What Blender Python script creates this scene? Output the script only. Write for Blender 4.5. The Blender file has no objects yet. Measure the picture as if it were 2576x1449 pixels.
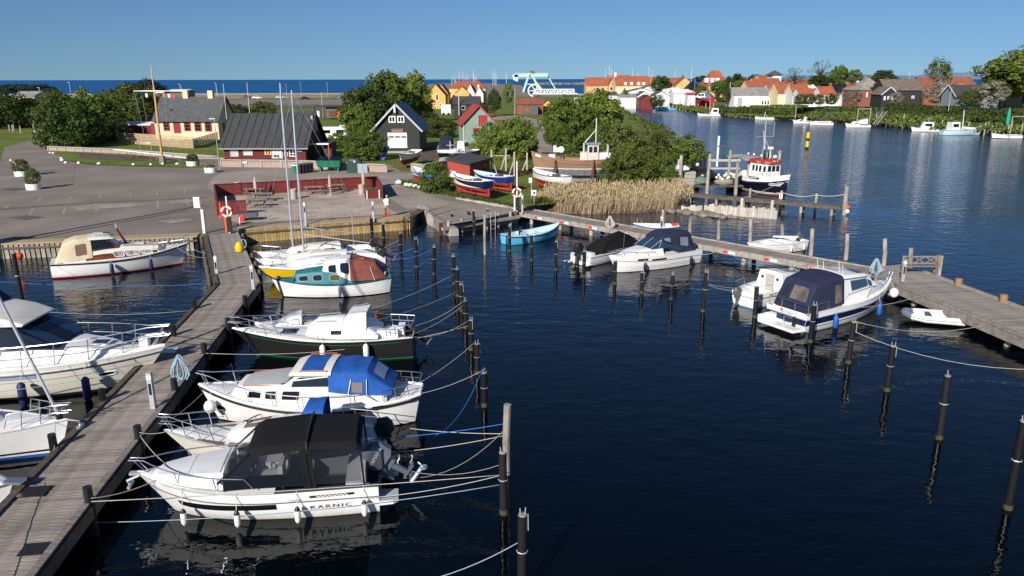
import bpy,math,random
from mathutils import Vector,Matrix
from math import sin,cos,pi,radians as R
random.seed(7)
SC=bpy.context.scene
COL=SC.collection
V=Vector
# ---------------------------------------------------------------- camera, sky, sun, exposure
F,CX,CY,TH,HC=1900.0,1288.0,724.5,R(15.47),12.1   # focal length and centre for a 2576 px wide picture, tilt, height
def G(x,y,z=0.0):
 """where the sight line of a picture point meets the level z"""
 u=(x-CX)/F;v=(y-CY)/F
 d=sin(TH)+v*cos(TH);t=(HC-z)/d
 return V((u*t,(cos(TH)-v*sin(TH))*t,z))
def AT(x,y,Y):
 """the point of a sight line at the distance Y"""
 u=(x-CX)/F;v=(y-CY)/F
 t=Y/(cos(TH)-v*sin(TH))
 return V((u*t,Y,HC-(sin(TH)+v*cos(TH))*t))
cam=bpy.data.objects.new('camera',bpy.data.cameras.new('camera'))
COL.objects.link(cam)
cam.location=(0,0,HC);cam.rotation_euler=(R(90)-TH,R(0.12),0)
cam.data.sensor_width=36;cam.data.lens=36*F/2576
cam.data.clip_end=60000;cam.data.clip_start=.3
SC.camera=cam
SUN_EL,SUN_AZ=R(27.5),R(26+180)         # azimuth clockwise from the view direction
W=bpy.data.worlds.new('World');SC.world=W;W.use_nodes=True
_n=W.node_tree
_sky=_n.nodes.new('ShaderNodeTexSky');_sky.sky_type='NISHITA';_sky.sun_disc=False
_sky.sun_elevation=SUN_EL;_sky.sun_rotation=SUN_AZ;_sky.air_density=1.0;_sky.dust_density=0.35;_sky.ozone_density=2.6
_tc=_n.nodes.new('ShaderNodeTexCoord');_mp=_n.nodes.new('ShaderNodeMapping');_mp.inputs['Location'].default_value=(0,0,.06)
_n.links.new(_tc.outputs['Generated'],_mp.inputs[0]);_n.links.new(_mp.outputs[0],_sky.inputs[0])      # the clear band starts a little above the horizon dust
_gr=_n.nodes.new('ShaderNodeVectorMath');_gr.operation='MULTIPLY';_gr.inputs[1].default_value=(.68,.92,1.24)
_n.links.new(_sky.outputs[0],_gr.inputs[0]);_n.links.new(_gr.outputs[0],_n.nodes['Background'].inputs[0]);_n.nodes['Background'].inputs[1].default_value=0.054
sun=bpy.data.objects.new('sun',bpy.data.lights.new('sun','SUN'));COL.objects.link(sun)
sun.data.energy=5.0;sun.data.angle=R(.53);sun.data.color=(1,.93,.84)
_d=V((sin(R(26))*cos(SUN_EL),cos(R(26))*cos(SUN_EL),-sin(SUN_EL)))
sun.rotation_euler=_d.to_track_quat('-Z','Y').to_euler();sun.location=(-40,-60,60)
SC.view_settings.view_transform='Standard';SC.view_settings.look='None'
SC.view_settings.exposure=0.28;SC.view_settings.gamma=1;SC.view_settings.use_curve_mapping=False
SC.cycles.max_bounces=8;SC.cycles.transparent_max_bounces=16;SC.cycles.diffuse_bounces=3;SC.cycles.sample_clamp_indirect=4

# ---------------------------------------------------------------- materials
MATS={}
def mat(name,col,rough=.6,metal=0,var=0,scale=3,bump=0,bscale=30,col2=None,stretch=None,spec=.5,alpha=1,rnd=0,lo=.35,hi=.65):
 """surface with colour noise (var: brightness, col2: second colour), fine relief and per-object variation (rnd)"""
 if name in MATS:return MATS[name]
 m=bpy.data.materials.new(name);m.use_nodes=True;MATS[name]=m
 t=m.node_tree;N=t.nodes;L=t.links;b=N['Principled BSDF']
 c=tuple(col)+(1,)
 b.inputs['Base Color'].default_value=c;b.inputs['Roughness'].default_value=rough
 b.inputs['Metallic'].default_value=metal;b.inputs['Specular IOR Level'].default_value=spec
 if alpha<1:b.inputs['Alpha'].default_value=alpha
 tc=N.new('ShaderNodeTexCoord')
 src=tc.outputs['Object']
 if stretch:
  mp=N.new('ShaderNodeMapping');mp.inputs['Scale'].default_value=stretch
  L.new(src,mp.inputs[0]);src=mp.outputs[0]
 out=None
 if var or col2:
  no=N.new('ShaderNodeTexNoise');no.inputs['Scale'].default_value=scale;no.inputs['Detail'].default_value=6
  no.inputs['Roughness'].default_value=.65;L.new(src,no.inputs[0])
  rp=N.new('ShaderNodeValToRGB');L.new(no.outputs[0],rp.inputs[0])
  rp.color_ramp.elements[0].position=lo;rp.color_ramp.elements[1].position=hi
  if col2:c0,c1=tuple(col),tuple(col2)
  else:c0,c1=tuple(k*(1-var) for k in col),tuple(min(1,k*(1+var)) for k in col)
  rp.color_ramp.elements[0].color=c0+(1,);rp.color_ramp.elements[1].color=c1+(1,)
  out=rp.outputs[0]
 if rnd:
  oi=N.new('ShaderNodeObjectInfo');mr=N.new('ShaderNodeMapRange')
  mr.inputs[3].default_value=1-rnd;mr.inputs[4].default_value=1+rnd;L.new(oi.outputs['Random'],mr.inputs[0])
  vm=N.new('ShaderNodeVectorMath');vm.operation='SCALE';L.new(mr.outputs[0],vm.inputs['Scale'])
  if out:L.new(out,vm.inputs[0])
  else:vm.inputs[0].default_value=col
  out=vm.outputs[0]
 if out:L.new(out,b.inputs['Base Color'])
 if bump:
  nb=N.new('ShaderNodeTexNoise');nb.inputs['Scale'].default_value=bscale;nb.inputs['Detail'].default_value=4;L.new(src,nb.inputs[0])
  bp=N.new('ShaderNodeBump');bp.inputs['Strength'].default_value=bump;bp.inputs['Distance'].default_value=.02
  L.new(nb.outputs[0],bp.inputs['Height']);L.new(bp.outputs[0],b.inputs['Normal'])
 return m
def leafmat(name,c0,c1,c2=None,trans=.38):
 if name in MATS:return MATS[name]
 m=bpy.data.materials.new(name);m.use_nodes=True;MATS[name]=m
 t=m.node_tree;N=t.nodes;L=t.links;b=N['Principled BSDF']
 g=N.new('ShaderNodeNewGeometry');rp=N.new('ShaderNodeValToRGB');L.new(g.outputs['Random Per Island'],rp.inputs[0])
 rp.color_ramp.elements[0].color=c0+(1,);rp.color_ramp.elements[1].color=c1+(1,)
 if c2:e=rp.color_ramp.elements.new(.9);e.color=c2+(1,);rp.color_ramp.elements[1].position=.8
 oi=N.new('ShaderNodeObjectInfo');mr=N.new('ShaderNodeMapRange');mr.inputs[3].default_value=.8;mr.inputs[4].default_value=1.2
 L.new(oi.outputs['Random'],mr.inputs[0])
 vm=N.new('ShaderNodeVectorMath');vm.operation='SCALE';L.new(mr.outputs[0],vm.inputs['Scale']);L.new(rp.outputs[0],vm.inputs[0])
 L.new(vm.outputs[0],b.inputs['Base Color']);b.inputs['Roughness'].default_value=.55;b.inputs['Specular IOR Level'].default_value=.25
 tr=N.new('ShaderNodeBsdfTranslucent');L.new(vm.outputs[0],tr.inputs[0])
 mx=N.new('ShaderNodeMixShader');mx.inputs[0].default_value=trans
 L.new(b.outputs[0],mx.inputs[1]);L.new(tr.outputs[0],mx.inputs[2]);L.new(mx.outputs[0],N['Material Output'].inputs[0])
 return m
def watermat(name,col,s1,s2,strength,rough,stretch=(1,1,1),dist=.1,ior=1.33,expo=1.0,skyref_col=None):
 skyref_col=skyref_col or col
 m=bpy.data.materials.new(name);m.use_nodes=True
 t=m.node_tree;N=t.nodes;L=t.links;b=N['Principled BSDF']
 b.inputs['Base Color'].default_value=col+(1,);b.inputs['Roughness'].default_value=rough;b.inputs['IOR'].default_value=ior
 tc=N.new('ShaderNodeTexCoord');mp=N.new('ShaderNodeMapping');mp.inputs['Scale'].default_value=stretch
 mp.inputs['Rotation'].default_value=(0,0,R(12));L.new(tc.outputs['Object'],mp.inputs[0])
 a=N.new('ShaderNodeTexNoise');a.inputs['Scale'].default_value=s1;a.inputs['Detail'].default_value=3;L.new(mp.outputs[0],a.inputs[0])
 c=N.new('ShaderNodeTexNoise');c.inputs['Scale'].default_value=s2;c.inputs['Detail'].default_value=2;L.new(mp.outputs[0],c.inputs[0])
 big=N.new('ShaderNodeTexNoise');big.inputs['Scale'].default_value=s1*.06;big.inputs['Detail'].default_value=2;L.new(mp.outputs[0],big.inputs[0])
 rp=N.new('ShaderNodeMapRange');rp.inputs[1].default_value=.35;rp.inputs[2].default_value=.7;rp.inputs[3].default_value=.35;rp.inputs[4].default_value=1
 L.new(big.outputs[0],rp.inputs[0])
 sx=N.new('ShaderNodeSeparateXYZ');L.new(tc.outputs['Object'],sx.inputs[0]);ex=N.new('ShaderNodeMapRange')   # calm between the piers, wind ripples in the open canal
 ex.inputs[1].default_value=22;ex.inputs[2].default_value=95;ex.inputs[3].default_value=.5;ex.inputs[4].default_value=expo;L.new(sx.outputs['Y'],ex.inputs[0])
 ro=N.new('ShaderNodeMapRange');ro.inputs[1].default_value=45;ro.inputs[2].default_value=190;ro.inputs[3].default_value=rough;ro.inputs[4].default_value=max(rough,.17);L.new(sx.outputs['Y'],ro.inputs[0]);L.new(ro.outputs[0],b.inputs['Roughness']);cd=N.new('ShaderNodeMapRange');cd.inputs[1].default_value=40;cd.inputs[2].default_value=130;L.new(sx.outputs['Y'],cd.inputs[0]);cm=N.new('ShaderNodeMixRGB');cm.inputs[1].default_value=col+(1,);cm.inputs[2].default_value=skyref_col+(1,);L.new(cd.outputs[0],cm.inputs[0]);L.new(cm.outputs[0],b.inputs['Base Color'])   # sky reflection painted into the base colour, bluer with distance; wind-ruffled far water
 me_=N.new('ShaderNodeMath');me_.operation='MULTIPLY';L.new(rp.outputs[0],me_.inputs[0]);L.new(ex.outputs[0],me_.inputs[1]);rp=me_
 ad=N.new('ShaderNodeMath');ad.operation='MULTIPLY_ADD';L.new(c.outputs[0],ad.inputs[0]);ad.inputs[1].default_value=s1/s2;L.new(a.outputs[0],ad.inputs[2])
 mu=N.new('ShaderNodeMath');mu.operation='MULTIPLY';ce=N.new('ShaderNodeMath');ce.operation='SUBTRACT';L.new(ad.outputs[0],ce.inputs[0]);ce.inputs[1].default_value=.5*(1+s1/s2);L.new(ce.outputs[0],mu.inputs[0]);L.new(rp.outputs[0],mu.inputs[1])
 bp=N.new('ShaderNodeBump');bp.inputs['Strength'].default_value=strength;bp.inputs['Distance'].default_value=dist
 L.new(mu.outputs[0],bp.inputs['Height']);L.new(bp.outputs[0],b.inputs['Normal'])
 return m
M_white=mat('white gelcoat',(.78,.78,.76),.22,var=.05,scale=1.2)
M_gel2=mat('cream gelcoat',(.74,.71,.62),.3,var=.05,scale=1)
M_offw=mat('matt white paint',(.76,.76,.74),.55,var=.05,scale=2)
M_grey=mat('grey deck paint',(.42,.43,.44),.6,var=.08,scale=2)
M_lgrey=mat('light grey deck',(.66,.67,.68),.55,var=.06,scale=2)
M_dgrey=mat('dark grey plastic',(.09,.095,.1),.5)
M_black=mat('black rubber',(.012,.012,.013),.45)
M_blk=mat('black paint',(.018,.018,.02),.3)
M_bcloth=mat('black canvas',(.009,.009,.01),.9,bump=.35,bscale=9,spec=.2)
M_navy=mat('navy canvas',(.012,.017,.05),.85,var=.2,scale=4,bump=.3,bscale=10)
M_navyp=mat('navy gloss paint',(.008,.014,.06),.2)
M_bluec=mat('bright blue canvas',(.006,.085,.36),.8,var=.2,scale=3,bump=.4,bscale=7)
M_cream=mat('cream canvas',(.6,.5,.35),.85,var=.1,scale=2,bump=.3,bscale=6)
M_redc=mat('faded red canvas',(.2,.055,.04),.85,var=.25,scale=3,bump=.5,bscale=5)
M_steel=mat('stainless steel',(.72,.73,.75),.36,1)
M_alu=mat('anodised mast',(.62,.64,.66),.38,.6)
M_galv=mat('galvanised steel',(.5,.52,.54),.45,.4,var=.1,scale=6)
M_glass=mat('dark window glass',(.008,.01,.013),.04,spec=.8)
M_glassb=mat('tinted blue glass',(.02,.05,.1),.05,spec=.8)
M_teak=mat('weathered teak',(.17,.12,.09),.7,var=.2,scale=8,stretch=(1,12,1))
M_mahog=mat('varnished mahogany',(.13,.035,.015),.3,var=.3,scale=5)
M_orwood=mat('orange teak rail',(.42,.13,.04),.5,var=.2,scale=5)
M_yellow=mat('yellow gloss paint',(.75,.48,.01),.3)
M_teal=mat('teal deck paint',(.02,.17,.2),.5,var=.15,scale=3)
M_green=mat('green bottom paint',(.01,.16,.05),.5)
M_redp=mat('red bottom paint',(.33,.04,.03),.6,var=.2,scale=4)
M_blue=mat('blue bottom paint',(.02,.09,.35),.5)
M_sky=mat('light blue paint',(.1,.45,.72),.4,var=.08,scale=2)
M_paleb=mat('pale blue paint',(.5,.66,.76),.5,var=.08,scale=2)
M_clear=mat('clear vinyl',(.03,.038,.05),.05,alpha=.34,spec=.8)
M_rope=mat('white rope',(.5,.48,.43),.9)
M_ropeb=mat('blue rope',(.03,.2,.6),.9)
M_ropeg=mat('old grey rope',(.28,.25,.2),.9)
M_ropet=mat('pale blue rope',(.3,.42,.5),.9)
M_orange=mat('orange plastic',(.8,.1,.01),.4)
M_redpl=mat('signal red',(.7,.03,.02),.4)
M_fend=mat('navy fender',(.012,.02,.09),.5)
M_fendb=mat('blue fender',(.02,.09,.36),.5)
M_tar=mat('black pile sleeve',(.014,.014,.015),.3,rnd=.3)
M_plank=mat('weathered pier plank',(.125,.097,.077),.8,col2=(.43,.382,.335),scale=2.2,stretch=(1,14,1),bump=.3,bscale=40,rnd=.22,lo=.36,hi=.66)
M_plank2=mat('grey pontoon plank',(.17,.15,.13),.85,col2=(.34,.3,.265),scale=3,stretch=(1,10,1),bump=.3,bscale=40,rnd=.2)
M_beam=mat('dark wet timber',(.055,.045,.035),.7,col2=(.13,.105,.08),scale=3,rnd=.15)
M_beamg=mat('grey timber',(.2,.175,.15),.85,col2=(.36,.33,.29),scale=3,rnd=.15)
M_pileg=mat('weathered pile wood',(.2,.18,.14),.85,col2=(.42,.39,.34),scale=4,stretch=(1,1,.3),rnd=.2)
M_qplank=mat('yellow impregnated timber',(.3,.19,.07),.75,col2=(.52,.38,.16),scale=2.5,stretch=(2,2,.5),rnd=.25)
M_qplankg=mat('grey sheet pile timber',(.22,.19,.15),.8,col2=(.42,.38,.31),scale=2.5,stretch=(2,2,.5),rnd=.2)
M_cap=mat('tan timber cap',(.34,.25,.15),.8,col2=(.43,.33,.21),scale=1.5,stretch=(1,6,1))
M_asph=None
M_redw=mat('falu red boards',(.15,.018,.016),.75,var=.25,scale=3,rnd=.15)
M_redw2=mat('brick red render',(.36,.06,.045),.8,var=.1,scale=2)
M_blkw=mat('tarred boards',(.022,.023,.025),.7,var=.25,scale=4,rnd=.2)
M_felt=mat('grey roofing felt',(.048,.05,.052),.9,var=.18,scale=1.5,bump=.3,bscale=60)
M_slate=mat('slate roof sheets',(.06,.067,.075),.8,col2=(.1,.105,.105),scale=1.2)
M_tile=mat('red clay tiles',(.26,.075,.04),.85,col2=(.4,.115,.05),scale=.45)
M_tileo=mat('old brown tiles',(.2,.065,.04),.85,col2=(.33,.1,.06),scale=.5)
M_tileg=mat('grey weathered sheets',(.2,.19,.18),.9,col2=(.36,.33,.31),scale=.5)
M_thatch=mat('dark thatch',(.1,.08,.06),.95,col2=(.2,.16,.12),scale=.8,stretch=(1,1,3))
M_ylw=mat('yellow limewash',(.66,.45,.2),.9,var=.08,scale=.5)
M_ylwp=mat('pale yellow limewash',(.74,.6,.36),.9,var=.05,scale=.5)
M_ylws=mat('strong yellow limewash',(.66,.4,.1),.9,var=.06,scale=.5)
M_orl=mat('apricot limewash',(.62,.37,.17),.9,var=.06,scale=.5)
M_peach=mat('peach render',(.78,.6,.4),.9,var=.04,scale=.5)
M_wall=mat('white limewash',(.7,.7,.68),.9,var=.04,scale=.5)
M_brick=mat('red brick',(.24,.085,.06),.9,var=.2,scale=6)
M_sage=mat('sage green boards',(.24,.33,.28),.8,var=.1,scale=2)
M_wred=mat('red window paint',(.25,.012,.02),.5)
M_greys=mat('weathered grey boards',(.3,.27,.24),.85,col2=(.45,.41,.37),scale=2,stretch=(1,1,6),rnd=.15)
M_slat=mat('pale larch slats',(.4,.28,.17),.8,col2=(.52,.4,.27),scale=2,rnd=.15)
M_stone=mat('whitewashed stone',(.82,.82,.8),.8,var=.06,scale=3)
M_rock=mat('shore rock',(.2,.17,.14),.9,var=.4,scale=3,bump=.6,bscale=6)
M_conc=mat('old concrete',(.33,.3,.26),.9,col2=(.45,.42,.37),scale=1.5,bump=.3,bscale=12)
M_dumpg=mat('green painted steel',(.01,.16,.1),.45,var=.15,scale=3)
M_dgreen=mat('dark green plastic',(.01,.045,.035),.5)
M_ctr=mat('orange container steel',(.85,.2,.015),.5)
M_bark=mat('bark',(.07,.055,.045),.95,var=.3,scale=6)
M_skin=mat('skin',(.5,.24,.16),.5)
M_mint=mat('mint painted steel',(.42,.58,.5),.5)
M_rust=mat('rusty steel',(.14,.04,.025),.85,var=.3,scale=6)
M_old=mat('stripped hull planks',(.33,.17,.08),.7,col2=(.22,.15,.11),scale=.9,stretch=(.5,4,3))
M_oldb=mat('worn grey antifouling',(.12,.13,.15),.8,col2=(.25,.26,.28),scale=2.5)
M_palep=mat('faded pink wheelhouse paint',(.62,.5,.44),.7,var=.1,scale=2)
LF_mid=leafmat('leaves mid green',(.055,.105,.013),(.13,.195,.03),(.19,.24,.05))
LF_dark=leafmat('leaves dark green',(.026,.055,.012),(.065,.11,.022),(.095,.13,.03))
LF_lite=leafmat('leaves fresh green',(.08,.135,.016),(.17,.23,.035),(.23,.27,.06))
LF_ol=leafmat('leaves olive',(.06,.105,.015),(.13,.185,.032),(.17,.18,.045))
LF_pine=leafmat('pine needles',(.012,.022,.012),(.03,.042,.024),None,.1)
LF_bloss=leafmat('blossom',(.12,.13,.05),(.34,.31,.26),(.5,.46,.41))
LF_brown=leafmat('budding twigs',(.05,.04,.03),(.1,.085,.055),None,.1)
LF_willow=leafmat('grey willow leaves',(.07,.1,.04),(.16,.19,.1))
M_reed=leafmat('dry reeds',(.38,.27,.14),(.6,.47,.28),(.68,.56,.36),.15)
M_grassb=leafmat('grass blades',(.04,.085,.01),(.1,.15,.025),(.16,.17,.05))

def hullmat(name,col,dirt):
 """gelcoat with a stained band at the waterline and faint run marks"""
 m=mat(name,col,.2,var=.04,scale=1.2);t=m.node_tree;N=t.nodes;L=t.links;b=N['Principled BSDF'];src=b.inputs['Base Color'].links[0].from_socket
 tc=N.new('ShaderNodeTexCoord');sp=N.new('ShaderNodeSeparateXYZ');L.new(tc.outputs['Object'],sp.inputs[0]);mp=N.new('ShaderNodeMapping');mp.inputs['Scale'].default_value=(5,5,.5);L.new(tc.outputs['Object'],mp.inputs[0])
 no=N.new('ShaderNodeTexNoise');no.inputs['Scale'].default_value=1.5;no.inputs['Detail'].default_value=4;L.new(mp.outputs[0],no.inputs[0])
 ad=N.new('ShaderNodeMath');ad.operation='MULTIPLY_ADD';ad.inputs[1].default_value=-.45;L.new(no.outputs[0],ad.inputs[0]);L.new(sp.outputs['Z'],ad.inputs[2])
 mr=N.new('ShaderNodeMapRange');mr.inputs[1].default_value=-.22;mr.inputs[2].default_value=.12;mr.inputs[3].default_value=.35;mr.inputs[4].default_value=0;L.new(ad.outputs[0],mr.inputs[0])
 mx=N.new('ShaderNodeMixRGB');L.new(mr.outputs[0],mx.inputs[0]);L.new(src,mx.inputs[1]);mx.inputs[2].default_value=dirt+(1,);L.new(mx.outputs[0],b.inputs['Base Color']);return m
M_hullw=hullmat('white hull',(.84,.84,.83),(.45,.42,.33));M_hullc=hullmat('cream hull',(.74,.71,.62),(.4,.35,.24))
# ---------------------------------------------------------------- mesh building
class MB:
 def __init__(s):s.v=[];s.f=[];s.m=[]
 def add(s,vs,fs,m=0):
  o=len(s.v);s.v+=[tuple(p) for p in vs]
  s.f+=[tuple(i+o for i in f) for f in fs];s.m+=[m]*len(fs);return s
 def box(s,c,d,m=0,rz=0,M=None):
  x,y,z=d[0]/2,d[1]/2,d[2]/2
  ps=[V(p) for p in ((-x,-y,-z),(x,-y,-z),(x,y,-z),(-x,y,-z),(-x,-y,z),(x,-y,z),(x,y,z),(-x,y,z))]
  if rz:q=Matrix.Rotation(rz,3,'Z');ps=[q@p for p in ps]
  if M:ps=[M@p for p in ps]
  c=V(c);return s.add([p+c for p in ps],[(0,3,2,1),(4,5,6,7),(0,1,5,4),(1,2,6,5),(2,3,7,6),(3,0,4,7)],m)
 def bar(s,p,q,w,h=None,m=0,up=(0,0,1)):
  p,q=V(p),V(q);d=(q-p);L=d.length;d.normalize();h=h or w
  a=d.cross(V(up));
  if a.length<1e-3:a=d.cross(V((1,0,0)))
  a.normalize();b=a.cross(d);M=Matrix((d,a,b)).transposed()
  return s.box((p+q)/2,(L,w,h),m,M=M)
 def tube(s,pts,r,n=6,m=0,caps=True,closed=False):
  pts=[V(p) for p in pts];k=len(pts);rs=r if isinstance(r,(list,tuple)) else [r]*k
  vs=[];prev=None
  for i,p in enumerate(pts):
   if closed:t=pts[(i+1) % k]-pts[i-1]
   else:t=pts[min(i+1,k-1)]-pts[max(i-1,0)]
   if t.length<1e-9:t=V((0,0,1))
   t.normalize()
   if prev is None:a=t.orthogonal().normalized()
   else:
    a=prev-t*prev.dot(t)
    a=a.normalized() if a.length>1e-6 else t.orthogonal().normalized()
   prev=a;b=t.cross(a)
   vs+=[p+(a*cos(2*pi*j/n)+b*sin(2*pi*j/n))*rs[i] for j in range(n)]
  fs=[]
  for i in range(k if closed else k-1):
   i2=(i+1) % k
   fs+=[(i*n+j,i*n+(j+1) % n,i2*n+(j+1) % n,i2*n+j) for j in range(n)]
  if caps and not closed:fs+=[tuple(range(n))[::-1],tuple((k-1)*n+j for j in range(n))]
  return s.add(vs,fs,m)
 def grid(s,rows,m=0,cu=False,flip=False,mf=None):
  n=len(rows[0]);vs=[p for r in rows for p in r];fs=[];ms=[]
  for i in range(len(rows)-1):
   for j in range(n if cu else n-1):
    j2=(j+1) % n;f=(i*n+j,i*n+j2,(i+1)*n+j2,(i+1)*n+j)
    fs.append(f[::-1] if flip else f);ms.append(mf(i,j) if mf else m)
  o=len(s.f);s.add(vs,fs,m);s.m[o:]=ms;return s
 def poly(s,pts,m=0):return s.add(pts,[tuple(range(len(pts)))],m)
 def prism(s,pts,z0,z1,m=0,side=None):
  n=len(pts);a=[(p[0],p[1],z0) for p in pts]+[(p[0],p[1],z1) for p in pts]
  s.add(a,[tuple(range(n,2*n))],m)
  return s.add(a,[tuple(range(n))[::-1]]+[(i,(i+1) % n,n+(i+1) % n,n+i) for i in range(n)],m if side is None else side)
 def lathe(s,prof,c=(0,0,0),n=12,m=0,mf=None,sy=1):
  c=V(c);rows=[[c+V((r*cos(2*pi*j/n),r*sy*sin(2*pi*j/n),z)) for j in range(n)] for r,z in prof]
  return s.grid(rows,m,cu=True,mf=(lambda i,j:mf(i)) if mf else None)
 def ball(s,c,r,m=0,n=10,k=7,sz=1,sx=1,sy=1):
  c=V(c);prof=[(max(1e-3,r*sin(pi*i/k)),-r*sz*cos(pi*i/k)) for i in range(k+1)]
  rows=[[c+V((a*sx*cos(2*pi*j/n),a*sy*sin(2*pi*j/n),z)) for j in range(n)] for a,z in prof]
  return s.grid(rows,m,cu=True)
 def build(s,name,mats,parent=None,smooth=0,loc=None,rz=0,kind=None):
  me=bpy.data.meshes.new(name);me.from_pydata(s.v,[],s.f)
  for mm in (mats if isinstance(mats,(list,tuple)) else [mats]):me.materials.append(mm)
  if any(s.m):me.polygons.foreach_set('material_index',s.m)
  if smooth:
   me.shade_smooth()
   if smooth>1:me.set_sharp_from_angle(angle=R(smooth))
  me.update()
  o=bpy.data.objects.new(name,me);COL.objects.link(o)
  if parent:o.parent=parent
  if loc:o.location=loc
  if rz:o.rotation_euler.z=rz
  if kind:o['kind']=kind
  return o
def tag(o,label=None,cat=None,group=None,kind=None):
 if label:o['label']=label
 if cat:o['category']=cat
 if group:o['group']=group
 if kind:o['kind']=kind
 return o
def thing(name,label,cat,loc=(0,0,0),rz=0,group=None):
 o=bpy.data.objects.new(name,None);COL.objects.link(o);o.empty_display_size=.2
 o.location=loc;o.rotation_euler.z=rz
 return tag(o,label,cat,group)
def copy_tree(o,parent=None):
 c=o.copy();COL.objects.link(c)
 if parent:c.parent=parent
 for ch in o.children:copy_tree(ch,c)
 return c
def dup(o,loc,rz=0,label=None,scale=None):
 c=copy_tree(o);c.location=loc;c.rotation_euler.z=rz
 if label:c['label']=label
 if scale:c.scale=scale
 return c
def text(s,size,M,m,parent,name='lettering',ext=.002,align='CENTER',sx=1,space=1):
 cu=bpy.data.curves.new(name,'FONT');cu.body=s;cu.size=size;cu.extrude=ext;cu.align_x=align;cu.align_y='CENTER'
 cu.space_character=space;cu.resolution_u=3
 tmp=bpy.data.objects.new(name,cu);COL.objects.link(tmp)
 me=bpy.data.meshes.new_from_object(tmp);bpy.data.objects.remove(tmp);bpy.data.curves.remove(cu)
 me.materials.clear();me.materials.append(m)
 o=bpy.data.objects.new(name,me);COL.objects.link(o)
 if parent:o.parent=parent
 o.matrix_local=M@Matrix.Diagonal((sx,1,1,1));return o
def frame(o,xd,up):
 """matrix whose x runs along xd, y along up (made square), z out"""
 x=V(xd).normalized();u=V(up);u=(u-x*u.dot(x)).normalized();z=x.cross(u)
 return Matrix.Translation(V(o))@Matrix((x,u,z)).transposed().to_4x4()
def sag(p,q,d,n=10):
 p,q=V(p),V(q)
 return [p.lerp(q,i/n)-V((0,0,d*4*(i/n)*(1-i/n))) for i in range(n+1)]
# ---------------------------------------------------------------- water and land
ZQ=1.0
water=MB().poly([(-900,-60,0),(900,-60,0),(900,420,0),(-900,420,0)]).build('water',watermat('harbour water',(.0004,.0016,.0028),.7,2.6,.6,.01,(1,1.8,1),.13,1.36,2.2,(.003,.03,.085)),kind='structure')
MB().poly([(-30000,300,-.06),(30000,300,-.06),(30000,45000,-.06),(-30000,45000,-.06)]).build('sea',watermat('sea water',(.012,.1,.27),.05,.2,.6,.5,(1,1.6,1),3,1.2),kind='structure')
def P(pts,z):return [G(x,y,z) for x,y in pts]
M_ground=mat('dry ground',(.17,.145,.12),.95,col2=(.25,.215,.18),scale=.12,bump=.2,bscale=8)
def groundmat(name,cols,scale,fine,fscale,rough=.95):
 m=bpy.data.materials.new(name);m.use_nodes=True;N=m.node_tree.nodes;L=m.node_tree.links;b=N['Principled BSDF']
 tc=N.new('ShaderNodeTexCoord');a=N.new('ShaderNodeTexNoise');a.inputs['Scale'].default_value=scale;a.inputs['Detail'].default_value=5
 L.new(tc.outputs['Object'],a.inputs[0]);rp=N.new('ShaderNodeValToRGB');L.new(a.outputs[0],rp.inputs[0])
 es=rp.color_ramp.elements;es[0].position=.32;es[1].position=.68;es[0].color=cols[0]+(1,);es[1].color=cols[-1]+(1,)
 for i,c in enumerate(cols[1:-1]):e=es.new(.32+.36*(i+1)/(len(cols)-1));e.color=c+(1,)
 f=N.new('ShaderNodeTexNoise');f.inputs['Scale'].default_value=fscale;f.inputs['Detail'].default_value=4;L.new(tc.outputs['Object'],f.inputs[0])
 mr=N.new('ShaderNodeMapRange');mr.inputs[1].default_value=.3;mr.inputs[2].default_value=.7;mr.inputs[3].default_value=1-fine;mr.inputs[4].default_value=1+fine
 L.new(f.outputs[0],mr.inputs[0]);vm=N.new('ShaderNodeVectorMath');vm.operation='SCALE';L.new(rp.outputs[0],vm.inputs[0]);L.new(mr.outputs[0],vm.inputs['Scale'])
 L.new(vm.outputs[0],b.inputs['Base Color']);b.inputs['Roughness'].default_value=rough;b.inputs['Specular IOR Level'].default_value=.2
 bp=N.new('ShaderNodeBump');bp.inputs['Strength'].default_value=.3;bp.inputs['Distance'].default_value=.03;L.new(f.outputs[0],bp.inputs['Height']);L.new(bp.outputs[0],b.inputs['Normal'])
 return m
M_asph=groundmat('worn asphalt',[(.19,.163,.138),(.228,.196,.167),(.275,.238,.205)],.16,.24,11)
M_asphd=groundmat('dark asphalt',[(.1,.09,.085),(.14,.125,.115)],.3,.15,14)
M_gravel=groundmat('gravel',[(.31,.25,.2),(.41,.335,.278),(.51,.43,.36)],.5,.5,7)
M_path=groundmat('sandy gravel',[(.25,.212,.178),(.305,.262,.224),(.37,.32,.272)],.25,.22,6)
M_grass=groundmat('rough grass',[(.085,.12,.018),(.125,.165,.026),(.18,.18,.05)],.2,.45,3)
M_dune=groundmat('dune grass',[(.25,.2,.12),(.38,.32,.2)],.03,.3,.5)
M_earth=groundmat('bare earth',[(.08,.055,.04),(.15,.11,.085)],.5,.3,4)
M_weed=groundmat('seaweed',[(.06,.03,.02),(.17,.12,.09)],1.2,.4,6)
shore=[(1036,535),(1063,519),(1113,561),(1300,533),(1345,512),(1420,503),(1600,490),(1690,474),(1712,450),(1738,415),(1748,388),(1685,343),(1625,316),(1580,293),(1536,268),(1490,250),(1432,240),(1345,238),(1322,232),(1312,214),(1180,207),(1000,214),(905,236)]
quay=[(-90,40.5),(-35.89,51.86),(-22.9,54.6),(-21.1,56.75),(-8.65,62.25),(-8.6,63.6)]
near=quay+[tuple(p[:2]) for p in P(shore,ZQ)]
pl=near+[(-380,580),(-900,560),(-900,42)]
MB().prism(pl,-1.5,ZQ).build('ground',[M_asph],kind='structure')
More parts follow.
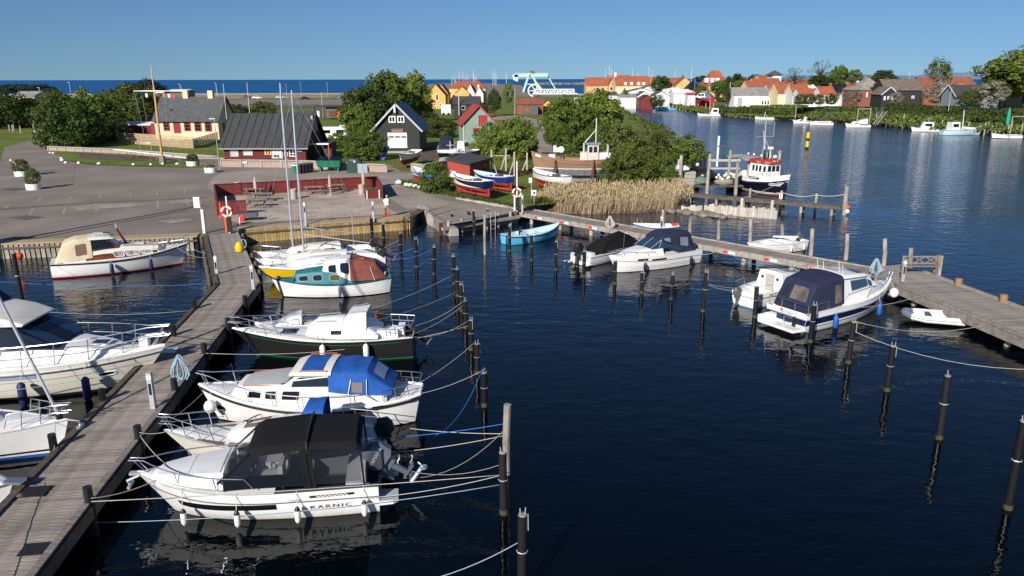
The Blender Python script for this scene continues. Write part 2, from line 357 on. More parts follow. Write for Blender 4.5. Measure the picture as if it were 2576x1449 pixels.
def sheet(name,pts,m,lev,z=ZQ,world=False,kind='structure'):
 ps=[V((p[0],p[1],z)) for p in pts] if world else P(pts,z)
 return MB().poly([p+V((0,0,lev*.004)) for p in ps]).build(name,m,kind=kind)
# level 1: the big grass area behind the quay walls; level 2+: roads and plots on it
sheet('grass',[(-700,245),(1120,245),(1420,243),(1600,310),(1752,392),(1742,420),(1715,455),(1690,478),(1600,497),(1420,508),(1342,518),(1290,520),(1150,492),(1010,470),(1000,462),(1050,447),(1010,432),(975,412),(560,412),(548,415),(520,421),(470,421),(300,416),(190,407),(152,392),(116,371),(130,352),(80,350),(10,368),(-10,440),(-700,520)],M_grass,1)
sheet('path',[(130,352),(80,350),(12,366),(15,382),(50,400),(0,436),(-20,470),(180,470),(190,407),(152,392),(116,371)],M_asph,3)
sheet('parking_area',[(-800,452),(0,440),(40,452),(180,462),(540,460),(545,490),(500,540),(-10,600),(-500,600)],M_asph,2)
sheet('earth_bed',[(192,381),(300,388),(460,400),(440,404),(300,401),(205,397)],M_earth,3)
sheet('gravel_yard',[(560,432),(740,424),(975,425),(1052,438),(1030,452),(1000,464),(1120,505),(1240,518),(1312,530),(1230,548),(1136,564),(1063,517),(1030,530),(980,500),(960,462),(780,470),(545,488),(520,470),(535,445)],M_path,4)
sheet('terrace_gravel',[(602,562),(548,541),(541,493),(948,472),(963,500),(985,530),(1005,538)],M_gravel,6)
sheet('path',[(1345,300),(1380,305),(1412,340),(1408,385),(1340,400),(1290,410),(1320,370),(1362,325),(1300,302),(1180,300),(1180,293),(1310,291)],M_path,5)
sheet('path',[(1020,372),(1110,372),(1100,400),(1060,402),(1010,385)],M_earth,6)
sheet('seaweed_strip',[(1029,536),(1065,520),(1070,527),(1040,545)],M_weed,5)
sheet('road',[(480,264),(1150,268),(1150,273),(900,279),(760,286),(700,283),(900,273),(480,272)],M_asphd,3)
sheet('parking_area',[(480,250),(1100,248),(1100,262),(480,263)],M_asph,2)
sheet('dune',[(-900,236.5),(880,236),(900,244),(480,248),(-900,250)],M_dune,4)
sheet('beach',[(-900,233.5),(930,233),(930,236.2),(-900,237)],mat('sand',(.45,.39,.3),.95),3)
for pts,lv in (([(180,520),(240,511),(330,508),(372,513),(330,519),(250,524),(200,527)],6),([(420,505),(470,500),(500,503),(470,510),(430,511)],7),([(20,545),(70,540),(110,545),(60,552)],8),([(390,555),(460,548),(490,553),(430,562)],9)):sheet('asphalt_patch',pts,groundmat('dusty patch',[(.27,.232,.2),(.36,.315,.27)],.7,.3,5) if lv<8 else M_asphd if lv==8 else M_path,lv)
sheet('asphalt_patch',[(0,474),(30,471),(75,473),(30,478)],M_asphd,10)
# tyre marks and the worn joint in the car park, painted bay lines
def strip(name,pts,w,m,lev):
 b=MB();q=[G(x,y,ZQ)+V((0,0,lev*.004)) for x,y in pts]
 for i in range(len(q)-1):
  d=(q[i+1]-q[i]).normalized();n=V((-d.y,d.x,0))*w/2;b.poly([q[i]-n,q[i+1]-n,q[i+1]+n,q[i]+n])
 return b.build(name,m,kind='structure')
strip('asphalt_seam',[(-60,530),(0,524),(150,513),(330,505),(520,495)],1.1,groundmat('patched asphalt',[(.13,.105,.085),(.21,.17,.14)],.9,.2,9),3)
M_line=mat('faded road paint',(.42,.39,.35),.9,col2=(.24,.21,.185),scale=2.5)
for a in ([(10,522),(25,511)],[(92,506),(103,495)],[(170,502),(178,492)],[(248,497),(253,486)],[(325,492),(327,482)],[(394,489),(396,479)],[(463,486),(465,474)],
  [(72,543),(83,522)],[(158,537),(163,519)],[(241,531),(244,512)],[(321,526),(322,508)],[(397,521),(395,502)],[(474,516),(467,498)]):
 b=strip('bay_line',a,.12,M_line,4)
# far side of the canal: a bank that rises to the gardens
shR=[(1468,246),(1530,256),(1562,263),(1662,269),(1762,286),(1900,295),(2100,306),(2300,325),(2576,344),(2800,370)]
inner=[V((*p[:2],ZQ+.004)) for p in P(shore[3:17],ZQ)];outer=P([(1312,560),(1350,536),(1420,537),(1600,537),(1720,526),(1752,490),(1772,440),(1778,396),(1698,348),(1636,320),(1590,297),(1546,272),(1498,253),(1437,242)],0)
MB().grid([[a,a.lerp(V((b.x,b.y,.35)),.6),V((b.x,b.y,.12)),V((b.x,b.y-.3,-.4))] for a,b in zip(inner,outer)]).build('shore',M_earth,smooth=1,kind='structure')
b=MB()
s0=[G(x,y,0) for x,y in shR]
rows=[[p-V((0,0,1)) for p in s0],[p+V((0,0,.5)) for p in s0]]
for dd,zz in ((4,.9),(14,2.8),(40,4.2),(400,4.2)):
 rows.append([V((p.x+dd*.75,p.y+dd*.66,min(zz,.9+.06*max(0,p.x-58)))) for p in s0])
b.grid(rows,0);b.build('bank',[M_grass],smooth=1,kind='structure')
MB().poly([(110,372,1.2),(1500,150,1.2),(2500,1500,1.2),(160,900,1.2),(95,560,1.2),(78,440,1.2)]).build('terrain',M_grass,kind='structure')
# distant coast on the right
b=MB();rows=[[],[],[]]
for i in range(61):
 x=2600+i*110;h=22+38*abs(sin(i*.35)+.5*sin(i*.9+1))*min(1,i/14)
 rows[0].append((x,8200,-1));rows[1].append((x,8400,h*.75));rows[2].append((x,9200,h))
b.grid(rows).build('hills',mat('haze tinted wooded coast',(.16,.25,.36),1,var=.15,scale=.004,spec=0),smooth=1,kind='structure')  # aerial haze painted into the coast as a muted blue colour
# ---------------------------------------------------------------- quays and piers
def place(parent,name,me,M,m=None):
 o=bpy.data.objects.new(name,me);COL.objects.link(o);o.parent=parent;o.matrix_local=M;return o
def yaw_m(p,a,tilt=0,sc=(1,1,1)):
 return Matrix.Translation(V(p))@Matrix.Rotation(a,4,'Z')@Matrix.Rotation(tilt,4,'X')@Matrix.Diagonal(tuple(sc)+(1,))
def boxmesh(name,d,m,z0=0,bev=0):
 o=MB().box((0,0,z0),d).build(name,m);me=o.data;bpy.data.objects.remove(o);return me
def tubemesh(name,r0,r1,z0,z1,m,n=9):
 o=MB().tube([(0,0,z0),(0,0,z1)],[r0,r1],n).build(name,m,smooth=40);me=o.data;bpy.data.objects.remove(o);return me
rnd=random.Random(11)
on=['first','second','third','fourth','fifth','sixth','seventh','eighth','ninth','tenth','eleventh','twelfth','thirteenth','fourteenth','fifteenth','sixteenth','seventeenth','eighteenth']
me_qp=boxmesh('plank',(.2,.09,2.2),M_qplank,-.1);me_qg=boxmesh('plank',(.24,.09,2.2),M_qplankg,-.1)
def quay_front(label,a,b,pitch,me,capw,back=0):
 a,b=V(a),V(b);d=b-a;L=d.length;d.normalize();n=V((d.y,-d.x,0));ang=math.atan2(d.y,d.x)
 t=thing('quay_wall',label,'quay wall',(a.x,a.y,0))
 k=int(L/pitch)
 for i in range(k):
  p=d*(i+.5)*pitch+n*(.1+rnd.uniform(-.015,.015));place(t,'plank',me,yaw_m((p.x,p.y,rnd.uniform(-.02,.02)),ang,0))
 c=MB();
 c.box(d*L/2-n*(capw/2-.17)+V((0,0,ZQ+.05)),(L,capw,.1),rz=ang);c.build('timber_cap',M_cap,t)
 MB().bar(n*.2+V((0,0,.75)),d*L+n*.2+V((0,0,.75)),.06,.14).build('waler',M_beam,t)
 MB().box(d*L/2+n*.02+V((0,0,-.2)),(L,.03,2.2),rz=ang).build('backing',M_blk,t)
 return t
quay_front('weathered grey timber sheet wall of the car park quay behind the cream cruiser',(-66,45.45,0),(-23.1,54.4,0),.33,me_qg,1.25)
quay_front('yellow vertical plank wall under the gravel terrace beside the masts',(-20.9,56.8,0),(-8.65,62.2,0),.225,me_qp,1.2)
me_p2=boxmesh('plank',(.2,.09,2.2),M_qplank,-.1)
t=bpy.data.objects['quay_wall.001']
for i in range(6):place(t,'plank',me_p2,yaw_m((12.32+.02*i,5.45+.23*i,0),R(85)))
me_post=tubemesh('post',.14,.12,-1.2,1.45,M_tar);me_posth=tubemesh('post',.13,.12,-1.2,1.15,M_beam)
def deck(t,a,b,w,pitch,me,z,ang_off=0,jit=.012):
 a,b=V(a),V(b);d=b-a;L=d.length;d.normalize();ang=math.atan2(d.y,d.x)
 for i in range(int(L/pitch)):
  p=a+d*(i+.5)*pitch+V((-d.y,d.x,0))*rnd.uniform(-.02,.02)
  place(t,'plank',me,yaw_m((p.x,p.y,z+rnd.uniform(-jit,jit)*.5),ang+R(90)+rnd.uniform(-.004,.004)))
def edge(t,name,a,b,off,w,h,z,m):
 a,b=V(a),V(b);d=(b-a).normalized();n=V((d.y,-d.x,0))
 MB().bar(a+n*off+V((0,0,z)),b+n*off+V((0,0,z)),w,h).build(name,m,t)
pier=thing('wooden_pier','long weathered plank pier with a bend running between the moored boats','pier')
A,B_,E_=V((-21.95,55.95,0)),V((-15.57,41.3,0)),V((-11.45,8.0,0))
me_pl1=boxmesh('plank',(2.3,.15,.05),M_plank)
deck(pier,A,B_,2.3,.161,me_pl1,.93);deck(pier,B_+V((.02,-.1,0)),E_,2.3,.168,me_pl1,.93)
MB().prism([(-16.6,40.9),(-15.4,41.2),(-14.4,41.9),(-14.5,41.0),(-15.5,40.4),(-16.7,41.4)],.85,.9).build('joint_board',M_plank,pier)
for a,b in ((A,B_),(B_,E_)):
 for o in (-1.2,1.2):edge(pier,'fascia',a,b,o,.1,.38,.72,M_beam)
 for o in (-.5,.5):edge(pier,'joist',a,b,o,.12,.2,.78,M_beam)
 edge(pier,'kerb',a,b,1.1,.22,.06,.995,M_beam);edge(pier,'kerb',a,b,-1.1,.2,.05,.985,M_plank)
for x,y in ((489,778),(437,845),(359,912),(258,1012),(134,1130)):
 p=G(x,y,.9);place(pier,'post',me_post,Matrix.Translation((p.x,p.y,0)))
for x,y in ((617,768),(574,826),(514,893),(439,985),(348,1108),(224,1268)):
 p=G(x,y,.9);place(pier,'post',me_post,Matrix.Translation((p.x,p.y,0)))
for i in range(6):
 for s in (-1,1):
  p=A.lerp(B_,.12+.15*i)+V((.914,.4,0))*1.42*s;place(pier,'post',me_posth,Matrix.Translation((p.x,p.y,0)))
pier2=thing('pontoon_pier','grey narrow pontoon walkway with number plates leading from the lifebuoy to the open water','pier')
C1,C2,C3=V((1.15,66.1,0)),V((21.95,43.9,0)),V((26.9,28.0,0))
me_pl2=boxmesh('plank',(2.0,.145,.05),M_plank2);me_pl3=boxmesh('plank',(3.3,.17,.05),M_plank2)
deck(pier2,C1,C2,2,.16,me_pl2,.83);deck(pier2,V((23.0,44.0,0)),V((26.1,22,0)),3.2,.21,me_pl3,.83)
MB().prism([(21.3,43.2),(24.7,43.7),(24.4,46.0),(22.6,45.4)],.78,.85).build('corner_deck',M_plank2,pier2)
dd=(C2-C1).normalized();nn=V((dd.y,-dd.x,0))
for o in (-1.0,1.0):edge(pier2,'fascia',C1,C2,o,.12,.3,.7,M_beamg);edge(pier2,'kerb',C1,C2,o*.95,.14,.08,.89,M_beamg)
for a,b in (((21.4,43.1,0),(24.5,22.0,0)),((24.75,44.0,0),(27.8,22.0,0))):
 edge(pier2,'fascia',a,b,0,.14,.5,.62,M_beamg);edge(pier2,'kerb',a,b,0,.22,.1,.9,M_beamg)
me_pp=tubemesh('pile',.15,.15,-1.2,.62,M_pileg)
for i in range(9):
 for o in (-.7,.7):
  p=C1+dd*(1.5+i*3.4)+nn*o;place(pier2,'pile',me_pp,Matrix.Translation(p))
for y in (42.2,40,36.6,33.4,29,25):
 for x in (0.35,2.9):
  place(pier2,'pile',me_pp,Matrix.Translation((21.4+(43.1-y)*.149+x,y,0)))
 MB().bar((21.5+(43.1-y)*.149,y,.4),(24.6+(43.1-y)*.149,y,.4),.16,.2).build('cross_beam',M_beamg,pier2)
Mplw=mat('white plate',(.8,.8,.78),.5)
for i in range(9):
 p=C1+dd*(2.2+i*3.05)+nn*1.065+V((0,0,.71))
 MB().bar(p,p+dd*.34,.012,.17).build('number_plate',M_redpl if i % 9 != 4 else M_dumpg,pier2);MB().bar(p+dd*.42,p+dd*.92,.012,.17).build('number_plate',Mplw,pier2)
 text(str(26-i),.13,frame(p+dd*.67+nn*.01,dd,(0,0,1)),M_dgrey,pier2,'berth_number')
p=G(2440,815,.5);
for x,y,m in ((2505,826,M_dumpg),(2507,844,Mplw)):
 p=G(x,y,.62);q=V((p.x-.0,p.y,p.z));MB().box(V((23.27,33.0 if m is M_dumpg else 32.4,.68)),(.02,.34,.2),rz=R(8)).build('number_plate',m,pier2)
jet=thing('jetty','narrow dark plank jetty with a rope handrail in front of the trawler','jetty')
J1,J2=V((15.2,78.4,0)),V((30.1,68.3,0));dj=(J2-J1).normalized();nj=V((dj.y,-dj.x,0))
me_pl4=boxmesh('plank',(1.35,.19,.05),mat('brown jetty plank',(.11,.085,.06),.85,col2=(.2,.16,.12),scale=3,rnd=.2))
deck(jet,J1,J2,1.3,.205,me_pl4,.83)
for o in (-.62,.62):edge(jet,'fascia',J1,J2,o,.1,.22,.72,M_beam)
me_jp=tubemesh('pile',.14,.14,-1.2,.64,M_pileg);me_jh=tubemesh('handrail_post',.13,.12,-1.2,1.75,M_pileg)
for i in range(7):
 for o in (-.5,.5):place(jet,'pile',me_jp,Matrix.Translation(J1+dj*(1+i*2.7)+nj*o))
hp=[J1+dj*k-nj*.72 for k in (9.3,12.3,15.5)]
for p in hp:place(jet,'handrail_post',me_jh,Matrix.Translation(p))
place(jet,'end_post',tubemesh('end_post',.2,.19,-1.2,2.6,M_pileg),Matrix.Translation(J2-nj*.5+dj*.1))
MB().tube(sag(hp[0]+V((0,0,1.6)),hp[1]+V((0,0,1.6)),.25)+sag(hp[1]+V((0,0,1.6)),hp[2]+V((0,0,1.6)),.25)[1:]+sag(hp[2]+V((0,0,1.6)),J2-nj*.5+V((0,0,1.9)),.15)[1:],.03,5).build('rope_rail',M_rope,jet,smooth=1)
p=hp[1]+nj*.14;MB().box(p+V((0,0,1.25)),(.3,.03,.45),rz=math.atan2(dj.y,dj.x)).build('notice',Mplw,jet);MB().ball(p+nj*.03+V((0,0,1.32)),.08,sy=.2).ball(p+nj*.03+V((0,0,1.17)),.08,sy=.2).build('notice_mark',M_redpl,jet)
for k,(dz,m,l) in enumerate(((.75,M_orange,'small orange float hanging on the end post of the jetty'),(.35,M_white,'white float hanging on the end post of the jetty'))):
 p=J2-nj*.5+dj*.35+V((0,0,dz));o=MB().ball((0,0,0),.2).tube([(0,0,.18),(-.12,0,.5)],.02,4).build('float',m,smooth=1,loc=p);tag(o,l,'float')
# grey old piling row with rocks, slipway wall, timber fender frame
row=thing('old_piling','row of short bleached old piles standing out of the water beside the reeds','piling')
me_op=tubemesh('pile',.16,.14,-1,.95,mat('bleached pile',(.38,.35,.3),.9,col2=(.55,.52,.47),scale=3,rnd=.2),8)
P1,P2=G(1716,534,0),G(1950,552,0)
for i in range(40):
 k=i/39;
 if rnd.random()<.12 and k<.4:continue
 p=P1.lerp(P2,k);hh=rnd.uniform(.75,1.05)*(.6+.4*min(1,k*3));hh=1.75 if i in (25,37) else hh
 place(row,'pile',me_op,yaw_m((p.x,p.y+rnd.uniform(-.1,.1),0),rnd.uniform(0,6),rnd.uniform(-.06,.06),(1,1,hh)))
def rock(name,p,r,m,label,group,cat='rock',sz=.6,seed=0):
 rr=random.Random(seed);b=MB();b.ball((0,0,0),r,n=8,k=6,sz=sz)
 b.v=[tuple(V(v)*rr.uniform(.78,1.18)) if abs(v[2])<r*.55 else v for v in b.v]
 o=b.build(name,m,smooth=50,loc=p,rz=rr.uniform(0,6));return tag(o,label,cat,group)
for i in range(26):
 k=rnd.random()**1.3;p=G(1690,533,0).lerp(G(1960,562,0),k);rock('rock',p+V((rnd.uniform(-.6,.6),rnd.uniform(-.9,.7),rnd.uniform(-.02,.12))),rnd.uniform(.25,.6)*(1.1-.5*k),M_rock,'brown rock among the rocks at the foot of the old bleached piles','rocks by the old piling',seed=i)
sw=thing('slipway_wall','sloping concrete wall beside the boat slip','wall')
a,b=G(1056,520,1.0),G(1142,578,.5);d=(b-a).normalized();n=V((d.y,-d.x,0))
bb=MB();bb.grid([[a+n*.5-V((0,0,2)),a+n*.3+V((0,0,.12)),a-n*.35+V((0,0,.12)),a-n*.45-V((0,0,2))],[b+n*.5-V((0,0,2)),b+n*.3+V((0,0,.02)),b-n*.35+V((0,0,.02)),b-n*.45-V((0,0,2))]])
bb.poly([b+n*.5-V((0,0,2)),b+n*.3+V((0,0,.02)),b-n*.35+V((0,0,.02)),b-n*.45-V((0,0,2))]);bb.build('coping',M_conc,sw)
fr=thing('quay_fender','timber fender frame with short piles along the slip quay','fender frame')
a,b=V((-5.77,59.32,0)),V((.41,64.74,0));d=(b-a).normalized();n=V((d.y,-d.x,0));L=(b-a).length
MB().bar(a+n*.3+V((0,0,.62)),b+n*.3+V((0,0,.62)),.24,.24).build('waler',M_beamg,fr)
MB().bar(a-n*.12+V((0,0,.08)),b-n*.12+V((0,0,.08)),.08,1.9).build('sheet_wall',M_rust,fr)
for i in range(6):MB().tube([a+d*(L*(.1+.16*i))+n*.06+V((0,0,-1)),a+d*(L*(.1+.16*i))+n*.06+V((0,0,1.15))],.14,8).build('pile',M_pileg,fr,smooth=40)
ld=thing('ladder','light metal ladder hanging on the fender frame','ladder',a+d*L*.62+n*.5)
b=MB()
for s in (-.25,.25):b.tube([d*s+V((0,0,-.6)),d*s+V((0,0,1.45))],.03,6)
for k in range(5):b.tube([d*-.25+V((0,0,k*.35)),d*.25+V((0,0,k*.35))],.02,5)
b.build('frame',M_galv,ld)
# mooring piles
me_pins=MB().tube([(-.05,0,0),(-.06,0,.16)],.014,5).tube([(.06,.03,0),(.07,.03,.17)],.014,5).tube([(.13,0,.02),(.14,-.01,-.42)],.012,5).build('pins',M_galv);
_pm=me_pins.data;bpy.data.objects.remove(me_pins)
me_cap=tubemesh('pile_head',.105,.1,2.1,2.13,M_pileg,10);me_tar=tubemesh('sleeve',.125,.115,-1.2,2.105,M_tar,12)
me_ring=MB().tube([(cos(i*.7854)*.128,sin(i*.7854)*.128,1.2) for i in range(8)],.016,5,closed=True).build('tmp',M_galv);_rm=me_ring.data;bpy.data.objects.remove(me_ring)
PIL={};me_wd=tubemesh('weed_band',.13,.128,-.3,.16,mat('olive weed',(.05,.05,.02),.8,var=.5,scale=8),10)
def pile(key,x,y,label,group,top=None,sc=1):
 p=G(x,y,0);h=1.0
 if top:
  q=AT(top[0],top[1],p.y);h=q.z/2.12
 t=thing('mooring_pile',label,'mooring pile',p,rnd.uniform(-1,1),group)
 place(t,'sleeve',me_tar,Matrix.Diagonal((sc,sc,h,1)));place(t,'pile_head',me_cap,Matrix.Diagonal((sc,sc,h,1)))
 place(t,'pins',_pm,Matrix.Translation((0,0,2.12*h)));place(t,'collar',_rm,Matrix.Diagonal((1,1,h,1)))
 place(t,'weed_band',me_wd,Matrix.Diagonal((sc,sc,1,1)));t.rotation_euler.x=rnd.uniform(-.02,.02);t.rotation_euler.y=rnd.uniform(-.02,.02);PIL[key]=p;return t
gA='black mooring piles in the row off the left berths';gB='black mooring piles in the row off the pontoon';gC='black mooring piles by the terrace quay'
for k,(x,y,tx,ty) in enumerate([(937,622,935,548),(967,640,964,562),(1008,650,1005,586),(1047,672,1045,600),(1091,690,1089,621)]):
 pile('c%d' % k,x,y,'black mooring pile in the short row off the yellow quay, %s from the left' % on[k],gC,(tx,ty))
for k,(x,y,tx,ty) in enumerate([(1142,715,1141,645),(1150,745,1149,677),(1160,782,1158,715),(1170,826,1167,757),(1184,880,1182,805),(1199,940,1197,865),(1217,1022,1216,938),(1265,1292,1265,1137),(1310,1500,1310,1292)]):
 pile('a%d' % k,x,y,['black mooring pile in the close row off the left berths, %s from the far end' % on[k],'black mooring pile tied with the white lines of the black-topped cruiser','nearest black mooring pile, at the bottom edge of the water'][0 if k<7 else k-6],gA if k<7 else None,(tx,ty))
for k,(x,y,tx,ty) in enumerate([(1281,632,1279,569),(1336,655,1334,592),(1397,680,1396,608),(1467,697,1466,633),(1545,715,1545,657),(1613,738,1612,686),(1687,754,1688,692),(1767,785,1770,685),(1897,800,1901,722),(2036,862,2043,768),(2132,915,2140,812),(2229,985,2240,872),(2360,1106,2378,948),(2532,1282,2556,1060)]):
 pile('b%d' % k,x,y,'black mooring pile in the long row off the pontoon pier, %s from the left' % on[k],gB,(tx,ty))
pile('l0',56,765,'black mooring pile with an orange buoy at the stern of the cream cruiser',None,(33,634))
for k,(x,y,tx,ty) in enumerate([(1137,575,1137,537),(1179,570,1178,530),(1192,590,1191,530),(1225,560,1224,527)]):pile('s%d' % k,x,y,'black pile in front of the fender frame at the slip, %s from the left' % on[k],'black piles at the slip',(tx,ty))
def wpile(x,y,tx,ty,label,group=None,r=.14,m=M_pileg):
 p=G(x,y,0);q=AT(tx,ty,p.y);o=MB().tube([(0,0,-1.2),(0,0,q.z*.5),(q.x-p.x,0,q.z)],[r*1.06,r*1.03,r],9).build('mooring_pile',m,smooth=40,loc=p)
 return tag(o,label,'mooring pile',group)
wpile(1272,1192,1275,1018,'pale bare wooden mooring pile with blue and white ropes, taller than the black piles',r=.12)
PIL['w']=G(1272,1192,0)
wpile(1219,640,1219,540,'thin pale wooden pile with a rusty foot off the slip quay',r=.1)
for k,(x,y,tx,ty) in enumerate([(1666,580,1668,528),(1734,590,1737,552),(1806,603,1808,556),(1885,615,1888,552),(1966,600,1967,566),(2038,645,2043,577),(2126,655,2131,590),(2221,672,2225,603),(2285,690,2291,626)]):
 wpile(x,y,tx,ty,'grey wooden mooring pile beyond the pontoon pier, %s from the left' % on[k],'grey wooden piles beyond the pontoon')
# ---------------------------------------------------------------- boat building
def lerp(a,b,t):return a+(b-a)*t
class Hull:
 """hull lofted between keel and sheer; local +x towards the bow, z = 0 at the waterline"""
 def __init__(s,L,B,fb,sb,ss=None,dr=.35,tw=.8,um=.42,p=2.2,rake=.5,srake=0,e0=.2,e1=.7,sp=1.0):
  s.L,s.B,s.fb,s.sb,s.ss,s.dr,s.tw,s.um,s.p,s.rake,s.srake,s.e0,s.e1,s.sp=L,B,fb,sb,ss if ss is not None else fb,dr,tw,um,p,rake,srake,e0,e1,sp
 def b(s,u):
  if u<s.um:k=s.tw+(1-s.tw)*sin(pi/2*u/s.um)**s.sp
  else:k=1-((u-s.um)/(1-s.um))**s.p
  return max(.012,k*s.B/2)
 def zs(s,u):
  if u<s.um:return s.fb+(s.ss-s.fb)*((s.um-u)/s.um)**2
  return s.fb+(s.sb-s.fb)*((u-s.um)/(1-s.um))**2
 def pt(s,u,z,side=1,off=0):
  zt=s.zs(u);v=max(0,min(1.15,(z+s.dr)/(zt+s.dr)))
  y=s.b(u)*v**(s.e0+(s.e1-s.e0)*u**2.2)+off
  x=-s.L/2+s.L*u-s.rake*(1-v)*u**4+s.srake*(1-v)*(1-u)**6
  return V((x,side*y,z))
 def sheer(s,u,side=1,inset=0,dz=0):
  return V((-s.L/2+s.L*u-(inset*.8 if u>.97 else 0),side*max(.0,s.b(u)-inset),s.zs(u)+dz))
 def x2u(s,x):return (x+s.L/2)/s.L
def hull_mesh(t,h,bands,mats,name='hull',lap=0,nu=26,stern=True):
 """bands: [(upper z, material index)] from the keel up; the last runs to the sheer"""
 us=[1-(1-i/nu)**1.25 for i in range(nu+1)]
 def zrow(u):
  zt=h.zs(u);zl=[-h.dr,-h.dr*.55];ms=[bands[0][1]]
  for z,m in bands[:-1]:zl.append(z);ms.append(m)
  z0=zl[-1];n=lap or 4;offs=[0]*len(zl)
  for k in range(1,n+1):
   if lap:
    zl.append(lerp(z0,zt,(k-1)/n)+.004);offs.append(.022);ms.append(bands[-1][1])
   zl.append(lerp(z0,zt,k/n));offs.append(0);ms.append(bands[-1][1])
  return zl,offs,ms
 mats=[M_hullw if k is M_white else M_hullc if k is M_gel2 else k for k in mats];m=MB()
 for side in (1,-1):
  rows=[]
  for u in us:
   zl,of,ms=zrow(u);rows.append([h.pt(u,z,side,o if u<.985 else 0) for z,o in zip(zl,of)])
  m.grid(rows,flip=(side<0),mf=lambda i,j:ms[j])
 zl,of,ms=zrow(0)
 a=[h.pt(0,z,1) for z in zl];b=[h.pt(0,z,-1) for z in zl]
 m.grid([a,b],mf=lambda i,j:ms[j])
 return m.build(name,mats,t,smooth=30)
def deck_mesh(t,h,u0,u1,m,dz=-.02,camber=.05,name='deck',n=20,inset=.02):
 b=MB();rows=[]
 for i in range(n+1):
  u=lerp(u0,u1,i/n);w=max(.005,h.b(u)-inset);z=h.zs(u)+dz;x=-h.L/2+h.L*u-(inset if u>.98 else 0)
  rows.append([(x,w*k,z+camber*(1-k*k)) for k in (-1,-.6,-.2,.2,.6,1)])
 b.grid(rows);return b.build(name,m,t,smooth=1)
def well_mesh(t,h,u0,u1,zf,m,name='cockpit',wall=.12,n=14,coam=.0,mf=None):
 b=MB();rows=[]
 for i in range(n+1):
  u=lerp(u0,u1,i/n);w=h.b(u);z=h.zs(u)+coam;x=-h.L/2+h.L*u;q=max(.01,w-wall);fl=max(.005,q*.86)
  rows.append([(x,-w,z),(x,-q,z),(x,-fl,min(zf,z-.02)),(x,fl,min(zf,z-.02)),(x,q,z),(x,w,z)])
 b.grid(rows,mf=mf)
 for r,f in ((rows[0],1),(rows[-1],-1)):
  b.poly([r[1],r[2],r[3],r[4]][::f]);
 return b.build(name,m,t,smooth=30)
def rub(t,h,m,r=.035,dz=-.02,off=.01,name='rub_rail',u0=0,n=30,sz=1):
 pts=[h.pt(lerp(u0,.999,i/n),h.zs(lerp(u0,.999,i/n))+dz,1,off) for i in range(n+1)]
 b=MB()
 for s in (1,-1):b.tube([V((p.x,p.y*s,p.z)) for p in pts],r,6)
 if u0==0:b.tube([pts[0],V((pts[0].x,-pts[0].y,pts[0].z))],r,6)
 return b.build(name,m,t,smooth=50)
def rail(t,h,u0,hh,nst=4,inset=.09,m=None,r=.017,mid=True,name='guard_rail',tip=.12,base=0,u1=1,lowend=True):
 """pulpit or guard rail that follows the sheer round the bow"""
 m=m or M_steel;pts=[];n=14
 for i in range(n+1):
  u=lerp(u0,u1,i/n);p=h.sheer(u,1,inset);k=1 if not lowend or i else .25
  pts.append(V((p.x+(tip if u>.97 else 0),max(p.y,.09),p.z+hh*k+base)))
 full=pts+[V((p.x,-p.y,p.z)) for p in pts[::-1]] if u1>=.99 else None
 b=MB()
 if full:b.tube(full,r,6)
 else:
  for s in (1,-1):b.tube([V((p.x,p.y*s,p.z)) for p in pts],r,6)
  if u0==0:b.tube([pts[0],V((pts[0].x,-pts[0].y,pts[0].z))],r,6)
 if mid:
  q=[V((p.x-.03,p.y,p.z-hh*.45)) for p in pts[1:]]
  for s in (1,-1):b.tube([V((p.x,p.y*s,p.z)) for p in q],r*.8,5)
 for k in range(nst):
  u=lerp(u0,min(u1,.98),(k+1)/nst);p=h.sheer(u,1,inset)
  for s in (1,-1):b.tube([V((p.x-.08,max(p.y,.07)*s,p.z+base)),V((p.x+(tip if u>.97 else 0),max(p.y,.09)*s,p.z+hh+base))],r,5)
 return b.build(name,m,t,smooth=50)
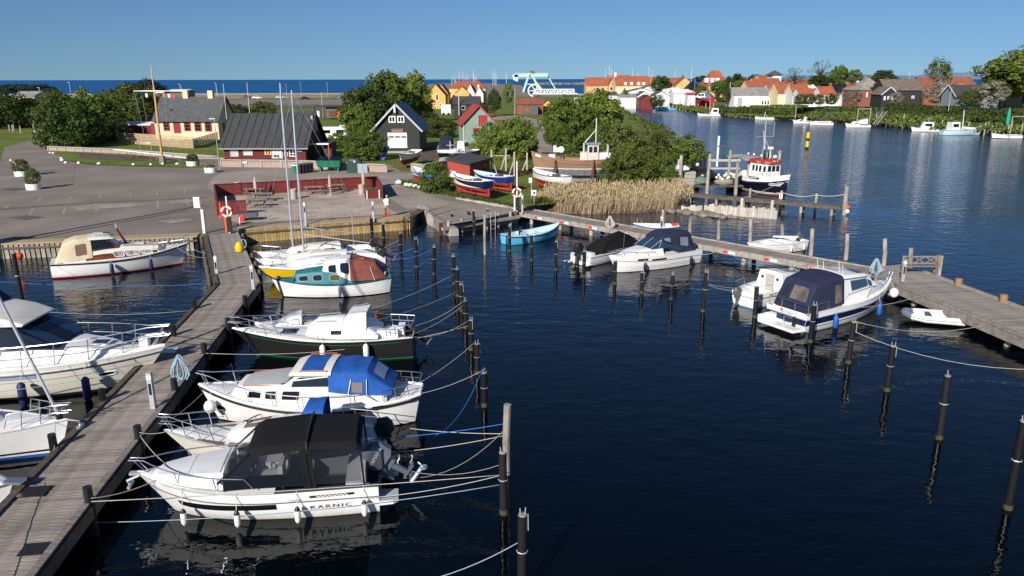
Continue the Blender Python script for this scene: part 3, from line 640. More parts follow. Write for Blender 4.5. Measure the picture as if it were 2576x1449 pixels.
class Body:
 """superstructure lofted from stations (x, z0, z1, half width at foot, half width at top, corner radius, crown)"""
 NS,NC,NT=4,4,4
 def __init__(s,st):s.st=[tuple(q)+(0.0,)*(7-len(q)) for q in st]
 def q(s,a):
  i=max(0,min(len(s.st)-2,int(a)));f=a-i
  return [lerp(x,y,f) for x,y in zip(s.st[i],s.st[i+1])]
 def half(s,a):
  x,z0,z1,wb,wt,r,cr=s.q(a);r=min(r,wt*.95,max(.001,(z1-z0)*.95));ps=[]
  for i in range(s.NS+1):f=i/s.NS;ps.append((lerp(wb,wt,f),lerp(z0,z1-r,f)))
  for i in range(1,s.NC+1):th=pi/2*i/s.NC;ps.append((wt-r+r*cos(th),z1-r+r*sin(th)))
  for i in range(1,s.NT+1):f=i/s.NT;ps.append(((wt-r)*(1-f),z1+cr*(1-(1-f)**2)))
  return x,ps
 def mesh(s,t,name,m,ends=True,smooth=35,sub=1,mf=None):
  b=MB();rows=[];n=(len(s.st)-1)*sub
  for i in range(n+1):
   x,ps=s.half(i/sub);rows.append([(x,y,z) for y,z in ps]+[(x,-y,z) for y,z in ps[-2::-1]])
  b.grid(rows,mf=mf)
  if ends:b.poly(rows[0]);b.poly(rows[-1][::-1])
  return b.build(name,m,t,smooth=smooth)
 def side(s,a,f,sg,off=.012):
  x,z0,z1,wb,wt,r,cr=s.q(a);r=min(r,wt*.95,max(.001,(z1-z0)*.95))
  return V((x,sg*(lerp(wb,wt,f)+off),lerp(z0,z1-r,f)))
 def win(s,t,name,m,a0,a1,f0,f1,sg,sh=0,off=.012,n=6,fr=None,cut=0,fw=.03):
  """side window between stations a0..a1 and height fractions f0..f1; sh leans its ends, cut trims the corners"""
  top=[s.side(lerp(a0+sh,a1+sh,i/n),f1,sg,off) for i in range(n+1)];bot=[s.side(lerp(a0,a1,i/n),f0,sg,off) for i in range(n+1)]
  if cut:
   c=cut;d=(top[0]-bot[0]);e=(bot[-1]-bot[0])
   ring=[bot[0]+e*c*.6,bot[-1]-e*c*.6,bot[-1]+(top[-1]-bot[-1])*c*1.5,top[-1]-(top[-1]-bot[-1])*c*1.5,top[-1]-e*c*.6,top[0]+e*c*.6,top[0]-d*c*1.5,bot[0]+d*c*1.5]
  else:ring=[bot[0],bot[-1],top[-1],top[0]]
  b=MB()
  if fr:
   b.tube(ring,fw,5,m=1,closed=True)
  b.poly(ring if sg>0 else ring[::-1],0) if cut else b.grid([bot,top])
  return b.build(name,[m,fr] if fr else m,t)
 def topp(s,t,name,m,a0,a1,y0,y1,off=.012,n=5):
  """panel on the top surface; y in fractions of the half width"""
  rows=[]
  for i in range(n+1):
   x,z0,z1,wb,wt,r,cr=s.q(lerp(a0,a1,i/n));w=wt-min(r,wt*.95,max(.001,(z1-z0)*.95))
   rows.append([(x,w*k,z1+cr*(1-k*k)+off) for k in [lerp(y0,y1,j/4) for j in range(5)]])
  return MB().grid(rows).build(name,m,t,smooth=1)
def wld(t,p):
 """boat coordinates to the world"""
 return Matrix.Translation(t.location)@Matrix.Rotation(t.rotation_euler.z,4,'Z')@V(p)
def boat(name,label,bow,stern,cat='boat',group=None):
 a=G(*bow) if len(bow)==3 else V(bow+(0,0));b=G(*stern) if len(stern)==3 else V(stern+(0,0))
 c=(a+b)/2;d=a-b;t=thing(name,label,cat,(c.x,c.y,0),math.atan2(d.y,d.x),group)
 return t,math.hypot(d.x,d.y)
def boat_at(name,label,x,y,L,deg,z=0,cat='boat',group=None):
 return thing(name,label,cat,(x,y,z),R(deg),group),L
def fender(t,h,u,side,m,label,ln=.55,r=.11,zt=None,ball=False,blackend=False):
 p=h.sheer(u,side);w=wld(t,(p.x,p.y+side*(r+.03),(zt if zt is not None else p.z-.22)))
 o=thing('fender',label,'fender',w)
 b=MB()
 if ball:b.ball((0,0,-r),r,n=12,k=8,sz=1.15)
 else:b.lathe([(.02,0),(r*.6,-.04),(r,-.12),(r,-ln+.08),(r*.6,-ln),(.02,-ln-.03)],n=10,mf=(lambda i:1 if blackend and i<2 else 0))
 b.build('body',[m,M_black],o,smooth=60)
 q=wld(t,(p.x,p.y-side*.02,p.z+.05))-w
 MB().tube([(0,0,-.02),q],.012,4).build('lanyard',M_rope,o)
 return o
def outboard(t,p,col,txt=None,s=1,tilt=0,name='outboard_motor'):
 """outboard at the transom point p, tilt swings the leg up behind the boat"""
 e=bpy.data.objects.new(name,None);COL.objects.link(e);e.parent=t;e.location=p;e.rotation_euler=(0,tilt,0);e.scale=(s,s,s)
 bd=Body([(-.62,.28,.6,.12,.1,.08,.02),(-.5,.22,.78,.2,.17,.12,.03),(-.15,.22,.82,.21,.18,.12,.03),(.06,.3,.66,.15,.12,.1,.02)])
 bd.mesh(e,'cowling',col,sub=2)
 b=MB();b.box((-.25,0,.14),(.34,.2,.24));b.tube([(-.25,0,.1),(-.27,0,-.55)],[.1,.07],8);b.box((-.34,0,-.42),(.42,.24,.03));b.lathe([(.01,-.02),(.07,.1),(.08,.4),(.03,.52)],n=8)
 b.build('leg',col,e,smooth=40)
 b=MB();b.tube([(-.62,0,-.66),(-.1,0,-.66)],[.05,.06],8)
 for k in range(3):b.box((-.6,.1*cos(k*2.09),-.66+.1*sin(k*2.09)),(.03,.1,.12),M=Matrix.Rotation(k*2.09,3,'X')@Matrix.Rotation(.5,3,'Y'))
 b.build('propeller',M_dgrey if col is M_black else M_alu,e,smooth=40)
 b=MB();b.box((.04,0,.0),(.08,.26,.42));b.build('bracket',M_dgrey,e)
 if txt:
  for sg in (1,-1):text(txt,.13,frame((-.3,sg*.2,.52),(-sg,0,.1),(0,0,1)),M_offw,e,'lettering')
 return e
def hull_text(t,h,s,u,z,side,size,m,sx=1,space=1,off=.02):
 a=h.pt(u-.02,z,side,off);b=h.pt(u+.02,z,side,off);up=h.pt(u,z+.1,side,off)-h.pt(u,z-.1,side,off)
 p=h.pt(u,z,side,off);return text(s,size,frame(p,(a-b) if side>0 else (b-a),up),m,t,'lettering',sx=sx,space=space)
def hpatch(t,h,name,m,u0,u1,za,zb,sides=(1,-1),off=.012,n=10,f=None):
 """band on the hull side between two heights, which may depend on the position (callables)"""
 b=MB();za=za if callable(za) else (lambda u,q=za:q);zb=zb if callable(zb) else (lambda u,q=zb:q)
 for sd in sides:
  rows=[[h.pt(lerp(u0,u1,i/n),lerp(za(lerp(u0,u1,i/n)),zb(lerp(u0,u1,i/n)),j/3),sd,off) for j in range(4)] for i in range(n+1)]
  b.grid(rows,flip=sd<0)
 return b.build(name,m,t,smooth=1)
def cleat(t,pts,m=None):
 b=MB()
 for p in pts:p=V(p);b.tube([p+V((-.1,0,.06)),p+V((.1,0,.06))],.02,5).tube([p,p+V((0,0,.06))],.025,5)
 return b.build('cleats',m or M_steel,t)
def cabin_rail(t,pts,m,r=.018,h=.05):
 b=MB()
 for s in (1,-1):
  q=[V((p[0],p[1]*s,p[2]+h)) for p in pts];b.tube(q,r,5)
  for p in q:b.tube([p-V((0,0,h)),p],r,5)
 return b.build('handrail',m,t,smooth=50)
def mast(t,x,z0,hgt,r=.06,boom=None,m=None,stays=None,y=0):
 b=MB();b.tube([(x,y,z0),(x,y,z0+hgt*.75),(x-.02,y,z0+hgt)],[r,r,r*.7],10)
 b.build('mast',m or M_alu,t,smooth=50)
 if boom:MB().tube([(x-.1,0,z0+boom[1]),(x-boom[0],boom[3] if len(boom)>3 else 0,z0+boom[2])],r*.7,8).build('boom',m or M_alu,t,smooth=50)
 if stays:
  s=MB()
  for p,f in stays:s.tube([p,(x,y,z0+hgt*f)],.009,4)
  s.build('rigging',M_steel,t)
 s=MB();s.tube([(x-.1,-.7,z0+hgt*.55),(x,0,z0+hgt*.55+.02),(x-.1,.7,z0+hgt*.55)],.018,5);s.build('spreader',m or M_alu,t)
# ---------------------------------------------------------------- the boats afloat
M_vinyl=M_clear
# 1 white cruiser with black canopy, nearest
t,L=boat('motor_cruiser','white motor cruiser with a black canopy top and big outboard, nearest left berth',(343,1190,1.25),(952,1172,.95));T_kar=t
h=Hull(L,2.5,.98,1.3,.92,tw=.92,rake=1.15,p=3.3,e0=.16,e1=.62,um=.35);H_kar=h
hull_mesh(t,h,[(.03,0),(9,1)],[mat('beige antifouling',(.45,.36,.28),.6),M_white])
deck_mesh(t,h,.42,1,M_white,.0);well_mesh(t,h,0,.46,.35,M_dgrey,wall=.22)
rub(t,h,M_dgrey,.018,-.33,.012)
hpatch(t,h,'hull_window',M_glass,.42,.86,lambda u:.42+.12*(u>.8)*5*(u-.8)+(.0),lambda u:.62+.06*(u-.42),(1,-1))
fd=Body([(3.0,1.2,1.26,.25,.15,.05),(2.7,1.15,1.36,.55,.45,.08,.03),(1.8,1.08,1.44,.85,.74,.1,.04),(.85,1.0,1.5,1.02,.9,.1,.04)])
fd.mesh(t,'foredeck',M_white,sub=2);fd.topp(t,'deck_mat',M_lgrey,.7,1.95,-.98,.98);fd.topp(t,'deck_hatch',M_lgrey,1.98,2.9,-.96,-.02,.02);fd.topp(t,'deck_hatch',M_lgrey,1.98,2.9,.02,.96,.02)
for sg in (1,-1):
 b=MB();rows=[]
 for i in range(9):
  u=lerp(.62,.9,i/8);p=h.sheer(u,sg,.08,.05);q=h.sheer(u,sg,.36-.1*(i/8),.06);rows.append([p,q])
 b.grid(rows);b.build('side_step_mat',M_grey,t)
# lower coaming black glass, roof, vinyl, pillars
sc=Body([(.95,1.0,1.3,1.05,1.02,.02),(.2,1.0,1.52,1.1,1.05,.02),(-1.55,.98,1.5,1.14,1.08,.02),(-1.7,.98,1.1,1.14,1.13,.02)])
for sg in (1,-1):sc.win(t,'side_glass',M_glass,.15,2.17,.25,1,sg,off=.01)
rf=Body([(.12,2.07,2.21,1.0,.92,.1,.03),(-.1,2.07,2.29,1.04,.98,.1,.06),(-1.5,2.17,2.39,1.06,1.0,.1,.07),(-1.52,2.14,2.35,1.06,1.0,.1,.07),(-2.85,2.09,2.29,1.05,.98,.1,.06),(-2.95,1.97,2.17,1.02,.95,.1,.04)])
rf.mesh(t,'canopy',M_bcloth,sub=3)
MB().tube([(-1.5,-1.07,2.07),(-1.5,-1.0,2.39),(-1.5,-.4,2.47),(-1.5,.4,2.47),(-1.5,1.0,2.39),(-1.5,1.07,2.07)],.035,6).build('roof_seam',M_black,t,smooth=50)
b=MB();
for sg in (1,-1):
 b.grid([[(.95,sg*1.0,1.32),(.1,sg*1.0,2.09)],[(-1.45,sg*1.08,1.5),(-1.4,sg*1.06,2.17)]]);b.grid([[(-1.65,sg*1.1,1.12),(-1.55,sg*1.06,2.12)],[(-3.05,sg*1.08,1.05),(-2.98,sg*1.05,2.07)]])
 [MB().bar(p_,q_,w_,.05,up=(0,1,0)).build('canopy_pillar',M_bcloth,t) for p_,q_,w_ in (((-1.52,sg*1.11,1.0),(-1.45,sg*1.08,2.18),.05),((-3.02,sg*1.09,1.0),(-2.95,sg*1.06,2.12),.05),((.98,sg*1.03,1.3),(.08,sg*1.0,2.12),.06))];MB().grid([[(-1.36,sg*1.1,1.0),(-1.3,sg*1.075,2.19)],[(-1.7,sg*1.12,1.0),(-1.6,sg*1.08,2.17)]]).build('canopy_panel',M_bcloth,t)
b.grid([[(.97,-1.0,1.34),(.1,-.95,2.11)],[(1.08,0,1.45),(.14,0,2.21)],[(.97,1.0,1.34),(.1,.95,2.11)]]);b.grid([[(-3.08,-1,1.02),(-3.08,-.95,2.02)],[(-3.08,1,1.02),(-3.08,.95,2.02)]])
b.build('vinyl_window',M_vinyl,t)
for y in (.45,-.5):MB().box((-.4,y,.95),(.6,.55,.5)).box((-.68,y,1.3),(.12,.55,.5)).build('seat',M_grey,t)
MB().box((-2.75,0,.75),(.55,1.7,.5)).box((-2.98,0,1.1),(.12,1.7,.35)).build('bench_seat',M_grey,t)
b=MB();b.box((.45,0,1.2),(.5,1.7,.4)).tube([(.1+.03*cos(a*.785),.45+.18*cos(a*.785),1.42+.18*sin(a*.785)) for a in range(8)],.018,5,closed=True).build('dashboard',M_black,t)
hp=MB().grid([[(-2.0,-1.245,.78),(-2.08,-1.24,.87)],[(-2.55,-1.235,.8),(-2.5,-1.23,.92)]]);
for sg in (1,-1):
 hpatch(t,h,'vent_panel',M_black,.1,.28,lambda u:.76+.0*u,lambda u:.84,(sg,),.015)
 vg=MB()
 for k in range(8):
  for j in range(2):p=h.pt(.13+.016*k+.008*j,.785+.03*j,sg,.02);vg.box(p,(.06,.012,.02))
 vg.build('vent_grille',M_offw,t)
 hull_text(t,h,'KARNIC',.2,.42,sg,.17,M_dgrey,sx=1.5,space=1.35);hull_text(t,h,'CS700',.34,.72,sg,.1,M_galv,sx=1.3)
rail(t,h,.5,.42,3,.12,mid=False,tip=.25);cleat(t,[h.sheer(.88,1,.15),h.sheer(.88,-1,.15),h.sheer(.05,1,.12),h.sheer(.05,-1,.12)])
MB().box((3.35,0,1.28),(.5,.16,.07)).tube([(3.35,0,1.2),(3.7,0,1.05),(3.62,0,.9)],.04,6).tube([(3.62,-.2,.92),(3.62,.2,.92)],.05,6).build('anchor',M_galv,t)
b=MB()
for sg in (1,-1):b.prism([(-L/2-.55,sg*.5),(-L/2+.02,sg*.45),(-L/2+.02,sg*1.15),(-L/2-.4,sg*1.12),(-L/2-.55,sg*1.0)][::sg],.32,.45,m=0,side=1)
b.build('swim_platform',[M_grey,M_white],t)
outboard(t,(-L/2-.22,0,.72),mat('blue grey cowl',(.1,.115,.14),.3),'YAMAHA',1.2,.95)
for k,u in enumerate((.79,.57,.33,.06)):
 fender(t,h,u,1,M_offw,'white black-topped fender, %s from the bow on the cruiser with a black canopy' % ['first','second','third','last'][k],.5,.085,.62,blackend=True)
# 2 cream sailing boat without mast
t,L=boat('sailing_boat','cream sailing boat with brown deck panels and a blue sprayhood, lying behind the black canopy',(412,1083,1.1),(958,1083,.9));T_cre=t
h=Hull(L,2.3,.85,1.12,.85,tw=.5,rake=1.3,p=1.9,e1=.8,um=.45);H_cre=h
hull_mesh(t,h,[(.06,0),(9,1)],[M_blue,M_gel2]);deck_mesh(t,h,.3,1,M_white,.0,.06);well_mesh(t,h,0.02,.3,.4,M_white,wall=.3)
rub(t,h,M_galv,.022,.03,-.03,'toe_rail')
for sg in (1,-1):
 for u0,u1 in ((.52,.68),(.7,.83),(.85,.95)):
  rows=[[h.sheer(u,sg,.1,.02),h.sheer(u,sg,min(h.b(u)-.06,.12+h.b(u)*.45),.045)] for u in [lerp(u0,u1,i/6) for i in range(7)]];MB().grid(rows).build('deck_panel',M_teak,t)
cr=Body([(1.5,.95,1.0,.3,.2,.05),(1.1,.9,1.22,.52,.42,.12,.03),(0,.86,1.38,.68,.54,.14,.05),(-1.4,.86,1.42,.72,.56,.14,.05)]);cr.mesh(t,'coach_roof',M_white,sub=2)
cr.topp(t,'roof_panel',M_teak,1.2,1.9,-.9,-.2);cr.topp(t,'roof_panel',M_teak,1.2,1.9,.2,.9)
MB().ball((.85,0,1.36),.12,sz=.5).build('vent',M_steel,t,smooth=60)
sh=Body([(-.85,1.35,1.45,.62,.5,.1),(-1.15,1.35,1.95,.68,.6,.25,.05),(-1.75,1.2,2.0,.7,.62,.25,.05)]);sh.mesh(t,'sprayhood',M_bluec,sub=2,ends=False)
rail(t,h,.74,.55,3,.06,tip=.2);rail(t,h,.02,.5,3,.06,u1=.2,lowend=False,name='pushpit')
outboard(t,(-L/2,.25,.7),M_black,None,.9,.3)
b=MB();
for y in (-.12,.12):b.tube([(-L/2-.06,y,-.1),(-L/2-.02,y,.9)],.02,5)
for z in (.1,.4,.7):b.tube([(-L/2-.05,-.12,z),(-L/2-.05,.12,z)],.02,5)
b.build('boarding_ladder',M_steel,t)
# 3 grey-white cruiser with blue canopy
t,L=boat('cabin_cruiser','white cabin cruiser with a bright blue canopy and three black side windows',(499,968,1.35),(1058,978,1.15));T_mon=t
h=Hull(L,2.75,.92,1.38,1.12,tw=.36,um=.42,p=2.4,rake=.75,srake=.3,e0=.24,e1=.6,sp=.75);H_mon=h
hull_mesh(t,h,[(.04,0),(9,1)],[M_blk,M_white]);deck_mesh(t,h,0,1,M_lgrey,.0,.06);rub(t,h,M_black,.055,-.1,.015)
rub(t,h,M_offw,.05,.02,-.03,'gunwale')
cb=Body([(2.75,1.15,1.22,.45,.4,.06),(2.45,1.05,1.56,.7,.62,.12,.02),(1.0,.95,1.7,.98,.9,.1,.05),(-1.0,.92,1.7,1.08,1.0,.08,.05),(-2.2,.93,1.45,.98,.9,.08,.04),(-2.9,.95,1.35,.9,.84,.08,.04)]);cb.mesh(t,'cabin_trunk',M_white,sub=2)
cb.topp(t,'cabin_top',M_grey,.9,2.3,-1.0,1.0)
for sg in (1,-1):
 for a0,a1 in ((1.28,1.62),(1.72,2.0),(2.1,2.42)):cb.win(t,'side_window',M_glass,a0,a1,.34,.86,sg,.03,fr=M_offw,cut=.1,fw=.02,off=.015)
 hpatch(t,h,'aft_window',M_glass,.1,.2,.86,.98,(sg,),.02)
 a=cb.side(2.78,.5,sg,.03);b_=cb.side(2.6,.5,sg,.03);text('MON 27',.2,frame(a,(a-b_) if sg>0 else (b_-a),(0,0,1)),M_dgrey,t)
wh=Body([(.75,1.6,1.66,.95,.9,.02),(.15,1.6,2.08,.95,.82,.06,.03),(-.75,1.6,2.12,1.0,.86,.06,.05),(-.95,1.6,2.12,1.0,.86,.06,.05)]);wh.mesh(t,'wheelhouse',M_lgrey,sub=2)
for sg in (1,-1):wh.win(t,'side_window',M_glass,.55,2.75,.12,.9,sg,.12,fr=M_offw,fw=.025)
wh.topp(t,'windscreen',M_glass,.1,.93,-.95,.95)
rfv=Body([(.5,2.04,2.1,.9,.82,.05,.0),(.2,2.08,2.18,.98,.9,.08,.07),(-1.0,2.1,2.2,1.02,.94,.08,.09)]);rfv.mesh(t,'roof',M_gel2,sub=2);rfv.topp(t,'blue_roof_cloth',M_bluec,1.1,1.75,-.95,.95,.02)
cabin_rail(t,[(.1,.85,2.17),(-.4,.88,2.19),(-.85,.9,2.19)],M_orwood,.02);cabin_rail(t,[(2.2,.62,1.55),(1.5,.75,1.6),(.8,.85,1.62)],M_orwood,.022)
cv=Body([(-.9,1.5,2.2,1.06,.94,.2,.06),(-1.25,1.45,2.17,1.06,.94,.2,.05),(-1.6,1.42,2.21,1.06,.95,.22,.07),(-1.95,1.4,2.15,1.05,.93,.22,.06),(-2.25,1.38,2.17,1.04,.92,.22,.06),(-2.5,1.36,1.95,1.02,.88,.2,.06),(-3.1,1.34,1.5,.95,.8,.08,.04)]);cv.mesh(t,'canopy',M_bluec,sub=3)
for sg in (1,-1):cv.win(t,'vinyl_window',mat('cloudy vinyl',(.2,.18,.17),.12),2.3,3.5,.12,.78,sg,0,fr=M_bluec,fw=.012)
cv.topp(t,'vinyl_window',mat('grey blue vinyl',(.25,.33,.5),.2),4.75,5.5,-.8,.8,.02)
b=MB()
for sg in (1,-1):b.tube([cv.side(2.0,0,sg,.05),cv.side(2.3,.95,sg,.05)],.018,5).tube([cv.side(4.0,0,sg,.05),cv.side(4.0,.98,sg,.05)],.018,5)
b.build('canopy_frame',M_steel,t)
rail(t,h,.18,.5,7,.1,tip=.1,mid=False);rail(t,h,0,.5,3,.1,u1=.16,lowend=False,name='pushpit',mid=True)
MB().tube([(.75,.8,1.68),(.75,.8,1.74)],.06,8).build('deck_light',M_steel,t)
hpatch(t,h,'hawse_plate',M_black,.9,.955,.5,.68,off=.012);fender(t,h,.93,1,M_white,'white ball fender at the bow of the cruiser with a bright blue canopy',r=.22,zt=1.0,ball=True)
# 4 black hulled sailing boat
t,L=boat('sailing_boat','black hulled boat with a green bottom, white deck and white windscreen house',(583,828,1.2),(1040,836,1.0));T_blk=t
h=Hull(L,2.5,.98,1.25,1.0,tw=.62,um=.4,p=1.9,rake=1.5,e1=.75);H_blk=h
hull_mesh(t,h,[(.07,0),(9,1)],[M_green,M_blk]);deck_mesh(t,h,.24,1,M_offw,0,.08);well_mesh(t,h,0.02,.24,.45,M_white,wall=.3);rub(t,h,M_offw,.022,.02,-.02,'toe_rail')
hpatch(t,h,'cove_stripe',M_green,.06,.9,lambda u:h.zs(u)-.16,lambda u:h.zs(u)-.135)
dm=Body([(.75,1.02,1.05,.5,.3,.03),(.6,1.02,1.42,.72,.5,.2,.06),(.1,1.0,1.7,.86,.62,.3,.08),(-.9,1.0,1.76,.95,.72,.3,.08),(-1.9,1.0,1.68,1.0,.8,.25,.05),(-2.6,1.0,1.22,1.0,.92,.1,.0)]);dm.mesh(t,'cabin_dome',M_white,sub=3)
for sg in (1,-1):dm.win(t,'side_window',M_glass,2.6,3.1,.45,.85,sg,0,cut=.12)
hpb=MB()
for sg in (1,-1):hpb.tube([V((x,sg*w,1.03)) for x,w in ((.78,.4),(.62,.75),(.1,.9),(-.9,.99),(-2.7,1.03))],.025,5)
hpb.build('green_trim',mat('green trim',(.01,.07,.05),.5),t,smooth=50)
wsx=Body([(-.95,1.6,1.66,.7,.66,.02),(-1.25,1.5,2.05,.8,.66,.04,.03),(-2.1,1.25,2.15,.9,.7,.04,.03)]);wsx.mesh(t,'windscreen_house',M_white,sub=2,ends=False);wsx.topp(t,'windscreen',M_glassb,.12,.95,-.95,.95,.02)
cabin_rail(t,[(-1.35,.5,2.1),(-2.0,.55,2.18)],M_steel,.014)
MB().box((1.55,0,1.1),(.75,.7,.06)).build('hatch',mat('green hatch rim',(.01,.09,.07),.5),t);MB().box((1.55,0,1.14),(.55,.5,.05)).build('hatch_glass',M_glass,t)
MB().box((-3.0,.5,1.15),(.9,.3,.35)).box((-3.55,0,1.2),(.3,.8,.35)).build('cockpit_locker',M_white,t)
rail(t,h,.72,.6,3,.08,tip=.25);rail(t,h,0,.6,3,.08,u1=.14,lowend=False,name='pushpit')
b=MB()
for sg in (1,-1):
 ps=[h.sheer(u,sg,.08,.58) for u in (.14,.32,.5,.72)];b.tube(ps,.008,4);b.tube([p-V((0,0,.28)) for p in ps],.008,4)
 for p in ps[1:3]:b.tube([p-V((0,0,.58)),p],.014,5)
b.build('lifeline',M_steel,t);outboard(t,(-L/2,-.3,.55),M_black,None,.85,.9)
MB().bar((2.9,.35,1.2),(-.2,1.05,1.1),.06).build('spar',M_alu,t);cabin_rail(t,[(.2,.5,1.68),(-.7,.6,1.74)],M_galv,.015)
for k,u in enumerate((.47,.24)):fender(t,h,u,1,M_offw,'white fender hanging on the black hulled boat, %s' % ['nearer its bow','nearer its stern'][k],.75,.13,.95)
# 5 small white speedboat behind it
t,L=boat('speedboat','small white open speedboat with a grey seat moored behind the black hulled boat',(640,816,.85),(892,801,.8));T_spd=t
h=Hull(L,1.95,.75,.9,.72,tw=.9,rake=.8,p=2.4,um=.35);H_spd=h
hull_mesh(t,h,[(.04,0),(9,1)],[M_dgrey,M_white]);deck_mesh(t,h,.55,1,M_white,0,.1);well_mesh(t,h,0,.55,.3,M_white,wall=.2);rub(t,h,M_galv,.02,-.06)
cn=Body([(1.3,.85,.9,.5,.4,.03),(.7,.8,1.2,.7,.55,.12,.03),(.2,.75,1.3,.75,.6,.12,.03),(.15,.6,1.3,.75,.6,.12,.03)]);cn.mesh(t,'console',M_white,sub=2);cn.topp(t,'windscreen',M_clear,.3,1.6,-.95,.95,.14)
MB().box((-.1,.3,.65),(.4,.45,.6)).box((-1.2,0,.5),(.5,1.3,.35)).build('seat',M_grey,t);MB().tube([(.05,.3+.16*cos(k*.785),1.25+.16*sin(k*.785)) for k in range(8)],.018,5,closed=True).build('steering_wheel',M_black,t)
rail(t,h,.62,.3,3,.1,mid=False,r=.014);hull_text(t,h,'4 35. BATBASE',.82,.55,1,.13,M_dgrey)
# 6 clinker boat with teal deck
t,L=boat('clinker_boat','white clinker boat with a teal cabin, white wheelhouse and faded red canopy',(682,702,1.05),(983,694,.9));T_tea=t
h=Hull(L,2.35,.82,1.12,.95,tw=.38,um=.42,p=2.3,rake=.7,srake=.2,e0=.25,e1=.6,sp=.75);H_tea=h
hull_mesh(t,h,[(.05,0),(9,1)],[M_blk,M_white],lap=7);deck_mesh(t,h,.0,1,M_teal,.0,.07);rub(t,h,mat('dark teal rail',(.012,.05,.06),.5),.03,-.01)
cb=Body([(2.25,.95,1.0,.4,.3,.03),(2.0,.9,1.45,.62,.52,.12,.03),(.6,.85,1.58,.86,.74,.12,.06),(-1.15,.82,1.46,.95,.84,.1,.03)]);cb.mesh(t,'cabin',M_teal,sub=3)
for sg in (1,-1):
 for a0,a1,m in ((1.12,1.5,M_glass),(1.68,2.05,M_glass),(2.28,2.62,mat('olive pane',(.1,.09,.04),.15))):cb.win(t,'cabin_window',m,a0,a1,.3,.9,sg,0,fr=M_offw,cut=.22,fw=.01)
 cb.win(t,'cabin_window',M_glass,.3,.95,.3,.85,sg,0,cut=.15)
wh=Body([(.55,1.38,1.42,.7,.66,.02),(.35,1.45,2.1,.74,.6,.14,.04),(-.4,1.3,2.2,.82,.66,.14,.06),(-1.1,.95,2.2,.95,.7,.14,.06)]);wh.mesh(t,'wheelhouse',M_white,sub=2)
for sg in (1,-1):wh.win(t,'wheelhouse_window',M_glass,1.25,1.85,.15,.82,sg,0,cut=.16,fr=M_offw,fw=.012);wh.win(t,'wheelhouse_window',M_glass,2.15,2.85,.3,.93,sg,0,cut=.16)
wh.topp(t,'windscreen',M_glass,.15,.9,-.9,-.08,.015);wh.topp(t,'windscreen',M_glass,.15,.9,.08,.9,.015);wh.topp(t,'roof_panel',M_lgrey,1.25,1.9,-.95,.95);wh.topp(t,'roof_panel',M_lgrey,2.05,2.9,-.95,.95)
cv=Body([(-1.05,.95,2.15,.98,.72,.14,.04),(-1.7,.95,2.12,.96,.74,.25,.05),(-2.5,.95,1.95,.85,.62,.3,.05),(-3.05,.98,1.1,.6,.5,.1,.02)]);cv.mesh(t,'canopy',M_redc,sub=4)
MB().tube([cv.side(1.9,0,1,.05),cv.side(1.6,.95,1,.05)],.014,5).tube([cv.side(1.9,0,-1,.05),cv.side(1.6,.95,-1,.05)],.014,5).build('canopy_frame',M_steel,t)
cabin_rail(t,[(1.8,.45,1.38),(1.1,.58,1.44),(.5,.62,1.46)],M_teal,.016)
b=MB()
for sg in (1,-1):b.tube([(-2.95,sg*.5,.95),(-3.05,sg*.42,1.3),(-3.25,sg*.3,1.3),(-3.3,sg*.28,.98)],.016,5)
b.build('stern_rail',M_steel,t);MB().bar((.6,-.1,2.0),(-1.9,.45,2.15),.05).build('boat_hook',M_orwood,t)
fender(t,h,.44,1,M_offw,'white fender on the side of the clinker boat with the teal cabin',.6,.11,.8)
# 7-9 sailing boats by the yellow quay
def yacht(name,label,bow,stern,B,fb,sb,hullm,botm,cabm,mastx,mh,boom,mastz,win=True,mast_=True,band=None):
 t,L=boat(name,label,bow,stern);h=Hull(L,B,fb,sb,fb,tw=.55,um=.42,p=1.9,rake=1.1,e1=.8)
 hull_mesh(t,h,[(.05,0),(9,1)],[botm,hullm]);deck_mesh(t,h,.3,1,M_lgrey,0,.06);well_mesh(t,h,0.02,.3,fb-.45,M_white,wall=.32);rub(t,h,M_offw,.025,.02,-.02,'toe_rail')
 x1=L*.22
 cr=Body([(x1+.4,fb+.05,fb+.1,.3,.2,.04),(x1,fb+.05,fb+.35,.55,.42,.12,.03),(x1-1.2,fb,fb+.5,.72,.56,.14,.05),(-L*.2,fb,fb+.52,.78,.6,.14,.05)]);cr.mesh(t,'coach_roof',cabm,sub=2)
 if win:
  for sg in (1,-1):cr.win(t,'cabin_window',M_glass,1.25,2.75,.3,.72,sg,.1)
 else:
  for sg in (1,-1):cr.win(t,'cabin_window',M_galv,1.3,1.9,.35,.7,sg,.0,cut=.1);cr.win(t,'cabin_window',M_galv,2.1,2.5,.35,.7,sg,.0,cut=.1)
 cr.topp(t,'hatch',M_lgrey,2.0,2.7,-.4,.4,.03);MB().box((-L*.2-.35,0,fb+.1),(.06,.6,.5)).build('companionway',M_navyp,t)
 rail(t,h,.8,.5,2,.06,r=.014,tip=.15,mid=False)
 if mast_:
  z0=fb+.48 if mastz is None else mastz
  mast(t,mastx,z0,mh,.062,boom,stays=[((L*.48,0,sb),.97),((-L*.48,0,fb+.1),1.0),((mastx-.1,B*.46,fb),.98),((mastx-.1,-B*.46,fb),.98),((mastx-.3,B*.44,fb),.55),((mastx-.3,-B*.44,fb),.55)])
 return t,h
T_A,H_A=yacht('sailing_boat','white sailing boat with a dark strip window and mast, next to the yellow quay',(647,637.5,.9),(938,620,.8),2.4,.8,.98,M_white,M_blk,M_white,1.55,10.6,(4.3,1.35,.55),None)
outboard(T_A,(-4.0,.2,.75),M_black,None,.85,1.0);MB().tube([(-2.6,-.7,.8),(-2.6,-.7,3.0)],.025,5).build('pole',M_alu,T_A)
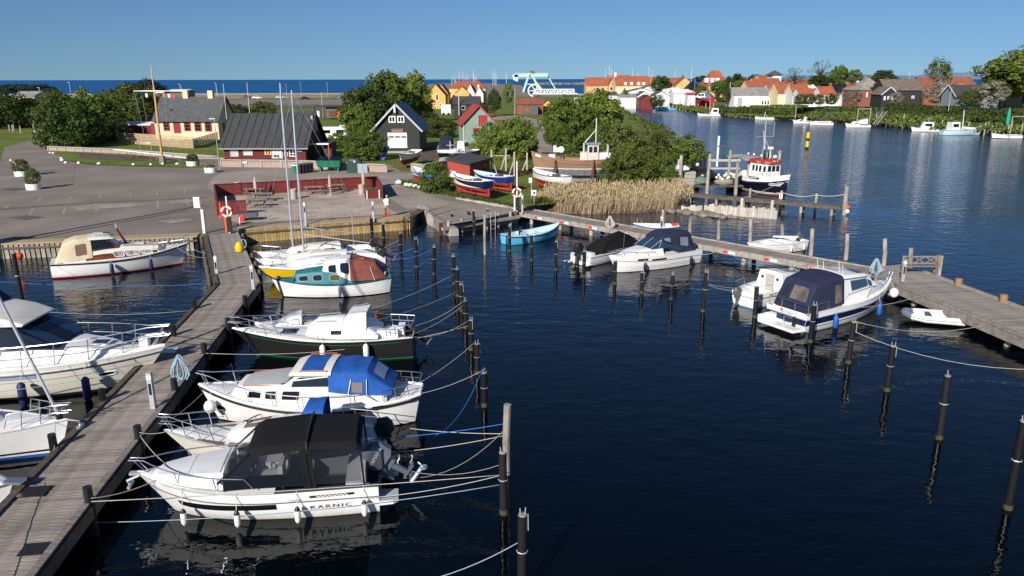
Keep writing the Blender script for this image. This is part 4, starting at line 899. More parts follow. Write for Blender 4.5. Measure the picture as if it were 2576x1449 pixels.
T_B,H_B=yacht('sailing_boat','low white sailing boat with a dark red bottom, second from the yellow plank quay',(642,650,.85),(968,641,.75),2.2,.68,.85,M_white,mat('maroon bottom',(.12,.01,.015),.5),M_gel2,1.1,10.3,(4.3,1.2,.45),None,False)
outboard(T_B,(-4.15,.1,.6),M_black,None,.85,1.0);MB().tube([(-.2,-.45,1.3),(.9,-.3,1.32),(1.2,.1,1.3)],[.14,.18,.08],8).build('furled_sail',M_gel2,T_B,smooth=60)
T_Y,H_Y=yacht('sailing_boat','yellow hulled sailing boat with a white coachroof, beside the teal clinker boat',(650,671,1.0),(942,652,.85),2.3,.85,1.05,M_yellow,M_yellow,M_white,0,0,None,None,False,False)
rub(T_Y,H_Y,M_offw,.05,-.03,.005,'white_sheer_strake');MB().tube(sag((2.9,.2,1.1),(2.2,-.2,1.0),.1),.05,5).build('anchor_chain',M_blk,T_Y)
# 10 cream canopy cruiser by the car park quay
t,L=boat('cabin_cruiser','white displacement cruiser with a cream canopy, by the grey timber quay of the car park',(473,612,1.35),(127,655,1.0));T_crm=t
h=Hull(L,2.8,.98,1.45,1.0,tw=.66,um=.4,p=2.3,rake=.7,e1=.55,e0=.2);H_crm=h
hull_mesh(t,h,[(.1,0),(9,1)],[mat('wine red bottom',(.25,.005,.03),.4),M_white]);deck_mesh(t,h,.0,1,M_gel2,0,.05);rub(t,h,M_black,.05,-.07)
cb=Body([(2.5,1.15,1.2,.5,.4,.03),(2.2,1.08,1.55,.8,.7,.12,.02),(.2,.98,1.72,1.0,.9,.12,.06),(-1.2,.98,1.72,1.08,.96,.1,.05),(-3.3,1.0,1.25,1.05,1.0,.05,.02)]);cb.mesh(t,'cabin',M_gel2,sub=3)
for sg in (1,-1):
 cb.win(t,'wood_panel',M_mahog,1.05,3.4,.08,.62,sg,0,off=.008,n=12)
 for a0,a1 in ((1.18,1.5),(1.56,1.95),(2.02,2.42)):cb.win(t,'cabin_window',mat('curtained pane',(.5,.5,.5),.2,col2=(.1,.1,.1),scale=3,stretch=(4,1,.4)),a0,a1,.22,.78,sg,.06,fr=M_offw,cut=.1,off=.02,fw=.022)
 a=cb.side(3.05,.3,sg,.02);q=cb.side(2.8,.3,sg,.02);text('LEGATO',.16,frame(a,(a-q) if sg>0 else (q-a),(0,0,1)),M_orwood,t)
wh=Body([(-.05,1.66,1.72,.9,.86,.02),(-.75,1.66,2.3,.95,.8,.06,.03),(-1.7,1.6,2.35,1.0,.84,.08,.05)]);wh.mesh(t,'wheelhouse',M_mahog,sub=2)
for sg in (1,-1):wh.win(t,'side_window',M_glass,.45,1.95,.15,.92,sg,.15)
wh.topp(t,'windscreen',M_glassb,.12,.95,-.95,.95,.02)
rfv=Body([(-.35,2.28,2.34,.86,.8,.04),(-.6,2.3,2.42,.95,.86,.08,.06),(-1.75,2.32,2.46,.98,.9,.08,.08)]);rfv.mesh(t,'roof',M_gel2,sub=2);rfv.topp(t,'sliding_hatch',M_offw,.7,1.8,-.55,.55,.05);rfv.topp(t,'solar_panel',M_navyp,.8,1.3,-.2,.4,.07)
cv=Body([(-1.65,1.2,2.44,1.06,.9,.14,.05),(-2.6,1.1,2.4,1.08,.92,.2,.05),(-3.2,1.05,2.2,1.04,.86,.2,.04),(-3.75,1.0,1.15,.95,.85,.06,.02)]);cv.mesh(t,'canopy',M_cream,sub=3)
for sg in (1,-1):cv.win(t,'vinyl_window',mat('brown vinyl',(.2,.12,.09),.12),.3,.95,.25,.88,sg,0,cut=.06)
MB().tube([(.35,0,1.72),(-.25,0,3.0)],[.09,.05],8).build('mast',M_mahog,t,smooth=50);MB().box((-.15,.05,2.95),(.1,.25,.3)).build('radar_reflector',M_galv,t)
rail(t,h,.72,.5,3,.1,tip=.15);cabin_rail(t,[(1.9,.55,1.62),(1.0,.7,1.7),(.2,.78,1.74)],M_mahog,.02);MB().box((1.1,0,1.7),(.5,.5,.06)).build('hatch',M_lgrey,t)
for k,u in enumerate((.42,.7)):fender(t,h,u,-1,M_fend,'navy fender on the cruiser with a cream canopy, %s' % ['nearer the stern','nearer the bow'][k],.75,.12,.85)
b=MB()
for sg in (1,-1):b.tube([(-L/2+.1,sg*.85,1.0),(-L/2,sg*.85,1.35),(-L/2-.05,sg*.5,1.35),(-L/2,sg*.5,1.0)],.018,5)
b.build('stern_rail',M_steel,t)
# 11 big motor yacht at the left edge
t,L=boat_at('motor_yacht','large cream motor yacht with a long bow rail and blue windscreen, left edge',-19.75,28.65,11.4,2);T_yac=t
h=Hull(L,3.7,1.35,1.72,1.3,tw=.9,um=.35,p=2.5,rake=1.7,e0=.15,e1=.62,dr=.5);H_yac=h
hull_mesh(t,h,[(.14,0),(9,1)],[M_blk,M_gel2]);deck_mesh(t,h,.0,1,M_offw,0,.1);rub(t,h,M_galv,.035,-.18);rub(t,h,M_black,.02,-.25,.005,'rub_line')
cb=Body([(4.3,1.62,1.68,.5,.3,.04),(3.4,1.55,1.86,.95,.75,.15,.04),(1.6,1.48,2.08,1.3,1.1,.2,.06),(-.2,1.42,2.2,1.45,1.25,.2,.06),(-3.5,1.4,2.2,1.55,1.35,.2,.05)]);cb.mesh(t,'coach_roof',M_offw,sub=3)
cb.topp(t,'foredeck_pad',M_white,1.3,2.8,-.95,.95)
MB().box((3.2,-.05,1.92),(.75,.6,.05)).build('hatch',M_white,t);MB().box((3.2,-.05,1.96),(.55,.42,.03)).build('hatch_glass',M_navyp,t)
ws=Body([(2.1,2.05,2.1,1.15,1.1,.03),(.2,2.15,3.05,1.4,1.15,.15,.05),(-3.6,2.1,3.15,1.5,1.2,.15,.05)]);ws.mesh(t,'saloon',M_glass,sub=2)
ws.topp(t,'windscreen',M_glassb,.05,.97,-1,-.36,.015);ws.topp(t,'windscreen',M_glass,.05,.97,-.32,.32,.015);ws.topp(t,'windscreen',M_glassb,.05,.97,.36,1,.015)
fb_=Body([(.9,2.98,3.04,1.2,1.1,.03),(.2,3.04,3.3,1.38,1.2,.1,.06),(-1.0,3.08,3.55,1.42,1.2,.12,.06),(-3.8,3.1,3.6,1.45,1.25,.12,.04)]);fb_.mesh(t,'flybridge',M_gel2,sub=2)
for sg in (1,-1):fb_.win(t,'blue_flash',mat('pale blue stripe',(.2,.3,.55),.3),.9,2.9,.3,.55,sg,0)
tx=fb_.side(1.3,.62,-1,.03);text('CMB',.24,frame(tx,(1,0,.1),(0,.3,1)),M_navyp,t)
cvr=Body([(-.7,3.5,3.6,1.1,1.0,.04),(-1.1,3.5,4.0,1.2,1.0,.2,.05),(-3.6,3.5,4.05,1.2,1.0,.2,.05)]);cvr.mesh(t,'flybridge_cover',M_navy,sub=2)
rail(t,h,.28,.88,7,.18,r=.022,tip=.4);rail(t,h,.9,.55,2,.3,r=.02,tip=.3,name='pulpit_step',mid=False)
MB().box((4.9,.0,1.95),(.35,.3,.35)).build('windlass',M_offw,t,smooth=0);hpatch(t,h,'bow_stripe',M_galv,.3,.98,lambda u:h.zs(u)-.55,lambda u:h.zs(u)-.52)
for sg in (1,-1):
 hpatch(t,h,'logo_panel',mat('blue grey decal',(.3,.36,.5),.4),.48,.62,lambda u:h.zs(u)-.4-(u-.48)*.2,lambda u:h.zs(u)-.22,(sg,),.014)
 ring=[h.pt(.845+.03*cos(k*pi/5),.86+.09*sin(k*pi/5),sg,.02) for k in range(10)];MB().tube(ring,.022,5,closed=True).poly(ring[::sg],1).build('porthole',[M_offw,M_glass],t,smooth=0)
for k,u in enumerate((.58,.77)):fender(t,h,u,-1,M_fend,'large navy fender on the side of the cream motor yacht, %s' % ['left one','right one under the porthole'][k],1.0,.15,1.0)
# 12 bow of a white sailing yacht, lower left
t,L=boat_at('sailing_yacht','white sailing yacht with two blue stripes, only its bow in view at the lower left',-19.3,22.9,9.2,0);T_lsy=t
h=Hull(L,3.0,1.05,1.25,1.0,tw=.6,um=.42,p=1.9,rake=.55,e1=.8);H_lsy=h
hull_mesh(t,h,[(.12,0),(.2,1),(.28,2),(9,1)],[M_blue,M_white,M_navyp]);deck_mesh(t,h,0,1,M_offw,0,.08);rub(t,h,M_galv,.03,.02,-.03,'toe_rail')
cr=Body([(2.4,1.1,1.15,.4,.3,.04),(1.9,1.1,1.4,.7,.55,.12,.03),(-1.5,1.05,1.6,1.0,.8,.15,.05),(-2.5,1.05,1.6,1.0,.8,.15,.05)]);cr.mesh(t,'coach_roof',M_offw,sub=2)
rail(t,h,.82,.6,3,.08,tip=.2);mast(t,.6,1.55,12,.09,(3.8,1,1),stays=[((-4.5,0,1.1),1),((.5,1.4,1),.98),((.5,-1.4,1),.98)])
MB().tube([(4.35,0,1.35),(.7,0,13.3)],[.05,.045],8).build('furled_forestay',M_alu,t,smooth=50);MB().lathe([(.03,0),(.11,.03),(.11,.16),(.03,.2)],(4.33,0,1.3),10).build('furling_drum',M_blk,t,smooth=50)
MB().tube([(4.5,0,1.28),(4.95,0,1.22),(5.0,0,1.0)],.04,6).box((4.98,0,.95),(.1,.3,.3)).build('anchor',M_steel,t)
t,L=boat_at('sailing_yacht','white boat with only its bow tip and anchor roller in view at the left edge',-17.6,19.2,7,-2)
h=Hull(L,2.6,1.0,1.15,1,tw=.6,rake=.7);hull_mesh(t,h,[(.1,0),(9,1)],[M_navyp,M_white]);deck_mesh(t,h,0,1,M_offw);rub(t,h,M_steel,.03,0);MB().box((3.55,0,1.2),(.5,.3,.08)).build('anchor_roller',M_steel,t)
# 13 light blue open boat
t,L=boat('rowing_boat','light blue open wooden boat with a pale grey inside, by the pontoon pier',(1408,561,1.05),(1270,591,.75));T_sky=t
h=Hull(L,2.0,.62,1.05,.72,tw=.62,um=.4,p=2.2,rake=.45,e1=.55);H_sky=h
hull_mesh(t,h,[(.03,0),(9,1)],[M_blk,M_sky]);well_mesh(t,h,.02,.97,.2,M_paleb,'inside',.07,22);rub(t,h,M_navyp,.035,-.05);rub(t,h,M_paleb,.03,.01,-.02,'gunwale')
MB().box((-1.6,0,.55),(.4,1.3,.08)).box((-.9,.35,.5),(.6,.6,.5)).box((.6,0,.48),(.3,1.6,.05)).build('thwart',M_paleb,t);MB().box((-1.2,.1,.62),(.3,.04,.5)).build('engine_box',M_navy,t)
# 14 speedboat under black cover
t,L=boat('speedboat','white speedboat under a tent-shaped black cover, beside the cruiser with a navy canopy',(1600,602,.9),(1458,640,.75));T_bcv=t
h=Hull(L,2.2,.72,.92,.7,tw=.88,rake=.8,p=2.4,um=.35);hull_mesh(t,h,[(.04,0),(9,1)],[M_blk,M_white]);well_mesh(t,h,0,.5,.3,M_white,wall=.2);deck_mesh(t,h,.45,1,M_white);rub(t,h,M_galv,.025,-.05)
cv=Body([(-1.9,.75,.8,1.0,.9,.02),(-.6,.76,1.45,1.02,.55,.3,.12),(1.0,.8,1.7,1.0,.35,.25,.1),(2.2,.86,1.3,.6,.25,.15,.05),(2.9,.9,.95,.1,.05,.02)]);cv.mesh(t,'cover',M_bcloth,sub=3)
MB().box((-2.6,0,.75),(.4,1.5,.25)).box((-2.35,.4,.95),(.1,.4,.3)).build('aft_seat',M_white,t);outboard(t,(-L/2,0,.55),M_black,None,1.15,.25)
b=MB()
for sg in (1,-1):b.tube([(.3,sg*1.02,.8),(.9,sg*.6,1.9)],.018,5)
b.build('cover_pole',M_dgrey,t);MB().box((-L/2-.2,.8,.2),(.5,.5,.05)).box((-L/2-.2,-.8,.2),(.5,.5,.05)).build('swim_platform',M_white,t)
# 15 cuddy cruiser, navy canopy
t,L=boat('cabin_cruiser','white planing cruiser with a navy canopy and framed windscreen at the pontoon',(1530,652,1.0),(1738,622,.95));T_cud=t
h=Hull(L,2.4,.98,1.2,.92,tw=.9,rake=1.0,p=2.4,um=.35,e1=.6);H_cud=h
hull_mesh(t,h,[(.03,0),(9,1)],[M_blk,M_white],lap=3);deck_mesh(t,h,.3,1,M_white,0,.06);well_mesh(t,h,0,.3,.4,M_white,wall=.2);rub(t,h,M_galv,.03,-.3)
cb=Body([(2.6,1.12,1.18,.4,.3,.03),(2.0,1.05,1.34,.7,.55,.12,.03),(.6,1.0,1.48,.95,.8,.12,.04),(-.2,1.0,1.5,1.0,.86,.1,.04)]);cb.mesh(t,'cabin',M_white,sub=2);cb.topp(t,'hatch',M_lgrey,1.3,1.8,-.45,.45,.02)
ws=Body([(.8,1.45,1.5,.82,.78,.02),(-.2,1.45,2.0,.9,.74,.06,.03),(-1.0,1.45,2.02,.95,.78,.06,.03)]);ws.mesh(t,'windscreen',M_glassb,sub=2,ends=False)
b=MB()
for sg in (1,-1):b.tube([(.8,sg*.8,1.5),(-.2,sg*.76,2.02),(-1.0,sg*.8,2.04)],.025,5).tube([(.15,sg*.88,1.48),(-.2,sg*.76,2.02)],.02,5)
b.tube([(.82,0,1.5),(-.2,0,2.05)],.02,5).tube([(-.2,-.76,2.02),(-.2,.76,2.02)],.025,5);b.build('windscreen_frame',M_alu,t,smooth=50)
cv=Body([(-.1,1.98,2.06,.84,.76,.04),(-.6,1.75,2.3,.95,.82,.15,.06),(-1.5,1.35,2.35,1.02,.9,.2,.06),(-2.6,1.1,2.25,1.02,.88,.2,.05),(-3.0,1.0,1.2,.98,.92,.05,.02)]);cv.mesh(t,'canopy',M_navy,sub=3)
for sg in (1,-1):cv.win(t,'vinyl_window',mat('grey vinyl',(.2,.22,.27),.15),2.1,2.75,.2,.85,sg,0,cut=.05);cv.win(t,'vinyl_window',mat('grey vinyl',(.2,.22,.27),.15),.4,1.2,.2,.8,sg,0)
for sg in (1,-1):hpatch(t,h,'hull_window',M_glass,.46,.62,.72,.84,(sg,),.03);hpatch(t,h,'port_window',M_glass,.66,.76,.78,.92,(sg,),.03)
rail(t,h,.55,.3,4,.12,mid=False)
for k,u in enumerate((.17,.7)):fender(t,h,u,1,M_black,'black fender on the planing cruiser with a navy canopy, %s' % ['near the stern','near the bow'][k],.6,.1,.7)
# 16, 17 boats beyond the pontoon
t,L=boat('rowing_boat','small blue and white open boat moored on the far side of the pontoon',(1592,569,.45),(1706,566,.6));
h=Hull(L,1.7,.5,.7,.6,tw=.55,rake=.4);hull_mesh(t,h,[(.02,0),(9,1)],[M_blk,mat('strong blue paint',(.02,.18,.5),.4)]);well_mesh(t,h,.02,.97,.15,M_white,'inside',.07,18);rub(t,h,M_white,.04,-.02)
MB().box((-.8,0,.4),(.3,1.3,.05)).box((.5,0,.42),(.3,1.2,.05)).build('thwart',M_white,t);MB().box((-1.5,0,.62),(.5,.9,.06)).build('stern_locker',M_orange,t)
MB().tube([(1.2,.4,.5),(1.2,.4,1.0)],.02,5).tube([(1.5,-.3,.5),(1.5,-.3,1.1)],.02,5).build('rod_holder',M_galv,t)
t,L=boat('motorboat','white open motorboat with pale fenders on the far side of the pontoon',(1880,614,.85),(2012,601,.75));T_opn=t
h=Hull(L,1.9,.72,.9,.75,tw=.85,rake=.6,p=2.2,um=.38);H_opn=h;hull_mesh(t,h,[(.03,0),(9,1)],[M_blk,M_white],lap=3);well_mesh(t,h,0.02,.8,.3,M_white,'inside',.18,18);deck_mesh(t,h,.78,1,M_white);rub(t,h,M_offw,.035,-.02)
MB().box((-.2,0,.55),(.35,1.4,.3)).box((-1.3,0,.6),(.5,1.5,.3)).build('thwart',M_white,t);MB().bar((-.6,-.75,.95),(-1.7,.6,1.05),.4,.07).build('folded_cover',M_offw,t);outboard(t,(-L/2,0,.5),M_dgrey,None,.8,.8)
for k,u in enumerate((.12,.38)):fender(t,h,u,1,M_offw,'pale fender on the open motorboat beyond the pontoon, %s' % ['at its stern','amidships'][k],.45,.08,.6)
# 18 small sailing boat with companionway door
t,L=boat_at('sailing_boat','small white cabin boat with grey companionway boards, left of the white and navy cruiser',15.2,41.6,6.2,36);T_sml=t
h=Hull(L,2.2,.85,1.05,.8,tw=.75,um=.42,p=2,rake=.8);H_sml=h;hull_mesh(t,h,[(.06,0),(9,1)],[mat('pale blue bottom',(.1,.35,.6),.5),M_white]);deck_mesh(t,h,.36,1,M_white,0,.05);well_mesh(t,h,0.02,.36,.42,M_white,wall=.3);rub(t,h,M_dgrey,.02,-.22)
cb=Body([(1.9,.95,1.0,.4,.3,.04),(1.5,.92,1.3,.62,.5,.12,.03),(-.2,.86,1.62,.85,.7,.14,.05),(-.85,.8,1.68,.9,.74,.14,.05)]);cb.mesh(t,'cabin',M_white,sub=2);cb.topp(t,'sliding_hatch',M_offw,2.2,3,-.4,.4,.05);cb.topp(t,'solar_panel',M_navyp,1.2,1.9,-.7,.7,.03)
MB().bar((-.9,0,.55),(-.86,0,1.5),.55,.03).build('washboard',M_greys,t)
b=MB()
for y in (-.55,.5):b.lathe([(.08,0),(.08,.02),(.001,.02)],n=10)
b=MB();b.tube([(-.93,-.5,1.3),(-.9,-.5,1.3)],.08,10).tube([(-.93,.48,1.3),(-.9,.48,1.3)],.08,10).build('instrument',M_black,t)
rail(t,h,.8,.45,2,.08,mid=False);b=MB()
b.tube([h.sheer(.2,1,.08,0),h.sheer(.18,1,.08,.45),h.sheer(.02,1,.08,.45),h.sheer(.02,-1,.08,.45),h.sheer(.18,-1,.08,.45),h.sheer(.2,-1,.08,0)],.015,5).build('pushpit',M_steel,t)
outboard(t,(-L/2,.3,.45),M_dgrey,None,.8,0);a=h.pt(0,.5,-1);hull_text(t,h,'SARA',.1,.5,1,.12,M_dgrey)
# 19 white and navy cruiser
t,L=boat_at('cabin_cruiser','white cruiser with a navy hull band and large navy canopy, stern towards the camera',17.25,38.05,8.3,30);T_jen=t
h=Hull(L,2.75,1.1,1.45,1.0,tw=.92,um=.35,p=2.3,rake=1.0,e0=.17,e1=.6);H_jen=h
hull_mesh(t,h,[(.03,0),(9,1)],[M_blk,M_white]);deck_mesh(t,h,.34,1,M_white,0,.06);well_mesh(t,h,0.02,.36,.5,M_white,wall=.25);rub(t,h,M_galv,.025,-.25)
hpatch(t,h,'navy_band',M_navyp,.0,.72,lambda u:.42+.2*u,lambda u:.78+.05*u,off=.012,n=16);hpatch(t,h,'white_pinstripe',M_navyp,.05,.68,lambda u:.28+.12*u,lambda u:.32+.12*u)
b=MB();a0,a1,a2,a3=h.pt(0,.42,1),h.pt(0,.42,-1),h.pt(0,.78,-1),h.pt(0,.78,1);o=V((-.012,0,0));b.poly([a0+o,a3+o,a2+o,a1+o]);b.build('navy_band',M_navyp,t)
text('Jennifer 2',.26,frame((-L/2-.015,-.15,.89),(0,-1,0),(0,0,1)),M_dgrey,t);MB().box((-L/2-.01,.3,.95),(.02,.14,.1)).build('flag_badge',M_redpl,t)
cb=Body([(3.1,1.3,1.35,.4,.3,.03),(2.6,1.25,1.55,.7,.55,.14,.03),(1.2,1.15,1.72,1.0,.82,.14,.05),(-1.4,1.1,1.72,1.15,1.0,.08,.02)]);cb.mesh(t,'cabin',M_white,sub=2)
wh=Body([(1.6,1.68,1.74,.85,.8,.02),(.75,1.68,2.3,.95,.8,.05,.03),(-1.0,1.6,2.45,1.1,.92,.08,.05),(-1.35,1.3,2.48,1.16,.95,.08,.05)]);wh.mesh(t,'wheelhouse',M_white,sub=2);wh.topp(t,'windscreen',M_clear,.1,.92,-.95,.95,.02)
for sg in (1,-1):wh.win(t,'side_window',M_glassb,1.0,1.85,.15,.85,sg,.03,fr=M_alu,fw=.02);wh.win(t,'side_window',M_glassb,.5,.95,.12,.8,sg,.1,fr=M_alu,fw=.02)
rfv=Body([(.85,2.28,2.34,.84,.78,.03),(.4,2.34,2.46,.98,.9,.06,.05),(-1.4,2.45,2.62,1.08,1.0,.1,.07)]);rfv.mesh(t,'roof',M_white,sub=2);rfv.topp(t,'solar_panel',M_navyp,.7,1.25,-.9,-.1,.03);rfv.topp(t,'roof_hatch',M_lgrey,1.35,1.75,-.2,.6,.04)
b=MB()
for x,y,hh in ((-1.1,.8,.55),(-1.2,.35,.45),(-1.1,-.5,.6),(-1.2,-.8,.5)):b.tube([(x,y,2.6),(x-.1,y,2.6+hh)],.014,4)
b.build('antenna',M_offw,t)
cv=Body([(-1.35,1.2,2.6,1.18,1.02,.18,.06),(-2.2,1.1,2.6,1.2,1.05,.22,.06),(-3.3,1.05,2.4,1.15,.98,.22,.06),(-3.85,1.0,1.3,1.1,1.0,.06,.02)]);cv.mesh(t,'canopy',M_navy,sub=3)
vn=mat('tan vinyl view',(.2,.17,.16),.1,col2=(.07,.06,.06),scale=1.2)
for sg in (1,-1):cv.win(t,'vinyl_window',vn,.25,.85,.12,.85,sg,0,cut=.04)
cv.topp(t,'vinyl_window',vn,2.28,2.85,-.85,.25,.02);cv.topp(t,'vinyl_window',M_clear,2.28,2.85,.4,.85,.02)
b=MB();b.tube([(-2.6,-1.22,1.05),(-2.6,-1.22,1.5),(-L/2+.1,-1.2,1.45),(-L/2+.1,1.2,1.45),(-2.6,1.22,1.5),(-2.6,1.22,1.05)],.02,6)
for y in (-1.2,-.4,.4,1.2):b.tube([(-L/2+.1,y,1.0),(-L/2+.1,y,1.45)],.016,5)
b.build('stern_rail',M_steel,t,smooth=50);rail(t,h,.56,.5,5,.12,tip=.15)
b=MB();b.prism([(-L/2-.75,-1.1),(-L/2+.02,-1.22),(-L/2+.02,1.22),(-L/2-.75,1.1)],.2,.34,side=0);b.box((-L/2-.2,.75,.5),(.4,.35,.35)).box((-L/2-.35,1.1,.42),(.7,.12,.3));b.build('swim_platform',M_white,t)
b=MB();b.tube([(-L/2-.25,-.1,.36),(-L/2-.25,-.1,.75),(-L/2-.25,-.6,.75),(-L/2-.25,-.6,.36)],.025,5).tube([(-L/2-.4,-.15,.55),(-L/2-.4,-.6,.55)],.02,5);b.build('boarding_ladder',M_steel,t)
MB().tube([(-L/2-.3+.2*cos(k*.785)*.3,-.75,.62+.2*sin(k*.785)) for k in range(8)],.07,6,closed=True).build('wheel_float',M_black,t,smooth=50)
for k,(u,m,w) in enumerate(((.22,M_fendb,'left of the two, nearer the stern'),(.68,M_fendb,'right of the two, below the pulpit rail'))):fender(t,h,u,-1,m,'blue fender on the white and navy cruiser, '+w,.7,.13,.85)
fender(t,h,.95,-1,M_white,'white ball fender at the bow of the white and navy cruiser',r=.24,zt=1.1,ball=True)
# 20 inflatable dinghy
c=(G(2262,795,.3)+G(2416,802,.3))/2
t=thing('inflatable_dinghy','white inflatable dinghy with grey bow patch and bench, between the pontoon and the navy cruiser','dinghy',(c.x,c.y,0),R(162))
ps=[(-1.45,.58,.3),(.3,.58,.3),(.85,.45,.36),(1.15,.2,.42),(1.2,0,.43)];ps=ps+[(x,-y,z) for x,y,z in ps[-2::-1]]
b=MB();b.tube(ps,[.19]*9,10).tube([(-1.7,.58,.3),(-1.45,.58,.3)],[.06,.19],10).tube([(-1.7,-.58,.3),(-1.45,-.58,.3)],[.06,.19],10);b.build('tube',M_white,t,smooth=60)
b=MB();
for s in (1,-1):b.tube([(-1.5,s*.775,.32),(.3,s*.775,.32),(.95,s*.62,.38),(1.3,s*.2,.43)],.02,5)
b.build('rub_strip',mat('slate grey fabric',(.13,.15,.2),.6),t);MB().tube([(.88,.42,.365),(1.16,.2,.42),(1.21,0,.43),(1.16,-.2,.42),(.88,-.42,.365)],.2,10).build('bow_patch',mat('slate grey fabric',(.13,.15,.2),.6),t,smooth=60)
MB().box((-.2,0,.16),(2.2,.85,.06)).build('floor',M_grey,t);MB().box((.1,0,.42),(.25,1.0,.03)).build('bench',mat('blue grey bench',(.08,.1,.17),.6),t);MB().box((-1.25,0,.32),(.06,.85,.4)).build('transom',M_lgrey,t)
MB().tube([(-1.1,-.5,.52),(.7,-.5,.52)],.025,6).build('oar',M_alu,t)
# 21 trawler
t,L=boat_at('fishing_boat','black and white fishing boat with an orange-red wheelhouse roof moored at the plank jetty',27.5,83.4,9.4,-72);T_trw=t
h=Hull(L,3.7,1.7,2.4,1.7,dr=.6,tw=.82,um=.4,p=2.6,rake=.7,e0=.16,e1=.5);H_trw=h
hull_mesh(t,h,[(.02,0),(1.25,1),(9,2)],[M_rust,mat('blue black hull',(.006,.008,.018),.3),M_white]);deck_mesh(t,h,0,1,M_grey,-.5);rub(t,h,M_blk,.07,-.62,.02);rub(t,h,M_offw,.05,0,0,'bulwark_rail')
for sg in (1,-1):hpatch(t,h,'bow_strake',M_navyp,.5,1,1.2,lambda u:1.26+.75*(u-.5),(sg,),.012)
for sg in (1,-1):
 for k in range(3):hpatch(t,h,'bow_bar',M_white,.8,.96-.015*k,1.45-.16*k,1.53-.16*k,(sg,),.03,6)
 hpatch(t,h,'number_board',M_blk,.52,.68,1.62,1.9,(sg,),.03);hull_text(t,h,'ND 200',.6,1.76,sg,.26,M_white,off=.05)
wh=Body([(2.1,1.3,1.4,.9,.8,.1),(1.75,1.3,3.35,1.1,.98,.12,.04),(.2,1.3,3.4,1.35,1.2,.12,.04),(-.6,1.3,3.35,1.35,1.2,.12,.04)]);wh=Body([(1.85,1.3,3.3,.95,.85,.1,.03),(1.5,1.3,3.35,1.2,1.08,.12,.04),(-.6,1.3,3.35,1.38,1.22,.12,.04)]);wh.mesh(t,'wheelhouse',M_white,sub=2)
for sg in (1,-1):
 for a0 in (1.1,1.36,1.62):wh.win(t,'window',M_glass,a0,a0+.16,.58,.9,sg,0,cut=.12)
 wh.win(t,'window',M_glass,.15,.8,.58,.9,sg,0,cut=.12)
b=MB()
for y in (-.52,0,.52):b.box((1.88,y,2.75),(.03,.38,.6))
b.build('window',M_glass,t)
rf=Body([(2.15,3.3,3.46,.7,.6,.08,.05),(1.75,3.3,3.6,1.2,1.05,.12,.06),(-.8,3.32,3.62,1.42,1.28,.14,.05)]);rf.mesh(t,'roof',mat('orange red roof',(.36,.04,.018),.5),sub=2)
for sg in (1,-1):p=rf.side(1.35,.5,sg,.03);text('PIA-R',.3,frame(p,(-1 if sg>0 else 1,0,0),(0,0,1)),M_white,t)
text('PIA-R',.3,frame((2.12,0,3.52),(0,1,0),(-.3,0,1)),M_white,t)
b=MB();b.tube([(.2,0,3.6),(-.1,0,6.2),(-.1,0,8.2)],[.09,.07,.03],8).tube([(.7,.7,3.6),(-.1,0,6)],.035,5).tube([(.7,-.7,3.6),(-.1,0,6)],.035,5).tube([(-.1,-1.1,6.0),(-.1,1.1,6.0)],.035,5).tube([(-.1,-.8,7.4),(-.1,.9,7.4)],.025,5).tube([(-.1,1.1,6.0),(-.1,1.12,7.6)],.03,5).tube([(-.1,-.9,7.4),(-.1,-.9,7.9)],.04,5).build('mast',M_galv,t,smooth=50)
MB().tube([(-.4,.4,3.9),(-2.9,1.8,6.4)],.05,6).build('derrick',M_galv,t);MB().lathe([(.01,0),(.32,.02),(.34,.2),(.3,.28),(.01,.3)],(.75,.25,4.7),14).tube([(.75,.25,3.7),(.75,.25,4.7)],.06,6).build('radar',M_white,t,smooth=50)
MB().tube([(.9,-.6,3.7),(.9,-.6,4.7)],.08,8).build('exhaust_pipe',M_blk,t);MB().ball((1.3,.5,3.95),.22,sz=.9).build('liferaft',M_white,t,smooth=60)
b=MB()
for x in (-4.6,-2.6):
 for y in (-1.3,1.3):b.tube([(x,y,1.2),(x,y,3.5)],.05,6)
b.build('awning_post',M_white,t);MB().grid([[(x,y,3.55+.14*sin(x*2)+.12*cos(y*1.5)) for y in (-1.5,-.5,.5,1.5)] for x in (-4.9,-4.2,-3.5,-2.8,-2.1,-1.2,-.7)]).build('awning',mat('grey tarpaulin',(.3,.3,.28),.9,var=.15,scale=2),t,smooth=1)
b=MB()
for x,y in ((-4.8,1.4),(-3.8,1.45),(-2.4,1.45)):b.ball((x,y,3.72),.13)
b.build('deck_light',M_white,t,smooth=60);rail(t,h,.62,.6,4,.15,r=.02,tip=-.1,mid=True);MB().box((-3.6,.6,1.6),(1.2,1.2,.8)).build('deck_box',M_offw,t)
fender(t,h,.38,-1,M_navyp,'dark fender on the side of the fishing boat at the jetty',1.2,.16,1.7)
hpatch(t,h,'boot_stripe',mat('brown rubbing band',(.2,.12,.09),.7),.05,.96,.08,.26);hpatch(t,h,'white_line',M_offw,.05,.96,.27,.33)
